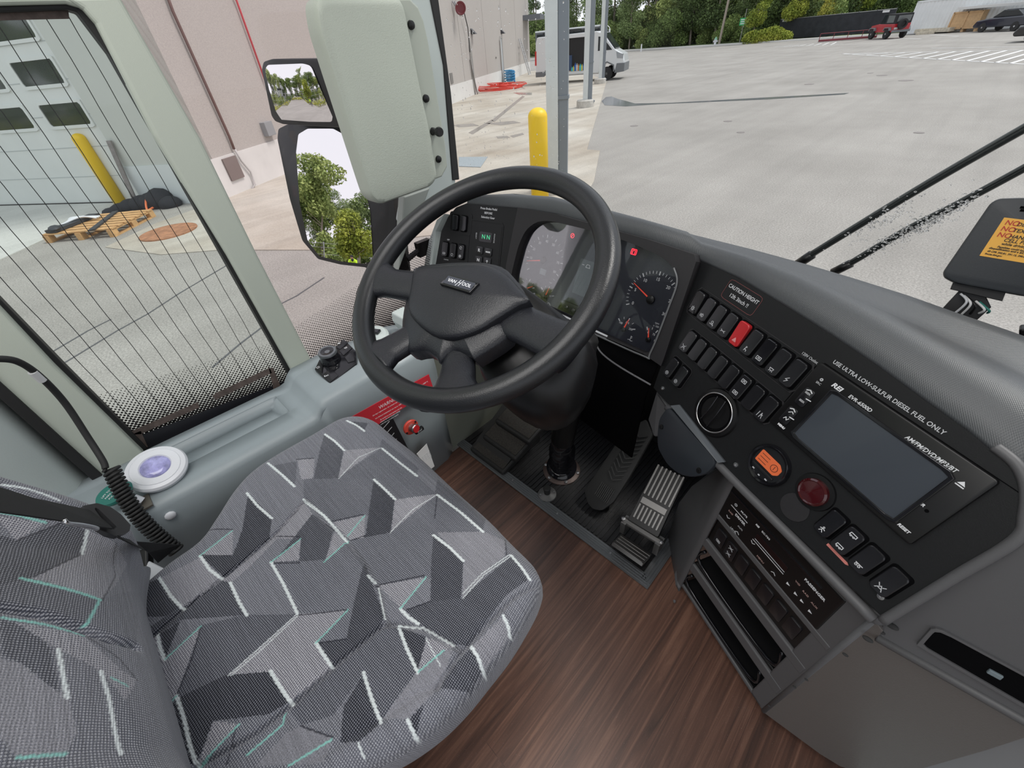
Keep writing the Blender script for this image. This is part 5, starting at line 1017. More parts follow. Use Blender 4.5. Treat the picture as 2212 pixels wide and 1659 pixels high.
seams = [([sxy(*p) for p in ((870, 430), (950, 520), (1060, 610), (1130, 700), (1200, 810), (1235, 960), (1250, 1000))], .006, .0028),
 ([sxy(*p) for p in ((100, 1108), (300, 930), (480, 785), (600, 690), (720, 590), (870, 430))], .007, .0032),
 ([sxy(*p) for p in ((360, 1660), (640, 1500), (830, 1345), (1000, 1190), (1230, 1000), (1300, 1000), (1420, 1030), (1590, 1130))], .007, .0032),
 ([sxy(*p) for p in ((1480, 1300), (1560, 1180), (1610, 1120), (1760, 960), (1830, 890), (1955, 800))], .006, .0028),
 ([sxy(*p) for p in ((880, 1640), (1230, 1440), (1400, 1320), (1500, 1290))], .003, .005)]
def relief(P):
    x, y = P[:, 0], P[:, 1]; r = .010*np.exp(-(((x+.49)/.30)**2+((y-.12)/.10)**2)) - .010*np.exp(-(((x+.49)/.11)**2+((y+.05)/.16)**2)); r += .008*np.clip((np.abs(x+.49)-.17)/.08, 0, 1); return r
def to3(P, rise): return np.stack([P[:, 0], P[:, 1], ZS+rise], 1)
cu_ = cloth('cushion', None, to3, outl, PT, .0013, [(-.004, -.010), (-.004, -.035), (.02, -.07), (.06, -.085), (.25, -.09)], st, .030, seams, relief)
lab(cu_, 'patterned seat cushion')
# backrest: panel coordinates (x, s) with s up the rest
def backz(P, rise):
    x, s = P[:, 0], P[:, 1]; y = -.262+.050*np.exp(-((s-.15)/.13)**2)-.16*np.clip(s-.12, 0, 9)-.10*np.clip(s-.30, 0, 9); z = .455+s*.985
    wing = .030*np.clip((np.abs(x+.49)-.14)/.10, 0, 1)**1.5
    return np.stack([x, y+rise+wing, z-rise*.15], 1)
bo = [(-.70, .0), (-.715, .05), (-.725, .12), (-.738, .22), (-.755, .33), (-.75, .5), (-.72, .60), (-.66, .66), (-.32, .66), (-.25, .60), (-.215, .5), (-.20, .35), (-.195, .2), (-.21, .08), (-.25, .0)]
bo = [tuple(p) for p in cat([np.array(p) for p in bo], 4, True)]
BP = Pl((-.49, -.235, .455), (1, 0, 0), (0, -1*-1., .12))
def bxy(x, y):
    p = EYE; d = ray(*zb(x, y)); best = None
    for t in np.linspace(.15, 1.2, 500):
        q = EYE+d*t; s = (q[2]-.455)/.985; yy = -.262+.050*math.exp(-((s-.15)/.13)**2)-.16*max(s-.12, 0)-.10*max(s-.30, 0)+.030*min(max((abs(q[0]+.49)-.14)/.10, 0), 1)**1.5
        if q[1] <= yy: best = (q[0], s); break
    return best or (q[0], s)
def bpt(kind, val, *pts): return (kind, val, [bxy(*p) for p in pts])
BT = [bpt('poly', .15, (-60, 540), (0, 560), (70, 590), (300, 500), (400, 540), (385, 650), (150, 755), (0, 900), (-60, 920)), bpt('poly', 1, (-40, 470), (0, 475), (205, 505), (70, 588), (0, 520)), bpt('poly', .9, (385, 650), (410, 540), (540, 600), (600, 700), (540, 800), (465, 865), (150, 765)), bpt('poly', .3, (95, 775), (465, 868), (395, 995), (200, 930), (0, 900), (0, 800)),
 bpt('poly', .25, (0, 960), (130, 990), (230, 1100), (270, 1300), (230, 1290), (100, 1170), (0, 1130)), bpt('poly', .95, (60, 970), (390, 1040), (560, 1200), (640, 1250), (590, 1340), (470, 1210), (265, 1105)), bpt('poly', .8, (-40, 1140), (100, 1170), (230, 1290), (310, 1330), (350, 1500), (300, 1600), (80, 1615), (-40, 1500)), bpt('poly', .5, (470, 1210), (590, 1340), (690, 1500), (740, 1659), (570, 1659)), bpt('poly', .45, (470, 865), (640, 830), (640, 1080), (400, 990))]
BT += [bpt('teal', .0045, (95, 770), (280, 805), (466, 868)), bpt('teal', .003, (466, 868), (398, 992)), bpt('teal', .003, (0, 955), (200, 985), (395, 1035)), bpt('teal', .0035, (595, 1075), (645, 1092)), bpt('teal', .003, (80, 1615), (190, 1605), (300, 1600)), bpt('teal', .0035, (-30, 450), (90, 475), (205, 505)), bpt('teal', .002, (520, 1235), (600, 1275)), bpt('white', .0035, (265, 1105), (290, 1220), (315, 1330)), bpt('white', .004, (475, 1205), (510, 1330), (540, 1480), (560, 1600)), bpt('white', .004, (408, 540), (400, 600), (385, 650)), bpt('white', .003, (0, 325), (120, 340), (200, 370), (270, 400)), bpt('dark', .002, (70, 590), (300, 500)), bpt('dark', .002, (150, 760), (385, 650)), bpt('dark', .0015, (545, 600), (545, 750), (480, 870)), bpt('dark', .0015, (400, 1040), (560, 1150), (640, 1250))]
sm1 = [bxy(*p) for p in ((0, 908), (100, 918), (200, 935), (400, 1010), (520, 1050), (645, 1090))]
bk = cloth('backrest', None, backz, bo, BT, .0016, [(-.01, -.012), (-.01, -.05), (.02, -.10), (.15, -.12), (.5, -.125)], st, .028, [(sm1, .008, .005)], lambda P: 0*P[:, 0]); lab(bk, 'patterned backrest with teal lines')
b = B(); prism(b, [(-.70, -.22, .33), (-.32, -.22, .33), (-.32, .10, .33), (-.70, .10, .33)], (0, 0, .05)); obj('seat_pan', b, M['blk'], st, bevel=.02)
b = B(); prism(b, [(-.66, -.20, .08), (-.34, -.20, .08), (-.34, .06, .08), (-.66, .06, .08)], (0, 0, .27)); obj('suspension_bellows', b, M['blkr'], st, bevel=.02)
b = B(); prism(b, [(-.68, -.28, .0), (-.36, -.28, .0), (-.36, .08, .0), (-.68, .08, .0)], (0, 0, .08)); obj('base', b, M['blk'], st, bevel=.01)
b = B(); prism(b, [(-.72, -.42, .30), (-.26, -.42, .30), (-.26, -.30, .30), (-.72, -.30, .30)], (0, -.05, .5)); obj('back_shell', b, M['blk'], st, bevel=.03)
b = B(); lathe(b, (-.80, -.10, .30), (1, 0, .3), [(.05, 0), (.06, .01), (.06, .03), (.05, .04)], 24); obj('recline_knob', b, M['gloss'], st, smooth='auto')
b = B(); c = onX(*zb(700, 735), -.76); box(b, c, (.06, .03, .012), (.9, .4, -.2), (-.4, .9, 0)); obj('height_lever', b, M['wplast'], st, bevel=.004)
# seat belt
bl_ = thing('seat_belt', 'black lap and shoulder belt with a plastic guide hanging beside the backrest', 'seat belt', onY(240, 1150, -.19)-[0, 0, .1])
ba = onY(-40, 1080, -.17); bb_ = onY(232, 1133, -.185); wv = nrm(np.cross(bb_-ba, (0, -1, .15)))
a0, a1 = onY(-60, 1035, -.17), onY(-60, 1098, -.165); e0, e1 = onY(*zb(455, 450), -.19), onY(*zb(530, 530), -.18)
mid0 = onY(*zb(150, 385), -.175); mid1 = onY(*zb(150, 472), -.17)
b = B(); loft(b, [[a0, a1], [mid0, mid1], [e0, e1]], closed=False); obj('shoulder_webbing', b, M['belt'], bl_, solid=.0016)
g = Pl(onY(*zb(490, 495), -.185), e1-e0, (.25, .9, .35)); 
gp_ = [g.px(*zb(*p)) for p in ((380, 430), (445, 417), (510, 435), (560, 470), (605, 520), (600, 550), (545, 572), (500, 560), (460, 535), (420, 510))]
hole = [g.px(*zb(*p)) for p in ((430, 440), (448, 440), (540, 530), (528, 543), (500, 535))]
b = B(); ringplate(b, g, gp_, hole, -.003, .004); obj('guide', b, mat('guide_plastic', (.035, .035, .037), .35), bl_, smooth='auto', bevel=.001)
b = B(); tube(b, cat([onY(*zb(*p), -.172) for p in ((300, 488), (320, 505), (380, 512), (435, 522), (460, 530))], 4), .0025, 8); obj('metal_clip', b, M['chrome'], bl_, smooth=True)
l0, l1 = onY(*zb(530, 535), -.19), onY(*zb(600, 560), -.185); 
b = B(); loft(b, [[onY(*zb(450, 525), -.19), onY(*zb(555, 565), -.18)], [onX(*zb(700, 640), -.735), onX(*zb(640, 590), -.735)], [onX(*zb(745, 690), -.745), onX(*zb(850, 605), -.755)]], closed=False); obj('lap_webbing', b, M['belt'], bl_, solid=.0016)
b = B(); c = onX(*zb(640, 735), -.78); box(b, c, (.05, .07, .02), (.3, .8, 0), (-.8, .3, .3)); obj('anchor', b, M['blk'], bl_, bevel=.004)
# ================================================================ dashboard
P1 = Pl((.066, .568, .662), (.886, -.463, -.037), (-.411, -.819, .401))
P2 = Pl((.158, .462, .45), (.886, -.463, 0), (-.463, -.886, 0))
n3 = np.cross((1, -.06, 0), (0, math.sin(.384), math.cos(.384))); n3 = n3 if n3[1] < 0 else -n3
P3 = Pl((-.297, .80, .767), (1, -.06, 0), n3); P3r = P3.up(.026)
n4 = np.cross((1, .22, 0), (0, math.sin(.384), math.cos(.384))); n4 = n4 if n4[1] < 0 else -n4
P4 = Pl(P3.on(*z1(1218, 150)), (1, .22, 0), n4)
ds = thing('dashboard', 'black wraparound dashboard with grey soft top curving right of the wheel', 'dashboard', (-.35, .80, .0))
# soft top: inner edge, crest and far edge measured along the roll
inner = [P4.on(950, 470), P4.on(1010, 437), P4.on(1118, 446), P3.on(1200, 459), P3.on(1290, 484), P3.on(1400, 514), P3.on(1500, 548), P1.on(1515, 558), P1.on(1600, 596), P1.on(1700, 655), P1.on(1800, 717), P1.on(1900, 783), P1.on(2000, 855), P1.on(2100, 925), P1.on(2190, 1000), P1.on(2215, 1060)]
farp = [onZ(960, 447, .77), onZ(1035, 424, .775), onZ(1110, 421, .785), onZ(1180, 427, .785), onZ(1260, 444, .785), onZ(1345, 470, .785), onZ(1440, 493, .785), onZ(1500, 510, .785), onZ(1620, 540, .785), onZ(1740, 573, .785), onZ(1850, 606, .785), onZ(1960, 641, .785), onZ(2080, 684, .785), onZ(2180, 718, .78), onZ(2300, 762, .78), onZ(2420, 830, .77)]
rows = []
for i, (a, c) in enumerate(zip(inner, farp)):
    if i == 0: continue
    d = c-a; L_ = np.linalg.norm(d); r = []
    for t in np.linspace(0, 1, 13):
        lift = .030*math.sin(PI*min(t*1.6, 1))*min(1, L_/.12)*(1-t)**.5
        r.append(a+d*t+np.array([0, 0, lift]))
    r = [a+P3.n*.0+np.array([0, 0, -.006])] + r + [c+nrm(d*[1, 1, 0])*.02-[0, 0, .03 if i > 2 else .004], c+nrm(d*[1, 1, 0])*.03-[0, 0, .25 if i > 3 else .006]]
    rows.append(r)
b = B(); loft(b, rows, closed=False)
padm, N, L, b_ = nodemat('dimpled_dash_pad'); t_ = N.new('ShaderNodeTexCoord'); mp = N.new('ShaderNodeMapping'); k = 2*PI/.0022; mp.inputs['Scale'].default_value = (k, k, k); mp.inputs['Rotation'].default_value = (.4, .3, .4); L.new(t_.outputs['Object'], mp.inputs[0]); sx = N.new('ShaderNodeSeparateXYZ'); L.new(mp.outputs[0], sx.inputs[0])
ss = [];
for i in range(2): q = N.new('ShaderNodeMath'); q.operation = 'SINE'; L.new(sx.outputs[i], q.inputs[0]); ss.append(q)
ml = N.new('ShaderNodeMath'); ml.operation = 'MULTIPLY'; L.new(ss[0].outputs[0], ml.inputs[0]); L.new(ss[1].outputs[0], ml.inputs[1]); bp = N.new('ShaderNodeBump'); bp.inputs['Strength'].default_value = .45; bp.inputs['Distance'].default_value = .0002; L.new(ml.outputs[0], bp.inputs['Height']); L.new(bp.outputs[0], b_.inputs['Normal'])
b_.inputs['Base Color'].default_value = (.058, .063, .068, 1); b_.inputs['Roughness'].default_value = .45; b_.inputs['Specular IOR Level'].default_value = .6
obj('soft_top', b, padm, ds, smooth=True, solid=.004)
# gear panel (left)
b = B(); gp4 = [P4.px(*p) for p in ((1118, 446), (1095, 572), (1070, 640), (925, 640), (942, 565), (953, 500), (968, 468), (985, 448), (1010, 438), (1050, 436))]; plate(b, P4, roundpoly(gp4, .002), -.012, .0, .001); gpan = obj('gear_panel', b, M['face'], ds)
b = B(); sd = [P4.px(*p) for p in ((962, 462), (943, 500), (925, 640), (905, 640), (928, 520), (945, 475))]; plate(b, P4, sd, -.03, .004, .002); obj('panel_edge', b, M['sage2'], ds)
ik = B()
def icon(b, pl, kind, a, c, s=1.):
    k = .0045*s; w_ = .0009
    I = {'sun': [arc(a, c, k*.45, 0, 360, 12)]+[[(a+k*.65*math.cos(t), c+k*.65*math.sin(t)), (a+k*math.cos(t), c+k*math.sin(t))] for t in np.arange(0, 2*PI, PI/4)],
     'fog': [arc(a, c, k*.7, -90, 90, 8)+[(a, c-k*.7)], [(a-k, c-k*.4), (a-k*.3, c-k*.4)], [(a-k, c), (a-k*.3, c)], [(a-k, c+k*.4), (a-k*.3, c+k*.4)]],
     'lamp': [arc(a, c+k*.3, k*.5, 0, 360, 10), [(a-k, c-k*.6), (a+k, c-k*.6)], [(a+k*.3, c), (a+k, c-k)]],
     'side': [[(a-k, c+k*.4), (a-k*.4, c), (a-k, c-k*.4)], [(a+k, c+k*.4), (a+k*.4, c), (a+k, c-k*.4)], [(a-k*.3, c), (a+k*.3, c)]],
     'tri': [[(a-k*.8, c-k*.6), (a+k*.8, c-k*.6), (a, c+k*.8), (a-k*.8, c-k*.6)], [(a-k*.35, c-k*.3), (a+k*.35, c-k*.3), (a, c+k*.3), (a-k*.35, c-k*.3)]],
     'pass': [arc(a-k*.1, c+k*.6, k*.25, 0, 360, 8), [(a-k*.3, c+k*.2), (a-k*.2, c-k*.4), (a+k*.4, c-k*.4), (a+k*.5, c-k)], [(a-k*.5, c-k*.9), (a-k*.4, c-k*.1)]],
     'dome': [arc(a, c, k*.8, 180, 360, 8)+[(a-k*.8, c)]]+[[(a+x_*k, c-k*.9), (a+x_*k*1.3, c-k*1.4)] for x_ in (-.6, 0, .6)],
     'bolt': [[(a+k*.5, c+k), (a-k*.5, c), (a+k*.5, c), (a-k*.4, c-k)]],
     'ring': [arc(a, c, k*.8, 0, 360, 14), arc(a, c, k*.3, 0, 360, 8)], 'loop': [arc(a, c, k*.8, 60, 330, 14), [(a+k*.8, c+k*.2), (a+k*.35, c+k*.75)]],
     'box': [[(a-k, c-k*.6), (a+k, c-k*.6), (a+k, c+k*.6), (a-k, c+k*.6), (a-k, c-k*.6)], [(a-k*.5, c-k*.3), (a-k*.2, c+k*.3), (a, c-k*.1), (a+k*.3, c+k*.3), (a+k*.5, c-k*.3)]],
     'lane': [[(a-k, c-k), (a-k*.8, c+k)], [(a, c-k), (a+k*.3, c+k), (a+k, c-k)], [(a+.1*k, c), (a+k*.9, c+.3*k)]],
     'cross': [[(a-k, c-k), (a, c+k*.6), (a+k, c-k)], [(a-k, c+k), (a-k*.5, c+k*.4)], [(a+k, c+k), (a+k*.5, c+k*.4)], [(a-k*.5, c-k*.3), (a+k*.5, c-k*.3)]],
     'bus': [[(a-k, c-k*.3), (a-k*.9, c+k*.5), (a+k, c+k*.5), (a+k, c-k*.3), (a-k, c-k*.3)], arc(a-k*.5, c-k*.4, k*.22, 0, 360, 8), arc(a+k*.4, c-k*.4, k*.22, 0, 360, 8)],
     'axle': [[(a-k, c+k*.4), (a+k, c+k*.4)], arc(a-k*.6, c-k*.2, k*.3, 0, 360, 8), arc(a+k*.3, c-k*.2, k*.3, 0, 360, 8)],
     'run': [arc(a, c+k*.8, k*.22, 0, 360, 8), [(a, c+k*.5), (a-k*.1, c-k*.1), (a+k*.5, c-k*.9)], [(a-k*.1, c-k*.1), (a-k*.6, c-k*.9)], [(a-k*.7, c+k*.1), (a, c+k*.4), (a+k*.7, c+k*.1)]]}
    strokes(b, pl, I[kind], w_); return b
def rocker(pl, a, c, ic=None, m=None, w_=.0215, h_=.043, tilt=0, parent=None, name='rocker_switch', label=None, line=True, ic_m=None, top_ic=None):
    b = B(); plate(b, pl, rrect(w_+.005, h_+.004, .005, 4, a, c), .0, .0008, .0002); obj('switch_well', b, M['well'], parent)
    N_ = 9; rs = []
    for i, (x_, y_) in enumerate(rrect(w_, h_, .0055, 4, a, c)): pass
    out = rrect(w_, h_, .0055, 5, a, c); b = B(); hh = lambda y_: .0070+.0022*((y_-c)/(h_/2))*tilt+.0012*((y_-c)/(h_/2))**2
    r0 = [V(b, pl.w(x_, y_, 0)) for x_, y_ in out]; r1 = [V(b, pl.w(x_, y_, hh(y_)-.0012)) for x_, y_ in out]; o2 = [(a+(x_-a)*.90, c+(y_-c)*.95) for x_, y_ in out]; r2 = [V(b, pl.w(x_, y_, hh(y_))) for x_, y_ in o2]
    n = len(out)
    for q0, q1 in ((r0, r1), (r1, r2)):
        for i in range(n): j = (i+1) % n; b.faces.new((q0[i], q0[j], q1[j], q1[i]))
    cv = V(b, pl.w(a, c, hh(c)))
    for i in range(n): b.faces.new((r2[i], r2[(i+1) % n], cv))
    s = obj(name, b, m or M['sw'], parent, smooth='auto')
    if label: s['label'] = label
    b = B()
    if line: strokes(b, pl, [[(a-w_*.42, c-.002), (a+w_*.42, c-.002)]], .0005, .006, .0064)
    pli = pl.up(hh(c-.011)+.0002)
    if ic: icon(b, pli, ic, a, c-.012)
    if top_ic: icon(b, pl.up(hh(c+.011)+.0002), top_ic, a, c+.012)
    if ic or top_ic or line: obj('switch_symbol', b, ic_m or M['print'], s)
    else: b.free()
    return s
# gear panel contents
b = B(); ringplate(b, P4, rrect(.084, .062, .008, 4, -.1935, -.062), rrect(.070, .050, .006, 4, -.1945, -.062), 0, .0016, 60); obj('switch_surround', b, M['face'], ds)
w1 = rocker(P4, -.211, -.062, None, M['gloss'], .021, .042, 0, ds, 'thumbwheel', line=False); b = B(); icon(b, P4.up(.006), 'lamp', -.211, -.077); obj('dial_symbol', b, M['white'], w1)
w2 = rocker(P4, -.180, -.062, None, M['gloss'], .021, .042, 0, ds, 'thumbwheel', line=False); b = B(); strokes(b, P4.up(.006), [[(-.184, y_), (-.175, y_)] for y_ in (-.047, -.053, -.062, -.071, -.077)], .0016); obj('dial_symbol', b, M['white'], w2)
for a, ic, ti in ((-.244, 'bus', None), (-.212, 'loop', None), (-.181, 'ring', 'loop')): rocker(P4, a, -.143, ic, None, .0215, .042, -.5, ds, top_ic=ti, ic_m=M['white'])
text('OFF', P4, -.236, -.114, .0055, M['print'], ds, bold=.0002); text('IGNITION', P4, -.252, -.143, .0045, M['print'], ds, ang=83); text('STARTER', P4, -.240, -.174, .0045, M['print'], ds)
for s, y_, z_ in (('Press Brake Pedal', -.0135, .0080), ('BEFORE', -.025, .0080), ('Selecting Gear', -.0365, .0080)): text(s, P4, -.097, y_, z_, M['print'], ds, bold=.00015)
b = B(); ringplate(b, P4, rrect(.120, .150, .008, 4, -.100, -.120), rrect(.112, .142, .006, 4, -.100, -.120), 0, .0014, 60); gs = obj('gear_selector', b, M['face'], ds)
b = B(); plate(b, P4, rrect(.110, .140, .006, 4, -.100, -.120), -.001, .001, 0); obj('selector_face', b, M['face'], gs)
b = B(); plate(b, P4, rrect(.045, .028, .004, 4, -.098, -.090), .001, .0022, .0004); obj('selector_display', b, M['gloss'], gs)
for x_, s in ((-.105, 'N'), (-.088, 'N')): text(s, P4, x_, -.090, .017, M['ledgreen'], gs, 'display_digit', .0024, bold=.0002)
text('SELECT', P4, -.132, -.090, .0055, M['print'], gs, ang=-90, h=.0015); text('MONITOR', P4, -.068, -.090, .0055, M['print'], gs, ang=-90, h=.0015)
for x_, y_, s, z_ in ((-.115, -.129, 'R', .012), (-.083, -.130, 'MODE', .0055), (-.115, -.157, 'N', .012), (-.083, -.157, '\u2191', .010), (-.115, -.184, 'D', .012)):
    b = B(); plate(b, P4, rrect(.026, .023, .004, 4, x_, y_), .001, .0045, .0012); k_ = obj('selector_button', b, M['sw'], gs, smooth='auto'); text(s, P4, x_, y_, z_, M['white'], k_, h=.0048, bold=.0003)
# cluster bezel, dial face and cover
oc = [P3r.px(*p) for p in ((1118, 448), (1200, 462), (1290, 487), (1400, 517), (1508, 552), (1432, 780), (1424, 800), (1405, 772), (1292, 720), (1190, 672), (1085, 640), (1093, 572))]
ic_ = [(-.475, -.165), (-.470, -.080), (-.455, -.035), (-.420, -.008), (-.380, .0), (-.27, .002), (-.15, -.001), (-.06, -.012), (-.022, -.030), (-.010, -.055), (-.012, -.190), (-.022, -.213), (-.25, -.216), (-.46, -.212)]
b = B(); ringplate(b, P3, [(u_, v_) for u_, v_ in oc], roundpoly(ic_, .02, 3), -.004, .026, 120); obj('cluster_bezel', b, M['face2'], ds, bevel=.004)
cl = thing('instrument_cluster', 'instrument cluster with speedometer and tachometer behind the steering wheel', 'instrument cluster', P3.w(-.24, -.22)); 
b = B(); plate(b, P3, [(x_*1.01+.002, y_*1.01) for x_, y_ in ic_], -.012, -.001); face = obj('dial_plate', b, M['dial'], cl)
def gauge(cx, cy, r, a0, a1, n, maj, nums, tipang, nr, name, dl=.006, ns=.0095, len_=None):
    g = B(); 
    for i in range(n+1):
        t = math.radians(a0+(a1-a0)*i/n); big = i % maj == 0; L0 = r-(dl*1.1 if big else dl*.85)
        strokes(g, P3, [[(cx+L0*math.cos(t), cy+L0*math.sin(t)), (cx+r*math.cos(t), cy+r*math.sin(t))]], .0022 if big else .0010, -.0008, -.0003)
    go = obj(name, g, M['print'], cl)
    for s, t in nums: tt = math.radians(t); text(s, P3, cx+nr*math.cos(tt), cy+nr*math.sin(tt), ns, M['print'], go, 'dial_number', -.0006, bold=.0001)
    t = math.radians(tipang); d = np.array([math.cos(t), math.sin(t)]); q = np.array([-d[1], d[0]]); c = np.array([cx, cy]); L_ = len_ or r*.92; b = B()
    pts = [c-d*r*.1+q*.0018, c-d*r*.1-q*.0018, c+d*L_-q*.0005, c+d*L_+q*.0005]; prism(b, [P3.w(*p, .002) for p in pts], P3.n*.0012); obj('needle', b, M['needle'], go)
    b = B(); lathe(b, P3.w(cx, cy), P3.n, [(r*.12+.002, .0), (r*.12+.002, .005), (r*.10, .007), (.001, .007)], 20); obj('needle_hub', b, M['blk'], go, smooth='auto'); return go
tc_ = (-.067, -.103)
ang_t = lambda v: 208-(v/30)*(208+27)
gauge(*tc_, .060, 208, -27, 30, 5, [(str(v), ang_t(v)) for v in (0, 5, 10, 15, 20, 25, 30)], ang_t(6.6), .044, 'tachometer')
text('rpm', P3, -.035, -.146, .006, M['print'], cl, 'dial_text', -.0006); text('x 100', P3, -.035, -.153, .006, M['print'], cl, 'dial_text', -.0006)
sc_ = (-.392, -.099); ang_s = lambda v: 216-(v/85)*(216+38)
gauge(*sc_, .064, 216, -38, 17, 2, [(str(v), ang_s(v)) for v in (10, 20, 30, 40, 50, 60, 70, 80)], 195, .048, 'speedometer')
text('mph', P3, -.352, -.147, .006, M['print'], cl, 'dial_text', -.0006)
gauge(-.106, -.186, .028, 140, 20, 4, 2, [('100', 140), ('175', 80), ('250', 20)], 78, .017, 'temperature_gauge', .005, .0065); gauge(-.040, -.186, .028, 120, 10, 4, 2, [('0', 118), ('75', 65), ('150', 10)], 108, .016, 'oil_gauge', .005, .0065)
gauge(-.357, -.186, .028, 140, 20, 4, 2, [('0', 140), ('1/1', 20)], 75, .016, 'fuel_gauge', .005, .0065); gauge(-.43, -.186, .028, 140, 20, 4, 2, [], 30, .016, 'pressure_gauge', .005, .0065)
b = B(); x_, y_ = -.340, -.204; strokes(b, P3, [[(x_-.004, y_-.005), (x_-.004, y_+.005), (x_+.002, y_+.005), (x_+.002, y_-.005), (x_-.004, y_-.005)], [(x_+.003, y_+.003), (x_+.006, y_), (x_+.006, y_-.004)]], .0012, -.0008, -.0003)
x_, y_ = -.083, -.200; strokes(b, P3, [[(x_, y_-.003), (x_, y_+.006)], [(x_, y_+.005), (x_+.003, y_+.005)], [(x_, y_+.002), (x_+.003, y_+.002)], [(x_-.006, y_-.004), (x_-.002, y_-.003), (x_+.002, y_-.005), (x_+.006, y_-.004)]], .0012, -.0008, -.0003); obj('dial_symbol', b, M['print'], cl)
b = B(); strokes(b, P3, [arc(-.320, -.021, .0052, 0, 360, 16), [(-.322, -.024), (-.320, -.020), (-.317, -.018)]], .0012, -.0008, -.0003); obj('warning_light', b, M['ledred'], cl)
b = B(); strokes(b, P3, [rrect(.013, .011, .002, 2, -.143, -.019)+[(-.1365, -.0165)], [(-.146, -.023), (-.146, -.017), (-.144, -.0155)], [(-.140, -.023), (-.140, -.017), (-.142, -.0155)]], .0019, -.0008, -.0003); obj('warning_light', b, M['ledred'], cl)
b = B(); plate(b, P3, rrect(.022, .015, .001, 2, -.387, -.128), -.001, -.0004); obj('odometer', b, M['lcd'], cl)
b = B(); plate(b, P3, rrect(.075, .085, .003, 2, -.24, -.108), -.001, -.0003); lcdo = obj('message_display', b, M['lcd2'], cl)
b = B(); strokes(b, P3, [[(-.268, -.078), (-.262, -.078)], [(-.256, -.082), (-.244, -.082), (-.246, -.075), (-.254, -.075), (-.256, -.082)]], .001, -.0002, .0002); obj('display_symbol', b, M['print'], lcdo)
b = B(); plate(b, P3, roundpoly([(-.318, -.206), (-.312, -.182), (-.300, -.176), (-.225, -.176), (-.215, -.206)], .006), -.001, .004, .001); kb = obj('key_strip', b, M['blk'], cl, smooth='auto')
for x_ in (-.302, -.278, -.254, -.232): b = B(); lathe(b, P3.w(x_, -.191), P3.n, [(.0065, .003), (.0065, .006), (.004, .008), (.001, .0082)], 16); obj('key_button', b, M['sw'], kb, smooth='auto')
b = B(); plate(b, P3, [(-.345, -.2125), (-.13, -.2165), (-.128, -.2085), (-.343, -.2045)], .022, .0235); lab(obj('label_tape', b, M['wplast'], ds), 'white paper tape strip'); text('2 3 4 2 3 8 4', P3, -.285, -.2095, .006, M['blk'], ds, 'tape_text', .0238, -1)
# cluster cover glass
cgm, N, L, b_ = nodemat('cluster_cover'); N.remove(b_); ou = [n for n in N if n.type == 'OUTPUT_MATERIAL'][0]; tr = N.new('ShaderNodeBsdfTransparent'); gl = N.new('ShaderNodeBsdfGlossy'); gl.inputs['Roughness'].default_value = .03; fr = N.new('ShaderNodeFresnel'); fr.inputs[0].default_value = 1.6; mx = N.new('ShaderNodeMixShader'); ml = N.new('ShaderNodeMath'); ml.operation = 'MULTIPLY'; ml.inputs[1].default_value = .38; L.new(fr.outputs[0], ml.inputs[0]); L.new(ml.outputs[0], mx.inputs[0]); L.new(tr.outputs[0], mx.inputs[1]); L.new(gl.outputs[0], mx.inputs[2]); L.new(mx.outputs[0], ou.inputs[0])
cvl = Pl(P3.w(-.24, -.10, .010), P3.u-P3.n*.16, P3.n+P3.u*.16); b = B(); plate(b, P3, [(x_*1.0, y_) for x_, y_ in ic_], .0095, .0105); obj('cover_glass', b, cgm, cl)
# chrome-ish lower trim and knee cover
b = B(); pl = [P3.w(-.475, -.214, .027), P3.w(-.2, -.2165, .028), P3.w(-.03, -.2165, .028), P3.w(-.014, -.205, .028), P3.w(-.011, -.10, .028), P3.w(-.013, -.05, .028), P3.w(-.03, -.026, .028)]; tube(b, cat(pl, 6), .0022, 8); obj('bezel_trim', b, mat('dull_trim', (.16, .165, .17), .3, metal=.4), ds, smooth=True)
b = B(); rows = [[P3.w(-.60, -.205, .0), P3.w(-.40, -.210, .010), P3.w(-.2, -.218, .010), P3.w(.004, -.215, .010)], [P3.w(-.60, -.26, .0), P3.w(-.40, -.265, .01), P3.w(-.2, -.27, .01), P3.w(.004, -.26, .01)], [P3.w(-.60, -.36, -.08), P3.w(-.40, -.33, -.05), P3.w(-.2, -.32, -.04), P3.w(.0, -.31, .0)], [P3.w(-.60, -.60, -.14), P3.w(-.40, -.55, -.10), P3.w(-.2, -.5, -.09), P3.w(.0, -.50, -.06)]]
loft(b, rows, closed=False); obj('knee_cover', b, M['well'], ds, smooth=True, solid=.004)
b = B(); e = [P3r.on(*p) for p in ((1278, 735), (1292, 762), (1330, 792), (1400, 833))]; tube(b, cat([p-P3.n*.012 for p in e], 6), .0022, 8); obj('knee_trim', b, mat('grey_bead', (.18, .18, .19), .35), ds, smooth=True)
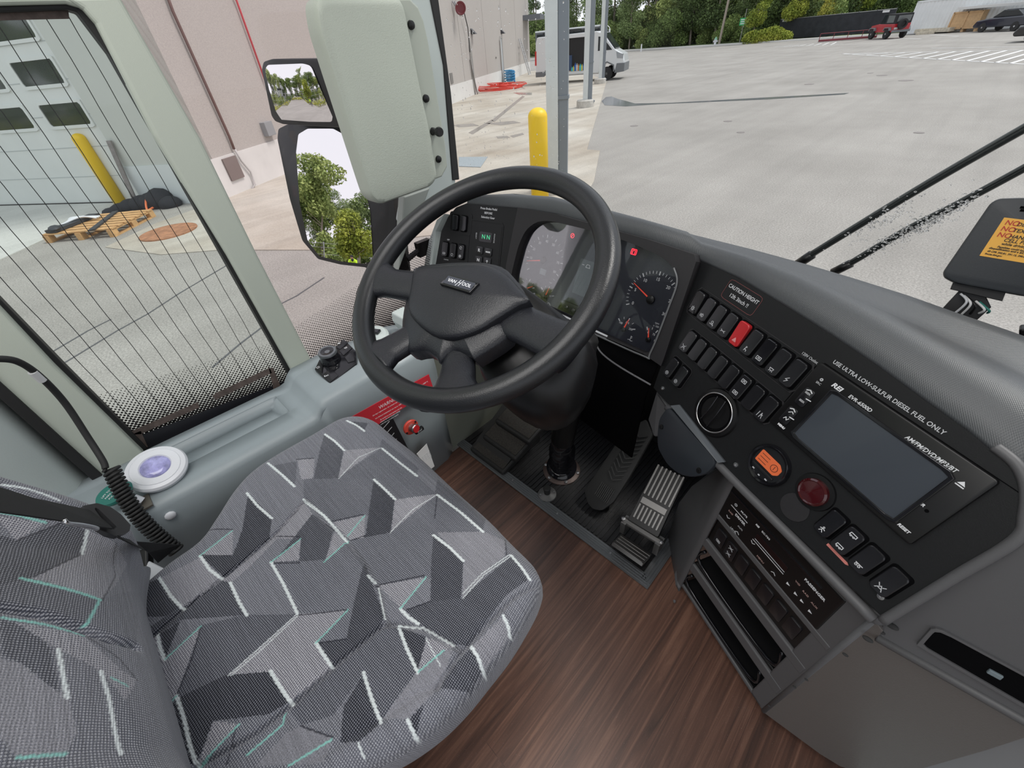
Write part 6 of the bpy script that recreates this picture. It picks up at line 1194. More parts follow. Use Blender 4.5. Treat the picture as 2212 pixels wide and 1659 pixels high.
# switch panel (right)
p1o = [P1.px(*p) for p in ((1512, 561), (1600, 600), (1700, 658), (1800, 720), (1900, 786), (2000, 858), (2100, 928), (2180, 992), (2206, 1030), (2214, 1070), (2211, 1110), (2190, 1163), (2060, 1243), (1908, 1336), (1740, 1175), (1567, 1010), (1500, 935), (1411, 838), (1425, 796))]
b = B(); plate(b, P1, p1o, -.020, 0, .0015); pf = obj('switch_panel', b, M['face'], ds)
b = B(); rp_ = [P1.w(*P1.px(*p), .0) for p in ((2150, 965), (2195, 1002), (2218, 1050), (2216, 1115), (2193, 1168), (2060, 1248), (1906, 1342))]; tube(b, cat(rp_, 8), .006, 8); obj('panel_rim', b, M['grey'], ds, smooth=True)
def surround(pl, u0, u1, v0, v1, r=.008, h=.0012): b = B(); ringplate(b, pl, rrect(u1-u0, v1-v0, r, 4, (u0+u1)/2, (v0+v1)/2), rrect(u1-u0-.003, v1-v0-.003, r-.001, 4, (u0+u1)/2, (v0+v1)/2), 0, h, 90); return obj('switch_surround', b, M['face2'], ds)
U1 = [-.3755+.0290*k for k in range(9)]
surround(P1, -.394, -.125, .001, .058); surround(P1, -.358, -.122, -.064, -.014); surround(P1, -.356, -.296, -.128, -.078)
ics = ['sun', 'fog', 'lamp', 'side', 'tri', 'pass', 'box', 'dome', 'bolt']
for k, (u_, i_) in enumerate(zip(U1, ics)):
    rocker(P1, u_, .0295, i_, M['red'] if k == 4 else (M['gloss'] if k == 6 else None), .0225, .044, .9 if k in (0, 4) else -.6 if k > 4 else -.3, ds, label='red hazard rocker switch' if k == 4 else None, ic_m=M['print'] if k != 4 else mat('pink_print', (.75, .35, .35), .6))
U2 = [-.342+.0290*k for k in range(8)]
for k, u_ in enumerate(U2): rocker(P1, u_, -.040, {0: 'cross', 5: 'box', 7: 'lane'}.get(k), None, .0225, .043, -.6, ds, top_ic='box' if k == 5 else None)
for k, u_ in enumerate((-.342, -.312)): rocker(P1, u_, -.104, 'ring', None, .0215, .042, -.6, ds)
b = B(); ringplate(b, P1, rrect(.078, .036, .006, 4, -.303, .080), rrect(.0765, .0345, .0055, 4, -.303, .080), .0002, .0006, 60); obj('label_outline', b, mat('maroon_line', (.16, .05, .05), .6), ds)
text('CAUTION HEIGHT', P1, -.303, .0865, .0092, M['print'], ds, bold=.00015, sx=.92); text('12ft 3inch !!', P1, -.303, .0735, .0095, M['print'], ds, bold=.0001)
text('USE ULTRA LOW-SULFUR DIESEL FUEL ONLY', P1, -.0385, .0745, .0078, M['print'], ds, bold=.0001, sx=.95)
text('120V Outlet', P1, -.142, .0605, .0062, M['print'], ds, sx=.9)
# round air vent
b = B(); vc_ = (-.207, -.108); lathe(b, P1.w(*vc_), P1.n, [(.046, 0), (.044, .004), (.037, .006), (.035, .002)], 48); obj('vent_ring', b, M['blk'], ds, smooth='auto')
b = B(); tube(b, [P1.w(vc_[0]+.0365*math.cos(a), vc_[1]+.0365*math.sin(a), .0055) for a in np.linspace(0, 2*PI, 60, endpoint=False)], .0015, 8, closed=True); vr = obj('chrome_ring', b, M['chrome'], ds, smooth=True)
b = B(); lathe(b, P1.w(*vc_), P1.n, [(.034, .001), (.034, .0055), (.031, .0045), (.029, .0012), (.001, .0010)], 40); ventd = obj('air_vent', b, M['well'], ds, smooth='auto')
b = B()
for o in (-.014, .004): c = np.array(vc_)+[o, 0]; hh = math.sqrt(.031**2-o*o); tube(b, cat([P1.w(c[0], c[1]-hh, .004), P1.w(c[0]+.004, c[1], .0085), P1.w(c[0], c[1]+hh, .004)], 8), .0014, 6)
obj('vane', b, M['gloss'], ventd, smooth=True)
# round amber display
dcn = (-.079, -.107); b = B(); lathe(b, P1.w(*dcn), P1.n, [(.034, 0), (.034, .004), (.031, .008), (.028, .007), (.0275, .003), (.001, .003)], 48); rd_ = obj('round_display', b, M['gloss'], ds, smooth='auto')
b = B(); plate(b, P1, roundpoly([(-.101, -.115), (-.101, -.093), (-.066, -.093), (-.058, -.099), (-.058, -.109), (-.064, -.115)], .002), .003, .0040, .0003); obj('amber_screen', b, M['orange'], rd_)
b = B(); strokes(b, P1, [arc(-.069, -.104, .0058, 0, 360, 16), [(-.069, -.107), (-.069, -.101)]]+[[(-.097, y_), (-.082, y_)] for y_ in (-.098, -.104, -.110)], .0009, .0041, .0045); obj('screen_symbols', b, M['amber_ink'], rd_)
b = B(); plate(b, P1, rrect(.042, .005, .002, 3, -.080, -.121), .003, .0050, .0008); obj('key_ledge', b, M['sw'], rd_)
b = B(); strokes(b, P1, [[(-.094, -.128), (-.0915, -.128)], [(-.080, -.1305), (-.078, -.1305)], [(-.068, -.128), (-.065, -.128)]], .0018, .0035, .0045); obj('key_marks', b, M['print'], rd_)
# red push lamp, plug, lower switches
b = B(); lathe(b, P1.w(-.009, -.087), P1.n, [(.0275, 0), (.0265, .003), (.022, .0035)], 36); rl = obj('red_push_button', b, M['blk'], ds, smooth='auto')
b = B(); lathe(b, P1.w(-.009, -.087), P1.n, [(.0205, .002), (.020, .009), (.0175, .0115), (.016, .0095), (.009, .010), (.001, .0105)], 36); obj('red_lens', b, M['redlens'], rl, smooth='auto')
b = B(); lathe(b, P1.w(-.012, -.127), P1.n, [(.0215, 0), (.021, .0014), (.001, .0016)], 36); obj('blank_plug', b, M['face2'], ds, smooth='auto')
for x_, i_, ti in ((.033, 'run', None), (.060, 'bus', 'bus'), (.088, 'axle', None), (.118, 'cross', None)): rocker(P1, x_, -.104, i_, M['gloss'] if x_ < .05 else None, .0215, .041, -.8, ds, top_ic=ti, line=False, ic_m=M['white'] if x_ < .1 else M['print'])
b = B(); plate(b, P1, [(.048, -.1285), (.078, -.1285), (.081, -.1305), (.078, -.1325), (.048, -.1325)], .0002, .0010); lab(obj('marker_tape', b, M['pink'], ds), 'pink marker strip')
# radio
ru0, ru1, rv0, rv1 = -.1235, .1005, -.0515, .0655
cr1 = thing('radio_screen_unit', 'black multimedia radio with a wide blank grey screen', 'radio', P1.w(0, -.05)); b = B(); plate(b, P1, rrect(ru1-ru0, rv1-rv0, .004, 3, (ru0+ru1)/2, (rv0+rv1)/2), .0012, .007, .0015); obj('fascia', b, M['blk'], cr1, smooth='auto')
sq = [P1.up(.0085).px(*p) for p in ((1800, 848), (2054, 1028), (1928, 1121), (1714, 938))]; su0 = (sq[0][0]+sq[3][0])/2; su1 = (sq[1][0]+sq[2][0])/2; sv1 = (sq[0][1]+sq[1][1])/2; sv0 = (sq[2][1]+sq[3][1])/2; scx, scy, sw_, sh_ = (su0+su1)/2, (sv0+sv1)/2, su1-su0, sv1-sv0
b = B(); ringplate(b, P1, rrect(sw_+.010, sh_+.009, .001, 2, scx, scy), rrect(sw_, sh_, .0005, 2, scx, scy), .006, .0105, 80); obj('screen_frame', b, M['gloss'], cr1, bevel=.001)
b = B(); plate(b, P1, rrect(sw_, sh_, .0005, 2, scx, scy), .006, .0085); obj('screen', b, M['screen'], cr1)
PR1 = P1.up(.0068)
T = lambda s, a, c, z_, **k: text(s, PR1, a, c, z_, k.pop('m', M['white']), cr1, h=.0004, **k)
T('REI', -.083, .0500, .0088, bold=.0003, shear=.2, sx=1.25); T('EVR-6500D', -.048, .0500, .0068, bold=.0001, shear=.15); T('AM/FM/DVD/MP3/BT', .043, .0490, .0070, bold=.0001, shear=.15, sx=.92)
T('RESET', .0845, -.040, .0052, bold=.0002, shear=.15); T('IR', .077, -.0035, .0048, bold=.0002, shear=.2); T('SRC', -.105, .040, .0045, m=M['print'])
b = B(); strokes(b, PR1, [[(.079, .0385), (.087, .0385)], arc(-.105, .0465, .0016, 0, 360, 8)], .0013); prism(b, [PR1.w(.079, .0405, .0003), PR1.w(.087, .0405, .0003), PR1.w(.083, .0455, .0003)], PR1.n*.0004); obj('eject_mark', b, M['white'], cr1)
b = B(); lathe(b, PR1.w(.084, -.006), PR1.n, [(.0022, 0), (.0022, .0005)], 12); obj('sensor_dot', b, M['well'], cr1)
b = B(); tube(b, [PR1.w(-.060, .0445, .001), PR1.w(.040, .0425, .001)], .0007, 6); obj('highlight_bar', b, M['print'], cr1)
for y_, t0, t1 in ((.0125, 'SEEK', 'SEEK'), (-.024, '', '')):
    b = B(); plate(b, P1, rrect(.016, .030, .004, 4, -.1055, y_), .006, .0090, .0012); kk_ = obj('side_key', b, M['sw'], cr1, smooth='auto')
    if t0: text(t0, P1, -.1055, y_+.0075, .0042, M['white'], kk_, h=.0093); text(t1, P1, -.1045, y_-.0065, .0042, M['white'], kk_, h=.0093)
    b = B(); strokes(b, P1, [[(-.102, y_), (-.095, y_+.001)], [(-.110, y_+.011), (-.1055, y_+.0135), (-.101, y_+.011)]], .0014, .0091, .0095); obj('key_mark', b, M['white'], kk_)
b = B(); strokes(b, P1, [[(-.108, -.019), (-.104, -.015), (-.101, -.017)], [(-.108, -.031), (-.106, -.027), (-.103, -.031), (-.101, -.027)]], .0010, .0091, .0095); obj('key_symbol', b, M['white'], cr1)
text('MENU', PR1, -.103, -.0440, .0045, M['white'], cr1, h=.0004, bold=.0003)
for (x_, y_) in ((-.335, -.152), (-.118, -.150), (.125, -.128)): b = B(); lathe(b, P1.w(x_, y_), P1.n, [(.0045, 0), (.004, .002), (.0018, .0022), (.0016, .0008)], 12); obj('screw', b, M['steel'], ds)
b = B(); strokes(b, P1, [[(-.20+.08, .066), (.142, .066)], [(-.20+.08, .066), (-.127, .055), (-.127, -.062)]], .0008, .0002, .0008); obj('panel_seam', b, M['well'], ds)
# ---------------------------------------------------------------- console below
cs = thing('centre_console', 'grey moulded console with storage slots running down to the wood floor', 'console', (.02, .62, 0))
b = B()
ridge = [P1.w(-.352, -.176, .0), P1.w(-.300, -.172), P1.w(-.130, -.172), P1.w(.0, -.164), P1.w(.140, -.156)]
ridge2 = [P2.w(-.42, -.02, -.02), P2.w(-.335, .0, .0), P2.w(-.275, .040, .004), P2.w(-.15, .050, .004), P2.w(.005, .060, .0)]
tube(b, cat([p+np.array([0, 0, -.003]) for p in ridge[1:]], 6), .008, 10)
obj('ridge', b, M['grey'], cs, smooth=True)
# face with four openings: vertical margins and ribs (P2 coordinates)
RW = [(.030, -.076), (-.092, -.176), (-.204, -.296), (-.327, -.413)]; LX = [-.2505, -.258, -.264, -.271]; RX_ = [-.028, -.027, -.031, -.035]
def quadp(b, a, d0=-.03, d1=0.): prism(b, [P2.w(*p, d0) for p in a], P2.n*(d1-d0))
b = B(); lo = -.424
PU = P2.up(-.06); outl_l = [(-.300, .035)]+[PU.px(*p) for p in ((1490, 1045), (1463, 1081), (1444, 1140), (1422, 1202), (1428, 1243))]; outl_l[-1] = (outl_l[-1][0], lo)
def lx(y_): return float(np.interp(-y_, [-RW[0][0], .413], [LX[0], LX[3]]))
ys = [.060, RW[0][0], RW[0][1], RW[1][0], RW[1][1], RW[2][0], RW[2][1], RW[3][0], RW[3][1], lo]
for i in range(0, 9, 2):                      # ribs across
    quadp(b, [(lx(ys[i]), ys[i]), (lx(ys[i+1]), ys[i+1]), (-.004, ys[i+1]), (-.004, ys[i])], -.05, .0012 if 0 < i < 8 else 0.)
quadp(b, [(-.034, .060), (-.034, lo), (.003, lo), (.003, .060)], -.05, 0); obj('rib', b, M['grey'], cs, bevel=.003)
b = B(); rws = []
for (x_, y_) in outl_l: rws.append([P2.w(lx(y_)+.003, y_, .001), P2.w(lx(y_)-.012, y_, -.001), P2.w(lx(y_)-.035, y_, -.014), P2.w(x_+.010, y_, -.06), P2.w(x_-.01, y_, -.13), P2.w(x_-.015, y_, -.30)])
top = [P2.w(-.255, .055, .006), P2.w(-.270, .05, .004), P2.w(-.30, .045, -.008), P1.w(-.30, -.178, -.004), P1.w(-.345, -.176, -.01), P1.w(-.37, -.18, -.08)]
loft(b, [top]+rws, closed=False); obj('side_cheek', b, M['grey'], cs, smooth=True, solid=.004)
b = B(); prism(b, [P1.w(-.358, -.166, -.012), P1.w(-.345, -.25, -.03), P1.w(-.30, -.26, -.02), P1.w(-.24, -.20, -.01), P1.w(-.14, -.176, -.01), P1.w(-.13, -.17, -.008)], -P1.n*.03); obj('cheek_top', b, M['grey'], cs, bevel=.004)
b = B(); quadp(b, [(-.26, .03), (-.30, lo), (-.01, lo), (-.01, .03)], -.16, -.12); obj('slot_back', b, M['well'], cs)
for i, nm in ((2, 'storage_tray'), (3, 'storage_tray')):
    v1, v0 = RW[i]; b = B(); quadp(b, [(lx(v1), v1-.083), (lx(v0), v0), (RX_[i], v0), (RX_[i], v1-.083)], -.12, -.004); t0 = obj(nm, b, M['blk'], cs, bevel=.003)
    b = B(); tube(b, cat([P2.w(lx(v1)+.01, v1-.02, -.006), P2.w(lx(v1)+.012, v1-.078, -.008), P2.w(RX_[i]-.02, v0+.012, -.008), P2.w(RX_[i]-.012, v1-.02, -.01)], 5), .004, 8); obj('tray_lip', b, M['gloss'], t0, smooth=True)
    b = B(); prism(b, [P2.w(lx(v1)+.015, v1-.070, -.06), P2.w(RX_[i]-.01, v1-.070, -.06), P2.w(RX_[i]-.01, v1-.030, -.115), P2.w(lx(v1)+.015, v1-.030, -.115)], P2.n*.004); obj('tray_mat', b, mat('grey_felt', (.045, .045, .048), .9), t0)
v1, v0 = RW[1]; b = B(); quadp(b, [(lx(v1)+.001, v1-.001), (lx(v0)+.001, v0+.001), (RX_[1]-.004, v0+.001), (RX_[1]-.004, v1-.001)], -.02, -.004); sp1 = obj('switch_strip', b, M['blk'], cs, bevel=.003)
P2s = P2.up(-.004)
for k in range(7):
    a = -.232+k*.0295; bb = B(); plate(bb, P2s, rrect(.024, .046, .004, 4, a, -.134), 0, .003, .001); sx_ = obj('blank_switch' if k not in (0, 1) else 'rocker_switch', bb, M['sw'], cs, smooth='auto')
    if k < 2: bb = B(); icon(bb, P2s.up(.003), 'box' if k == 0 else 'cross', a, -.144); (icon(bb, P2s.up(.003), 'cross', a, -.124) if k else None); obj('switch_symbol', bb, M['print'], sx_)
# audio controller in the top opening
au = thing('audio_controller', 'slim black driver and passenger audio control unit in the top console slot', 'audio unit', P2.w(-.14, -.075)); v1, v0 = .032, -.0765; b = B(); quadp(b, [(lx(v1)+.001, v1), (lx(v0)+.001, v0+.001), (RX_[0]-.001, v0+.001), (RX_[0]-.001, v1)], -.04, .002); obj('fascia', b, M['blk'], au, bevel=.004)
b = B(); quadp(b, [(lx(v1)+.004, v1-.020), (lx(v1)+.004, v1-.024), (RX_[0]-.03, v1-.024), (RX_[0]-.03, v1-.020)], .001, .0045); obj('top_bar', b, M['gloss'], au)
PA = P2.up(.0022); A_T = lambda s, a, c, z_, m=None, **k: text(s, PA, a, c, z_, m or M['white'], au, h=.0004, **k)
pk = mat('warm_print', (.50, .33, .30), .6)
A_T('MUTE', -.208, -.010, .0058, bold=.0001); A_T('DRIVER', -.210, -.030, .0085, bold=.0002, sx=.85); A_T('RAD', -.231, -.038, .0058, pk); A_T('AUX', -.203, -.048, .0058, M['print']); A_T('LEVEL', -.212, -.070, .0058, M['print']); A_T('REI', -.179, -.003, .0055, bold=.0003, shear=.2); A_T('EC-750', -.160, -.004, .0058, bold=.0001)
A_T('MENU', -.148, -.064, .0058, pk); A_T('PASSENGER', -.064, -.004, .0085, bold=.0002, sx=.80); A_T('VID', -.085, -.026, .0055, pk); A_T('RAD', -.069, -.029, .0055, pk); A_T('AUX', -.052, -.032, .0055, pk)
b = B(); ch = lambda x_, y_, s: [(x_-.004, y_-.002*s), (x_, y_+.002*s), (x_+.004, y_-.002*s)]
strokes(b, PA, [ch(-.232, -.055, -1), ch(-.204, -.064, 1), ch(-.172, -.048, -1), ch(-.120, -.060, 1), arc(-.228, -.009, .0026, 0, 360, 10), [(-.236, -.018), (-.192, -.036)][:0] or [(-.236, -.020), (-.196, -.020)], [(-.175, -.040), (-.108, -.040)]], .0009)
for x_, y_ in ((-.094, -.048), (-.078, -.050), (-.066, -.050), (-.050, -.052)): prism(b, [PA.w(x_-.003, y_-.003, .0004), PA.w(x_+.003, y_, .0004), PA.w(x_-.003, y_+.003, .0004)], PA.n*.0004)
obj('key_symbols', b, M['white'], au)
b = B(); plate(b, PA, rrect(.066, .014, .002, 3, -.140, -.024), 0, .0012, .0003); obj('display_window', b, mat('smoky_display', (.012, .006, .007), .1), au)
b = B(); tube(b, [PA.w(-.172, -.033, .001), PA.w(-.108, -.033, .001)], .0005, 5); obj('display_glint', b, M['print'], au)
# D-shaped cover flap with two screws
FP = P1.turn(0); fpx = [FP.up(.012).px(*p) for p in (z3(210, 1430), z5(655, 430), z5(560, 545), z5(420, 580), z5(300, 555), z5(180, 460), z5(90, 300), z5(85, 190), z3(110, 1560))]
b = B(); plate(b, P1, roundpoly(fpx, .012, 3), .002, .012, .002); fo = obj('cover_flap', b, mat('blue_black_flap', (.020, .024, .030), .4), cs, smooth='auto')
b = B(); e0, e1 = [P1.w(*P1.up(.014).px(*p), .014) for p in ((1447, 876), (1550, 1000))]; e2, e3 = [P1.w(*P1.px(*p), .004) for p in ((1470, 874), (1570, 998))]; prism(b, [e0, e1, e3, e2], -P1.n*.004); obj('flap_lip', b, mat('dull_edge', (.10, .11, .12), .3, metal=.3), cs, bevel=.001)
for p in (z5(128, 98), z5(487, 515)): c = P1.up(.012).px(*p); b = B(); lathe(b, P1.w(*c, .011), P1.n, [(.0055, 0), (.005, .003), (.0025, .0032), (.002, .002)], 14); obj('screw', b, M['blk'], fo, smooth='auto')
# right hand side: slanted top with tray slot, and the flat front panel
Ar = P1.on(1908, 1340); Br = P1.on(2212, 1160); PRf = Pl(P2.w(.003, -.2), (1, .06, 0), (.06, -1, 0)); zf = PRf.O[2]-.026; Cr = PRf.on(2212, 1556); A2 = PRf.on(1894, 1376)
b = B(); xe = 1.25
wr = lambda p, x_: p+(Cr-A2)/(Cr-A2)[0]*(x_-p[0])
up_n = nrm(np.cross(Cr-A2, Br-A2)); up_n = up_n if up_n[2] > 0 else -up_n
SLP = Pl(A2, Cr-A2, up_n)
so = [SLP.px(*p) for p in ((1908, 1340), (2060, 1250), (2195, 1168), (2216, 1115))]; 
so2 = so+[(so[-1][0]+.12, so[-1][1]+.12), (so[-1][0]+.9, so[-1][1]+.10), (1.0, .004), SLP.px(1894, 1376)]
hl = [SLP.px(*z10(*p)) for p in ((1655, 460), (1580, 545), (2212, 910), (2600, 1130), (2650, 1000), (2212, 735), (1710, 465))]
plate(b, SLP, so2, -.012, 0, 0); slo = obj('sloped_top', b, M['grey'], cs, bevel=.004)
b = B(); plate(b, SLP, roundpoly(hl, .008), .0, .0015, .0004); sl = obj('tray_slot', b, M['well'], cs)
b = B(); ringplate(b, SLP, [(p[0]+(.004 if p[0] > .3 else -.004), p[1]+(.003 if i in (0, 5, 6, 4) else -.004)) for i, p in enumerate(hl)], hl, .0, .004, 90); obj('slot_lip', b, M['grey'], cs, bevel=.001)
b = B(); c = SLP.px(*z10(2030, 725)); plate(b, SLP, rrect(.012, .007, .001, 3, *c), .001, .004, .001); obj('slot_clip', b, M['lcd'], sl)
b = B(); z_r = A2[2]; pf_ = [PRf.on(*p) for p in ((1894, 1380), (2212, 1562))]; fb = [np.array([.160, .470, 0.]), np.array([.33, .482, 0.])]
fb2 = [PRf.w(-.001, -.25), PRf.w(1.1, -.25)]; ft_ = [pf_[0], PRf.w(1.1, PRf.px(2212, 1562)[1]-.0)]
lowp = [PRf.px(*p) for p in ((1646, 1532), (1740, 1607), (1800, 1659), (1990, 1662), (2130, 1618), (2212, 1596))]
pl_ = [(.0, -zf), (.10, -zf), (.13, -zf+.01), (.17, -.15), PRf.px(2000, 1659), PRf.px(2130, 1622), PRf.px(2215, 1594), (1.1, PRf.px(2215, 1594)[1]-.05), (1.1, PRf.px(2212, 1562)[1]), PRf.px(1894, 1380), (.014, PRf.px(1894, 1380)[1]+.022), (.0, PRf.px(1894, 1380)[1]+.035)]
b = B(); plate(b, PRf, pl_, -.02, 0, .001); obj('front_panel', b, M['greyw'], cs)
b = B(); prism(b, [PRf.w(-.0, -PRf.O[2], -.02), PRf.w(1.1, -PRf.O[2], -.02), PRf.w(1.1, .2, -.02), PRf.w(0, .2, -.02)], -PRf.n*.01); obj('inner_panel', b, mat('pale_inner_panel', (.20, .20, .205), .5), cs)
b = B(); tube(b, [P2.w(.001, lo, -.003), P2.w(.001, -.2, -.003), P2.w(.001, .055, -.003)], .005, 10); tube(b, [A2, Cr+(Cr-A2)*2], .006, 8); ball(b, P2.w(-.002, .052, -.006), .014, sub=3); obj('corner_bead', b, M['grey'], cs, smooth=True)
chip = mat('chipped_plastic', (.03, .03, .03), .9)
for p, r in (((1926, 1350), .010), ((1905, 1365), .005), ((1882, 1377), .008), ((1833, 1411), .005), ((1748, 1465), .004), ((1722, 1481), .004), ((1667, 1522), .004)): q = P2.w(*P2.px(*p), .006) if p[0] < 1895 else SLP.w(*SLP.px(*p), .001); b = B(); ball(b, q, r*.8, 1, .5, .5, 2); obj('chip_mark', b, chip, cs, smooth=True)
# bright step piece seen under the lower right edge
b = B(); prism(b, [(.32, .25, .001), (.8, .25, .001), (.8, .60, .001), (.32, .60, .001)], (0, 0, .02)); tag(obj('step_edge', b, M['sage2'], bevel=.006), 'pale grey step edge below the console at the lower right corner', 'step')
# ================================================================ steering wheel
wn = nrm((.066, -math.sin(.507), math.cos(.507))); SW = Pl((-.5097, .4019, .8256), (1, 0, -.066), wn); RW_, rr_ = .222, .0192
sw = thing('steering_wheel', 'large black four-spoke steering wheel with a badge on its padded hub', 'steering wheel', SW.O)
b = B(); pts = [SW.w(RW_*math.cos(a), RW_*math.sin(a)) for a in np.linspace(0, 2*PI, 120, endpoint=False)]; tube(b, pts, rr_, 20, closed=True, flat=1., ref=wn); obj('rim', b, M['rim'], sw, smooth=True)
# spokes: pixel centre lines on the wheel's plane, slightly dished
def spoke(pix, widths, dips, lb=None):
    c = [np.array(SW.up(d).px(*p)) for p, d in zip(pix, dips)]; b = B(); C_ = cat([SW.w(*q, d) for q, d in zip(c, dips)], 6); W_ = np.interp(np.linspace(0, 1, len(C_)), np.linspace(0, 1, len(widths)), widths)
    rings = []
    for i, p in enumerate(C_):
        t = nrm(C_[min(i+1, len(C_)-1)]-C_[max(i-1, 0)]); s = nrm(np.cross(wn, t)); nn = np.cross(t, s); rings.append([p+s*math.copysign(abs(math.cos(a))**.8, math.cos(a))*W_[i]+nn*math.copysign(abs(math.sin(a))**.8, math.sin(a))*.015 for a in np.linspace(0, 2*PI, 20, endpoint=False)])
    loft(b, rings); o = obj('spoke', b, M['leather'], sw, smooth=True); return o
spoke([(800, 600), (845, 612), (900, 620), (970, 630)], [.050, .029, .030, .034], [.0, -.006, -.012, -.018])
spoke([(812, 775), (842, 757), (880, 735), (930, 705)], [.046, .030, .027, .030], [.0, -.010, -.02, -.026])
spoke([(975, 868), (983, 830), (990, 785), (985, 730)], [.056, .034, .028, .030], [.0, -.012, -.026, -.030])
spoke([(1240, 752), (1196, 733), (1140, 706), (1070, 672)], [.042, .032, .031, .036], [.0, -.008, -.016, -.024])
# hub pad
hubp = [zh(*p) for p in ((610, 625), (800, 590), (1000, 582), (1120, 590), (1250, 640), (1390, 840), (1300, 890), (1255, 990), (1255, 1095), (1040, 1240), (1020, 1245), (880, 1195), (790, 1270), (760, 1240), (680, 1190), (565, 1195), (525, 1040), (545, 870), (580, 750))]
def lens_plate(b, pl, poly, h0, h1, dome, rings=6):
    c = np.mean(np.array(poly), 0); P = [np.array(p) for p in poly]; rs = [[V(b, pl.w(*p, h0)) for p in P]]
    for k in range(rings+1):
        t = k/rings; s = math.cos(t*PI/2*.98); rs.append([V(b, pl.w(*(c+(p-c)*(1-(1-s)*1.0 if k else 1)), h1+dome*math.sin(t*PI/2))) for p in P])
    for q0, q1 in zip(rs, rs[1:]):
        for i in range(len(P)): j = (i+1) % len(P); b.faces.new((q0[i], q0[j], q1[j], q1[i]))
    b.faces.new(rs[-1]); return b
HP = SW.up(-.012); poly = [tuple(p) for p in cat([np.array(HP.px(*p)) for p in hubp], 3, True)]
b = B(); lens_plate(b, HP, poly, -.03, -.004, .018); hb = obj('hub_pad', b, M['leather'], sw, smooth='auto')
padp = [zh(*p) for p in ((612, 627), (760, 603), (960, 590), (1100, 598), (1230, 655), (1330, 760), (1395, 835), (1310, 880), (1180, 960), (1050, 1040), (900, 1092), (760, 1085), (640, 1010), (560, 900), (580, 760))]
pp2 = [tuple(p) for p in cat([np.array(SW.up(.010).px(*p)) for p in padp], 3, True)]
b = B(); lens_plate(b, SW, pp2, -.014, .004, .014, 8); obj('airbag_cover', b, M['leather'], sw, smooth='auto')
bdg = [zh(848, 678), zh(1058, 738), zh(1005, 806), zh(803, 743)]; BPl = SW.up(.019); q = [np.array(BPl.px(*p)) for p in bdg]; d_ = q[1]-q[0]; e_ = q[0]-q[3]; ctr = sum(q)/4; BA = Pl(BPl.w(*ctr), SW.u*d_[0]+SW.v*d_[1], wn+SW.v*.12-SW.u*.02)
Lb, Hb = np.linalg.norm(d_)*1.04, .023
tw = lambda a, c: (a-c*.0, c)
b = B(); plate(b, BA, roundpoly([(-Lb/2+.0, -Hb/2), (Lb/2-.004, -Hb/2), (Lb/2+.0, Hb/2), (-Lb/2+.004, Hb/2)], .0015), -.012, .003, .0012); bd = obj('badge', b, M['gloss'], sw, smooth='auto')
b = B(); plate(b, BA, rrect(Lb-.010, Hb-.007, .001, 2), .003, .0034); obj('badge_field', b, mat('badge_grey', (.045, .050, .065), .3), bd)
for s, x_, z_ in (('VAN', -.0150, .0090), ('OOL', .0165, .0090)): text(s, BA, x_, .0, z_, M['wplast'], bd, 'badge_letters', .0036, bold=.0002)
b = B(); strokes(b, BA, [[(-.0030, -.0065), (.0008, .0055)], [(.0028, -.0055), (.0066, .0065)], [(-.0008, .0002), (.0048, .0002)]], .0012, .0035, .0040); obj('badge_letters', b, M['wplast'], bd)
# column
co = thing('steering_column', 'black steering column shroud and rubber gaiter rising from the footwell', 'steering column', onZ(1215, 985, .0)); cb = np.array(onZ(1213, 990, .05)); ct_ = SW.w(0, 0, -.05)
def ringat(c, t, ru, rv, u0=(1, 0, 0), k=24, sq=.8): t = nrm(t); u = nrm(np.array(u0)-t*np.dot(u0, t)); v = np.cross(t, u); return [c+u*ru*math.copysign(abs(math.cos(a))**sq, math.cos(a))+v*rv*math.copysign(abs(math.sin(a))**sq, math.sin(a)) for a in np.linspace(0, 2*PI, k, endpoint=False)]
sh0 = SW.w(.02, .02, -.03); sh1 = SW.w(.06, .03, -.10); sh2 = SW.w(.105, .02, -.19); sh3 = np.array([-.37, .45, .50]); 
b = B(); loft(b, [ringat(SW.w(.0, -.01, -.052), -wn, .05, .045), ringat(SW.w(.01, -.01, -.060), -wn, .072, .062), ringat(onY(1130, 740, .40), -wn, .09, .075), ringat(onY(1160, 790, .42), -wn, .105, .088), ringat(onY(1180, 840, .445), -wn, .085, .075), ringat(onY(1192, 872, .46), -wn, .05, .045)]); obj('shroud', b, M['blk'], co, smooth=True)
b = B(); tube(b, cat([SW.w(-.02, .10, -.19), SW.w(-.045, .0, -.13)+[0, 0, 0], SW.w(-.01, -.08, -.14), SW.w(.06, -.10, -.20)], 6), .003, 8); obj('shroud_seam', b, mat('seam_grey', (.12, .12, .125), .3), co, smooth=True)
sb = onZ(1213, 1010, .02); st_ = np.array(onZ(1216, 930, .26)); ax = nrm(st_-sb)
b = B(); tube(b, [sb+ax*.2, SW.w(.10, .08, -.26)], .035, 16); obj('shaft', b, M['blk'], co, smooth=True)
pr = [(.050, 0), (.050, .012), (.036, .016)]; 
for k in range(4): pr += [(.030, .02+k*.032), (.041, .035+k*.032), (.031, .047+k*.032)]
pr += [(.034, .16), (.034, .19), (.028, .20)]
b = B(); lathe(b, sb, ax, pr, 28); obj('gaiter', b, M['gloss'], co, smooth=True)
b = B(); lathe(b, sb-[0, 0, .018], (0, 0, 1), [(.062, 0), (.062, .008), (.05, .014)], 28); fl_ = obj('flange', b, mat('rusty_flange', (.07, .05, .045), .5, metal=.4), co, smooth='auto')
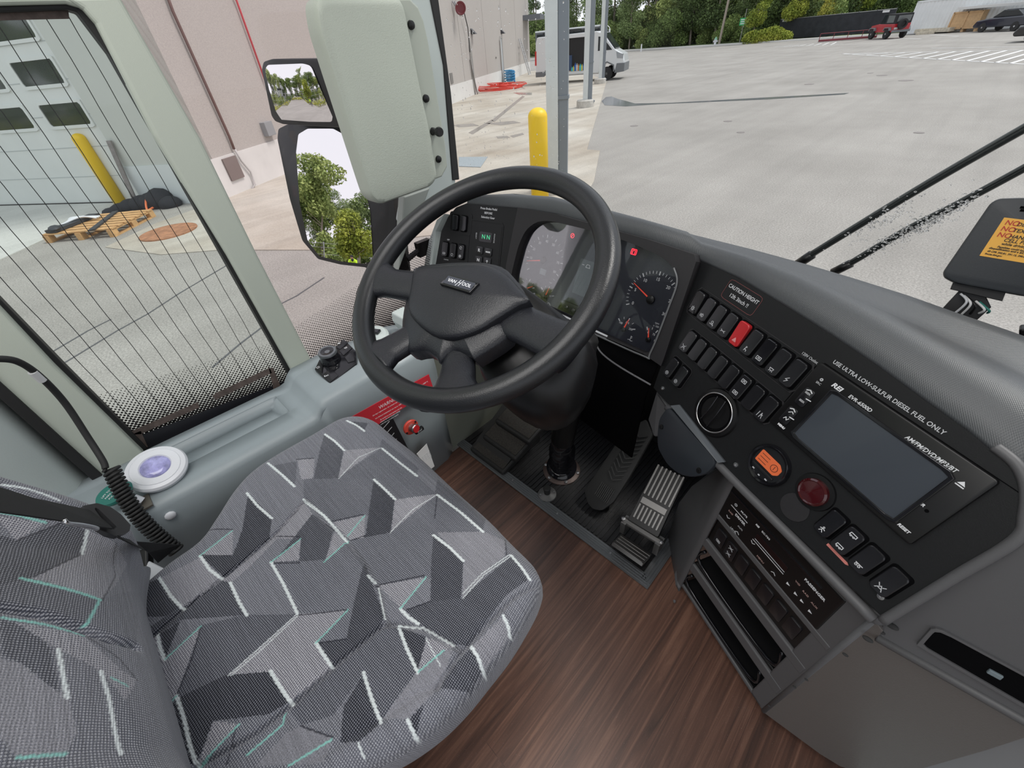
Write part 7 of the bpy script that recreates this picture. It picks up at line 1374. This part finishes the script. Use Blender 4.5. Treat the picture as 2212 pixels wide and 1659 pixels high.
b = B(); [lathe(b, sb+np.array([.055*math.cos(a), .055*math.sin(a), -.01]), (0, 0, 1), [(.006, 0), (.006, .006), (.002, .0065)], 6) for a in np.arange(.4, 6.6, 1.05)]; obj('bolt', b, M['steel'], fl_)
b = B(); c = SW.w(.085, -.055, -.13); 
kn0 = onZ(1245, 823, .62); lathe(b, kn0, (.1, -.8, .5), [(.007, -.01), (.007, .004), (.004, .005), (.003, .002)], 14); obj('shroud_screw', b, M['steel'], co, smooth='auto')
b = B(); s0 = SW.w(-.05, -.06, -.08); tube(b, [SW.w(0, -.03, -.08), onZ(1105, 815, .66), onZ(1078, 800, .68)], [.008, .010, .005], 10); obj('stalk', b, M['sill'], co, smooth=True)
# ================================================================ footwell
mt_ = B(); e0, e1 = onZ(988, 962, 0), onZ(1396, 1268, 0); x0, x1, ye = e0[0], e1[0], (e0[1]+e1[1])/2
prism(mt_, [(x0, ye, .0), (x1, ye, .0), (x1, 1.02, .0), (x0, 1.02, .0)], (0, 0, .004)); mto = tag(obj('footwell_mat', mt_, M['rubber_mat']), 'black ribbed rubber mat lining the footwell', 'mat')
b = B(); x_ = x0+.02
while x_ < x1-.035: prism(b, [(x_, ye+.034, .004), (x_+.006, ye+.034, .004), (x_+.006, 1.0, .004), (x_, 1.0, .004)], (0, 0, .0035)); x_ += .0145
obj('rib_pattern', b, M['rubber_mat'], mto)
b = B(); wd = .030
prism(b, [(x0-.01, ye-.004, .004), (x1+.006, ye-.004, .004), (x1+.006, ye+wd, .004), (x0-.01, ye+wd, .004)], (0, 0, .003)); prism(b, [(x1-wd+.006, ye+wd, .004), (x1+.006, ye+wd, .004), (x1+.006, ye+.30, .004), (x1-wd+.006, ye+.30, .004)], (0, 0, .003))
for k in range(4): prism(b, [(x0-.01, ye+.002+k*.007, .007), (x1-k*.005, ye+.002+k*.007, .007), (x1-k*.005, ye+.005+k*.007, .007), (x0-.01, ye+.005+k*.007, .007)], (0, 0, .0022)); prism(b, [(x1+.003-k*.007, ye+.01, .007), (x1-k*.007, ye+.01, .007), (x1-k*.007, ye+.30, .007), (x1+.003-k*.007, ye+.30, .007)], (0, 0, .0022))
et = tag(obj('edge_strip', b, M['alu']), 'ribbed grey metal edge strip framing the footwell mat', 'edge strip')
b = B(); [lathe(b, (x0+.08+k*.19, ye+.014, .007), (0, 0, 1), [(.004, 0), (.003, .003)], 10) for k in range(5)]; obj('screw', b, M['steel'], et)
# foot rest
fr_ = thing('foot_rest', 'stepped carpeted foot rest at the left of the footwell', 'foot rest', (-.80, .72, .004)); 
for p, z_ in (((1068, 974), .035), ((1094, 945), .075), ((1122, 910), .12)):
    c = onZ(*p, z_); b = B(); box(b, c-[0, 0, .018], (.165, .085, .03), (1, 0, 0), (0, 1, .25)); s_ = obj('step', b, M['blkr'], fr_, bevel=.008); b = B(); box(b, c, (.150, .070, .006), (1, 0, 0), (0, 1, .25)); obj('carpet_pad', b, M['carpet'], s_, bevel=.002)
c0, c1 = onZ(1068, 974, .035), onZ(1122, 910, .12); b = B(); prism(b, [(c0[0]-.085, c0[1]-.04, .01), (c0[0]-.085, c1[1]+.05, .01), (c0[0]-.085, c1[1]+.05, .12), (c0[0]-.085, c0[1]-.04, .02)], (.16, 0, 0)); obj('frame', b, M['blkr'], fr_)
# floor button
fb_ = onZ(1182, 1068, .006); fbn = thing('floor_button', 'black foot button on a round metal base at the mat edge', 'button', fb_); b = B(); lathe(b, fb_, (0, 0, 1), [(.030, 0), (.029, .004), (.016, .007), (.012, .009)], 32); obj('base', b, mat('worn_base', (.13, .13, .13), .45, metal=.5), fbn, smooth='auto'); b = B(); lathe(b, fb_, (0, 0, 1), [(.010, .006), (.010, .026), (.012, .028), (.012, .034), (.010, .036)], 20); obj('plunger', b, M['blkr'], fbn, smooth='auto')
b = B(); [lathe(b, fb_+np.array(o), (0, 0, 1), [(.004, .004), (.0035, .008), (.001, .008)], 6) for o in ((-.012, -.018, 0), (.014, .017, 0))]; obj('screw', b, M['steel'], fbn)
# brake pedal
bpn = nrm((0, -.72, .69)); b0 = onZ(1293, 1075, .05); 
BPd = Pl(b0+np.array([0, .07, .08]), (1, 0, 0), (0, -.70, .72)); bq = [BPd.px(*p) for p in ((1268, 1085), (1262, 1060), (1275, 1040), (1350, 930), (1395, 905), (1410, 940), (1360, 1030), (1325, 1085), (1300, 1103), (1280, 1100))]
bk_ = thing('brake_pedal', 'long black rubber brake pedal with a herringbone tread', 'pedal', b0-[0, 0, .04]); b = B(); plate(b, BPd, roundpoly(bq, .008), -.012, .0, .002); obj('pad', b, M['blkr'], bk_, smooth='auto')
cc0 = np.array(BPd.px(1300, 1075)); cc1 = np.array(BPd.px(1385, 935)); dd = nrm(cc1-cc0); nn_ = np.array([-dd[1], dd[0]]); Lp = np.linalg.norm(cc1-cc0); b = B(); ls = []
for k in range(11): t = .28+k*.066; p = cc0+dd*Lp*t; ls += [[p+nn_*.002, p+nn_*.022+dd*.016], [p-nn_*.002, p-nn_*.022+dd*.016]]
for k in range(9): o = (k-4)*.0055; ls.append([cc0+nn_*o-dd*.004, cc0+nn_*o+dd*.04])
strokes(b, BPd, ls, .0026, 0, .0035); obj('tread', b, mat('tread_rubber', (.030, .030, .030), .5), bk_)
b = B(); c = BPd.w(*(cc0*.3+cc1*.7), -.02); tube(b, [c, c+[0, .12, -.02], c+[.0, .22, .12]], .012, 8); box(b, BPd.w(*cc0, -.03), (.05, .03, .05)); obj('arm', b, M['blk'], bk_)
# accelerator
AP = Pl(onZ(1360, 1150, .075), (1, .05, 0), (.0, -.60, .80)); aq = [AP.px(*z7(*p)) for p in ((1400, 1105), (1640, 720), (1735, 840), (1735, 1000), (1600, 1240), (1395, 1150))]
ap = thing('accelerator_pedal', 'ribbed metal accelerator pedal beside the console', 'pedal', onZ(1375, 1190, .006)); alum = mat('worn_pedal_metal', (.20, .195, .19), .4, metal=.8)
ac = np.array(AP.px(*z7(1500, 1170))); at_ = np.array(AP.px(*z7(1690, 790))); ad_ = nrm(at_-ac); an_ = np.array([-ad_[1], ad_[0]]); La = np.linalg.norm(at_-ac)
if an_[0] > 0: an_ = -an_
hw = .044
b = B(); plate(b, AP, roundpoly([ac-an_*hw-ad_*.012, ac+an_*hw-ad_*.012, at_+an_*hw*.9, at_-an_*hw*.9], .006), -.012, .0, .001); obj('pad', b, M['blk'], ap)
b = B(); ls = []
for k in range(7): o = (k-3)*.0118; ls.append([ac+an_*o+ad_*.074, at_+an_*o]); ls.append([ac+an_*o*.92+ad_*.004, ac+an_*o*.92+ad_*.042])
strokes(b, AP, ls, .0052, 0, .003); obj('tread_bar', b, alum, ap, bevel=.0006)
b = B(); plate(b, AP, [ac-an_*hw*.8+ad_*.047, ac+an_*hw*.8+ad_*.047, ac+an_*hw*.8+ad_*.064, ac-an_*hw*.8+ad_*.064], 0, .0025, .0005); obj('cross_plate', b, alum, ap)
hp0 = AP.w(*(ac-ad_*.02), -.014); b = B(); tube(b, [hp0-AP.u*.055, hp0+AP.u*.055], .010, 12); [box(b, hp0+AP.u*s*.05-[0, .0, .02], (.014, .03, .05)) for s in (-1, 1)]; obj('hinge', b, alum, ap)
HT = Pl(hp0-np.array([0, .045, .030]), (1, .05, 0), (0, .55, .83)); b = B()
for k in range(4): plate(b, HT, rrect(.092-k*.002, .0145, .003, 3, 0, .022-k*.0165), 0, .004-.0006*k, .0015)
plate(b, HT, rrect(.092, .068, .003, 3, 0, -.002), -.008, .001); obj('heel_plate', b, alum, ap, smooth='auto')
b = B(); [lathe(b, hp0+AP.u*s*.056+np.array([0, -.004, .008]), (0, 0, 1), [(.006, 0), (.006, .004), (.002, .005)], 6) for s in (-1, 1)]; obj('bolt', b, M['steel'], ap)
# ================================================================ A-pillar, padded cover, gasket
CX = -.965; cov = thing('pillar_cover', 'tall padded pale green cover with black screws beside the windshield pillar', 'cover', (CX, .6, .84))
big = [onX(*p, CX)[1:] for p in ((672, -6), (680, 60), (700, 125), (785, 395), (795, 425), (815, 441), (925, 402), (938, 385), (925, 300), (900, 190), (878, 80), (860, -6))]
xpl = Pl((CX, 0, 0), (0, 1, 0), (1, 0, 0)); poly = roundpoly([tuple(p) for p in big], .018, 4)
b = B(); pf_n = len(poly); cpt = np.mean(np.array(poly), 0); rs = []
for h, s in ((-.03, 1.0), (.0, 1.0), (.010, .995), (.016, .97), (.018, .93)): rs.append([V(b, xpl.w(*(cpt+(np.array(p)-cpt)*s), h)) for p in poly])
for q0, q1 in zip(rs, rs[1:]):
    for i in range(pf_n): j = (i+1) % pf_n; b.faces.new((q0[i], q0[j], q1[j], q1[i]))
b.faces.new(rs[-1]); obj('padded_panel', b, mat('sage_leatherette', (.41, .445, .385), .55, bump=.5, bs=500), cov, smooth='auto')
fl2 = [onX(*p, CX) for p in ((845, -4), (860, 30), (895, 230), (915, 330), (930, 392), (955, 382), (967, 360), (963, 315), (949, 230), (926, 90), (916, 45), (904, 15), (885, -4))]
b = B(); prism(b, fl2, (-.02, 0, 0)); 
fo_ = obj('mounting_flange', b, mat('sage_flange', (.36, .39, .34), .5, bump=.3, bs=700), cov, bevel=.004)
fl3 = [p+np.array([.004, 0, 0]) for p in fl2]
for p in ((889, 54), (921, 213), (948, 344)):
    c = onX(*p, CX+.003); b = B(); lathe(b, c, (1, 0, 0), [(.0085, -.003), (.0075, .002), (.003, .004), (.001, .004)], 16); obj('screw', b, M['blk'], cov, smooth='auto')
c = onX(936, 284, CX+.002); b = B(); lathe(b, c, (1, 0, 0), [(.009, -.003), (.008, .004), (.005, .008), (.005, .014), (.010, .018), (.011, .024), (.009, .029), (.001, .029)], 20); obj('knob', b, M['gloss'], cov, smooth='auto')
ap_ = B(); AX = XG+.03; pr_ = [onX(*p, AX) for p in ((840, -140), (905, -140), (940, 0), (965, 120), (985, 390), (985, 428), (945, 442), (925, 462), (900, 500), (870, 480), (880, 420))]; prism(ap_, pr_, (-.04, 0, 0)); struct(obj('trim_11', ap_, M['sage2'], bevel=.006))
ap2 = B(); pr_ = [onX(*p, AX+.006) for p in ((873, 425), (930, 405), (905, 470), (885, 520), (860, 590), (868, 500))]; prism(ap2, pr_, (-.03, 0, 0)); struct(obj('trim_12', ap2, mat('dark_green_trim', (.26, .28, .26), .5), bevel=.004))  # darker green than the pillar trim
gk_ = B(); AX2 = AX+.003; pr_ = [onX(*p, AX2) for p in ((905, -140), (928, -10), (958, 140), (978, 390), (993, 388), (975, 200), (948, 0), (930, -140))]; prism(gk_, pr_, (-.03, 0, 0)); struct(obj('trim_13', gk_, M['blkr'], bevel=.003))
# ================================================================ windshield: curved glass
def wsy(x, z): t = np.interp(x, [-1.12, -1.05, -.95, -.75, -.4, 0, .5, 1.0, 1.45], [.885, .955, 1.02, 1.09, 1.15, 1.17, 1.17, 1.12, .95]); return t-.10*(z-.75)
def onWS(x, y):
    lo_, hi_ = .3, 3.; d = ray(x, y)
    for _ in range(40):
        m = (lo_+hi_)/2; p = EYE+d*m
        if p[1] < wsy(p[0], p[2]): lo_ = m
        else: hi_ = m
    return EYE+d*lo_
xs = np.linspace(-1.11, 1.45, 48); zs_ = np.linspace(.62, 1.98, 3); verts = [(x, wsy(x, z), z) for z in zs_ for x in xs]; n = len(xs)
me = bpy.data.meshes.new('windshield'); me.from_pydata([tuple(map(float, v)) for v in verts], [], [(k*n+i, k*n+i+1, (k+1)*n+i+1, (k+1)*n+i) for k in range(2) for i in range(n-1)]); struct(obj('window_3', me, glassmat('windshield_glass', (.985, .99, .985), None, .03), smooth=True))
# raindrops
dm_, N, L, b_ = nodemat('raindrop'); N.remove(b_); ou = [n_ for n_ in N if n_.type == 'OUTPUT_MATERIAL'][0]; gg = N.new('ShaderNodeBsdfGlass'); gg.inputs['IOR'].default_value = 1.33; gg.inputs['Roughness'].default_value = 0; L.new(gg.outputs[0], ou.inputs[0])
rg_ = random.Random(11); b = B()
for k in range(430):
    x_ = rg_.uniform(945, 1220); y_ = rg_.uniform(5, 400); 
    if x_ < 945+y_*.12+12: continue
    if rg_.random() < (x_-960)/420: continue
    p = onWS(x_, y_); r = rg_.choice([.0007, .0009, .0012, .0016, .002])*1.0; ball(b, p-[0, r*.3, 0], r, 1, .5, rg_.uniform(1, 1.8), 1)
for cx_, cy_, a_, n_ in ((1900, 478, -.55, 150), (1988, 487, -.47, 420)):
    for k in range(n_):
        t = rg_.gauss(0, 45 if n_ < 200 else 62); s_ = rg_.gauss(0, 9); x_ = cx_+t*math.cos(a_)-s_*math.sin(a_); y_ = cy_+t*math.sin(a_)+s_*math.cos(a_)*1.; p = onWS(x_, y_); r = rg_.uniform(.0010, .0023); ball(b, p-[0, r*.3, 0], r, 1.3, .5, .8, 1)
tag(obj('raindrops', b, dm_, smooth=True), 'raindrops clinging to the windshield', 'raindrops', kind='stuff')
# wipers outside the glass
for pts, lb, r0 in ((((1712, 582), (1745, 560), (1860, 490), (2020, 395), (2216, 284), (2420, 170), (2800, -40)), 'upper black wiper arm crossing the windshield at right', .0098), (((1790, 600), (1830, 580), (1950, 510), (2060, 455), (2216, 372), (2420, 260), (2800, 50)), 'lower black wiper arm crossing the windshield below the other', .0086)):
    q = [onWS(*p)+np.array([0, .035, 0]) for p in pts]; w_ = thing('wiper', lb, 'wiper', q[0]); b = B(); tube(b, cat(q, 6), r0, 8, flat=.7); obj('arm', b, mat('wiper_black', (.018, .022, .022), .35), w_, smooth=True)
    b = B(); tube(b, cat([p+np.array([-.003, -.006, .007]) for p in q[1:]], 6), r0*.32, 6); obj('spring_rod', b, mat('wiper_grey', (.10, .11, .11), .35), w_, smooth=True)
    b = B(); tube(b, q[:2], r0*1.15, 8); obj('end_clip', b, M['blk'], w_, smooth=True)
# dash-top camera box with an orange label
MB = Pl(onY(2165, 530, .88), (1, -.06, 0), (-.05, -.93, .37)); mbx = thing('dash_camera', 'dark boxy dash unit with an orange notice label, on a wired bracket', 'dash unit', onY(2080, 690, .90))
mq = [MB.px(*zg(*p)) for p in ((1390, 150), (1300, 200), (790, 940), (800, 1000), (920, 1065))]+[MB.px(2212, 640), MB.px(2400, 660), MB.px(2420, 440), MB.px(2212, 428)]
mq = [mq[0], mq[1], mq[2], mq[3], mq[4], mq[5], mq[6], mq[7], mq[8]]
b = B(); plate(b, MB, roundpoly(mq, .006, 3), -.035, .008, .004); obj('housing', b, mat('slate_plastic', (.022, .026, .031), .5, bump=.2, bs=900), mbx, smooth='auto')
MBo = MB.up(.009); oq = [MBo.px(*zg(*p)) for p in ((1455, 350), (1185, 765))]; e = MBo.px(2212, 478), MBo.px(2212, 568)
du = nrm(np.array(e[0])-oq[0]); b = B(); plate(b, MB, [oq[0], oq[1], np.array(oq[1])+(np.array(e[1])-oq[1])*1.9, np.array(oq[0])+(np.array(e[1])-oq[1])*1.9], .008, .0086); ol = obj('notice_label', b, M['sticker_org'], mbx)
ang = math.degrees(math.atan2(*(np.array(e[1])-oq[1])[::-1]))
dred_ = mat('label_red_ink', (.45, .03, .02), .6)
for p, s, t, z_ in (((1465, 405), 'NO', 'DIALING', .0092), ((1420, 470), 'NO', 'TEXTING', .0092), ((1380, 535), 'NO', 'HAND-HELD', .0092)):
    a = MBo.px(*zg(*p)); a2 = MBo.px(*zg(p[0]+128, p[1]+20)); text(s, MB, a[0], a[1], z_*.95, dred_, ol, 'notice_text', .0090, ang, 'LEFT', .0001, .1); text(t, MB, a2[0], a2[1], z_*.70, M['blk'], ol, 'notice_text', .0090, ang, 'LEFT', .0001, .1)
for p, s, z_ in (((1450, 595), 'CELL PHONES', .0082), ((1425, 635), 'while driving', .0062), ((1380, 668), 'Penalties could include', .0045), ((1290, 680), 'disqualification and a $2,750 fine', .0045), ((1270, 715), '49 CFR 392.81, 391.15, 390.80, 383.51', .0040), ((1245, 742), 'fmcsa.dot.gov', .0040)):
    a = MBo.px(*zg(*p)); text(s, MB, a[0], a[1], z_*.78, M['blk'], ol, 'notice_text', .0090, ang, 'LEFT', .00008, .15)
b = B(); strokes(b, MB, [[np.array(MBo.px(*zg(1640, y_))), np.array(MBo.px(*zg(1800, y_+12)))] for y_ in (240, 272)], .003, .0075, .0085); obj('vent_line', b, M['well'], mbx)
b = B(); bq_ = [MB.px(*zg(*p)) for p in ((905, 1045), (870, 1130), (1440, 1262), (1480, 1160))]; plate(b, MB, bq_, -.03, -.006, .001); b2 = [MB.px(*zg(*p)) for p in ((985, 1130), (760, 1370), (1140, 1500), (1330, 1330), (1270, 1210))]; plate(b, MB, b2, -.028, -.020, .001); obj('bracket', b, M['blk'], mbx)
p = onY(2075, 688, .90); b = B(); tube(b, [p, p+[0, .02, -.24]], .018, 10); obj('stem', b, M['blk'], mbx)
for k, (c_, m_) in enumerate((((985, 1180), M['print']), ((1020, 1200), M['paper']), ((1060, 1220), M['blk']), ((1150, 1260), M['paper']), ((1190, 1270), M['teal']))):
    s0 = MB.px(*zg(*c_)); s1 = MB.px(*zg(c_[0]+60+k*10, c_[1]+90)); s2 = MB.px(*zg(900+k*95, 1410-k*5)); b = B(); tube(b, cat([MB.w(*s0, -.008), MB.w(*s1, .0), MB.w(*s2, -.01)], 8), .0016, 6); obj('wire', b, m_, mbx, smooth=True)
b = B(); p = onY(2205, 715, .9); box(b, p+[.02, 0, -.01], (.03, .02, .05), (1, 0, .5), (0, 1, 0)); tag(obj('mount_foot', b, M['blk'], bevel=.003), 'black mounting foot at the right edge above the dash', 'bracket')
# ================================================================ outside mirrors
mm_ = mat('mirror_silver', (.93, .94, .95), .0, metal=1)
hsh = mat('mirror_housing', (.022, .024, .027), .35)
def mirror_pl(px, X, rdir): p = onX(*px, X); v = nrm(p-EYE); r = nrm(rdir); return p, nrm(r-v)
mr_ = thing('exterior_mirror', 'black twin exterior mirror seen through the quarter window', 'mirror', (-1.30, .62, .50))
# lower flat mirror
LMX = -1.36; lc, ln_ = mirror_pl((745, 545), LMX, (-.30, -1, .0)); LP = Pl(lc, (1, 0, 0), ln_)
lq = [LP.px(*p) for p in ((640, 330), (645, 290), (665, 278), (720, 278), (742, 290), (770, 340), (800, 455), (806, 560), (790, 570), (740, 565), (690, 553), (665, 520), (648, 440))]
b = B(); plate(b, LP, roundpoly(lq, .006), 0, .001); obj('mirror_glass', b, mm_, mr_)
lh = [LP.px(*p) for p in ((598, 300), (600, 278), (620, 268), (700, 262), (760, 275), (845, 400), (870, 600), (838, 640), (790, 578), (735, 572), (686, 560), (652, 520), (625, 430))]
b = B(); plate(b, LP, roundpoly(lh, .008), -.05, -.001, .002); obj('lower_housing', b, hsh, mr_, smooth='auto')
# upper convex mirror
uc, un_ = mirror_pl((648, 205), LMX+.02, (-.42, -1, .0)); UP = Pl(uc, (1, 0, 0), un_); uq = [UP.px(*p) for p in ((576, 150), (582, 140), (660, 137), (676, 142), (690, 175), (722, 255), (718, 263), (604, 262), (594, 250))]
uq = roundpoly(uq, .008); cc = np.mean(np.array(uq), 0); b = B(); Rc = .75; rs = []
for s in np.linspace(1, .03, 14): rs.append([V(b, UP.w(*(cc+(np.array(p)-cc)*s), .012+math.sqrt(Rc**2-np.sum(((np.array(p)-cc)*s)**2))-Rc)) for p in uq])
for q0, q1 in zip(rs, rs[1:]):
    for i in range(len(uq)): j = (i+1) % len(uq); b.faces.new((q0[i], q0[j], q1[j], q1[i]))
b.faces.new(rs[-1]); obj('mirror_glass', b, mm_, mr_, smooth=True)
uh = [UP.px(*p) for p in ((567, 150), (571, 133), (590, 127), (690, 126), (705, 132), (745, 272), (735, 275), (612, 268), (596, 262), (588, 250))]
b = B(); plate(b, UP, roundpoly(uh, .006), -.06, .004, .003); obj('upper_housing', b, hsh, mr_, smooth='auto')
b = B(); tube(b, cat([LP.w(*LP.px(830, 350), -.04), onX(845, 300, LMX-.02), onX(850, 200, LMX-.02), UP.w(*UP.px(720, 180), -.05)], 6), .03, 10); obj('arm', b, hsh, mr_, smooth=True)
b = B(); tube(b, [LP.w(*LP.px(820, 560), -.03), onX(860, 600, -1.2), onX(895, 620, -1.14)], .022, 10); obj('lower_arm', b, hsh, mr_, smooth=True)
b = B(); tube(b, [onX(880, 560, -1.13), onX(905, 540, -1.13), onX(925, 530, -1.13)], .009, 8); box(b, onX(860, 568, -1.14), (.03, .05, .05)); box(b, onX(915, 535, -1.13), (.02, .05, .045)); tag(obj('mirror_bracket', b, M['blk']), 'small black bracket seen left of the gear panel', 'bracket')
# what the mirrors look back on: tree row, fence, hedge, worker, coach
def reflect(pl, px, dist, z=None):
    p = pl.on(*px); v = nrm(p-EYE); r = v-2*v.dot(pl.n)*pl.n; 
    if z is not None: return p+r*((z-p[2])/r[2])
    return p+r*(dist/np.linalg.norm(r[:2]))
bl0 = reflect(LP, (700, 545), 34); bl1 = reflect(LP, (800, 565), 34); bl0[2] = bl1[2] = GZ
bd_ = nrm(bl1-bl0); nrmv = np.cross(bd_, [0, 0, 1]); back = nrm((bl0+bl1)/2*[1, 1, 0])
prD = make_tree('row_tree', 21, 'tree in the row behind the coach, seen only in the mirrors', 5, crown(1.5, 8.5, 2.2, 12, 11), 7000, .125, LM['mid'], .12, loc=bl0+back*3, group='trees seen in the mirrors')
prE = make_tree('row_tree', 22, 'bright yellow-green tree seen in the lower mirror', 3.0, crown(1.4, 5.0, 1.5, 10, 12), 5200, .10, LM['lime'], .07, loc=reflect(LP, (770, 560), 30)*[1, 1, 0]+[0, 0, GZ])
for k in range(-22, 26):
    dup(prD, bl0*[1, 1, 0]+np.array([0, 0, GZ])+bd_*k*2.1+back*R2.uniform(3, 8), R2.uniform(0, 6), scale=R2.uniform(.6, .85))
for k in range(-14, 18):
    dup(protoA, bl0*[1, 1, 0]+np.array([0, 0, GZ])+bd_*k*3.2+back*R2.uniform(14, 20), R2.uniform(0, 6), 'dark green tree behind the mirrored tree row', scale=R2.uniform(.50, .62))['group'] = 'trees seen in the mirrors'
ft2 = thing('chain_fence', 'grey post and wire fence seen in the lower mirror', 'fence', (bl0+bl1)/2)
b = B()
for k in range(-8, 14): q = bl0+bd_*k*2.4; tube(b, [q, q+[0, 0, 2.4]], .05, 6)
obj('post', b, M['steel'], ft2); b = B()
for z_ in (.5, 1.0, 1.5, 2.0, 2.3): tube(b, [bl0-bd_*19+[0, 0, z_], bl0+bd_*31+[0, 0, z_]], .012, 4)
obj('rail_wire', b, M['steel'], ft2)
b = B(); h0 = bl0-back*1.5; me = leaves([(k*1.2, 0, .45, .9, .5, .5) for k in range(-16, 22)], 5200, .12, 31); hg = thing('clipped_hedge', 'low clipped hedge seen in the mirrors', 'hedge', h0, math.atan2(bd_[1], bd_[0])); obj('foliage', me, LM['lime'], hg, local=True)
# worker in a hi-vis shirt, bending at the hedge
wpn = reflect(LP, (765, 562), 27); wpn = np.array([wpn[0], wpn[1], GZ]); pe = thing('person', 'person in a yellow-green work shirt bending over by the hedge, seen in the lower mirror', 'person', wpn)
pb = bpy.data.meshes.new('body'); jv = [(0, 0, .95), (0, .12, 1.15), (0, .26, 1.32), (0, .36, 1.38), (0, .42, 1.44), (.11, 0, .88), (.13, .04, .48), (.13, -.02, .08), (.13, .10, .04), (-.11, 0, .88), (-.13, .10, .50), (-.14, .04, .08), (-.14, .16, .04), (.19, .28, 1.30), (.24, .36, 1.05), (.16, .50, .88), (.14, .56, .80), (-.19, .28, 1.30), (-.24, .36, 1.05), (-.16, .52, .90), (-.14, .58, .82)]
je = [(0, 1), (1, 2), (2, 3), (3, 4), (0, 5), (5, 6), (6, 7), (7, 8), (0, 9), (9, 10), (10, 11), (11, 12), (2, 13), (13, 14), (14, 15), (15, 16), (2, 17), (17, 18), (18, 19), (19, 20)]
jr = [.15, .15, .17, .07, .055, .10, .065, .045, .05, .10, .065, .045, .05, .07, .045, .035, .04, .07, .045, .035, .04]
def skin(name, jv, je, jr, root, m, parent):
    me = bpy.data.meshes.new(name); me.from_pydata(jv, je, []); o = bpy.data.objects.new(name, me); COL.objects.link(o); md = o.modifiers.new('s', 'SKIN')
    for i, r in enumerate(jr): me.skin_vertices[0].data[i].radius = (r, r)
    me.skin_vertices[0].data[root].use_root = True; sb_ = o.modifiers.new('u', 'SUBSURF'); sb_.levels = sb_.render_levels = 2; dg = bpy.context.evaluated_depsgraph_get(); m2 = bpy.data.meshes.new_from_object(o.evaluated_get(dg)); bpy.data.objects.remove(o); return obj(name, m2, m, parent, smooth=True, local=True)
skin('body', jv, je, jr, 0, mat('work_clothes', (.03, .04, .06), .8), pe)
skin('shirt', [(0, .03, 1.02), (0, .14, 1.17), (0, .26, 1.33), (0, .33, 1.38), (.19, .28, 1.30), (.23, .34, 1.12), (-.19, .28, 1.30), (-.23, .34, 1.12)], [(0, 1), (1, 2), (2, 3), (2, 4), (4, 5), (2, 6), (6, 7)], [.165, .17, .19, .09, .085, .07, .085, .07], 0, mat('hi_vis_shirt', (.55, .85, .03), .7), pe)
b = B(); ball(b, (0, .50, 1.50), .105, .85, 1.1, 1.15, 3); obj('head', b, mat('skin', (.35, .20, .14), .6), pe, smooth=True, local=True); b = B(); ball(b, (0, .50, 1.54), .11, .9, 1.1, .9, 3); obj('cap', b, M['blk'], pe, smooth=True, local=True)
# parked white coach in the upper mirror
def urefl(px, dist):
    best = None
    p = UP.on(*px); q = np.array(UP.px(*px))-cc; h = math.sqrt(Rc**2-q@q); nn2 = nrm(UP.n*h+UP.u*q[0]+UP.v*q[1]); v = nrm(p-EYE); r = v-2*v.dot(nn2)*nn2; return p+r*(dist/np.linalg.norm(r[:2]))
w0 = urefl((606, 198), 42); cw = thing('coach', 'white parked coach seen in the upper mirror', 'bus', (w0[0], w0[1], GZ), math.atan2(-w0[1], -w0[0])+.25)
b = B(); side(b, [(-11.5, .35), (-11.5, 3.5), (-.6, 3.5), (-.1, 2.6), (0, .35)], -1.25, 1.25); obj('body', b, vwhite, cw, local=True, bevel=.1); b = B(); side(b, [(-11.2, 1.9), (-11.2, 3.0), (-.75, 3.0), (-.75, 1.9)], -1.27, 1.27); obj('windows', b, vglass, cw, local=True)
b = B(); prism(b, [(.03, -1.1, 1.3), (.03, 1.1, 1.3), (-.28, 1.1, 3.1), (-.28, -1.1, 3.1)], (.02, 0, 0)); obj('windscreen', b, vglass, cw, local=True)
for x_ in (-2.5, -8.5):
    for y_ in (-1.15, 1.15): wheel(cw, x_, y_, .5, .3, alloy)
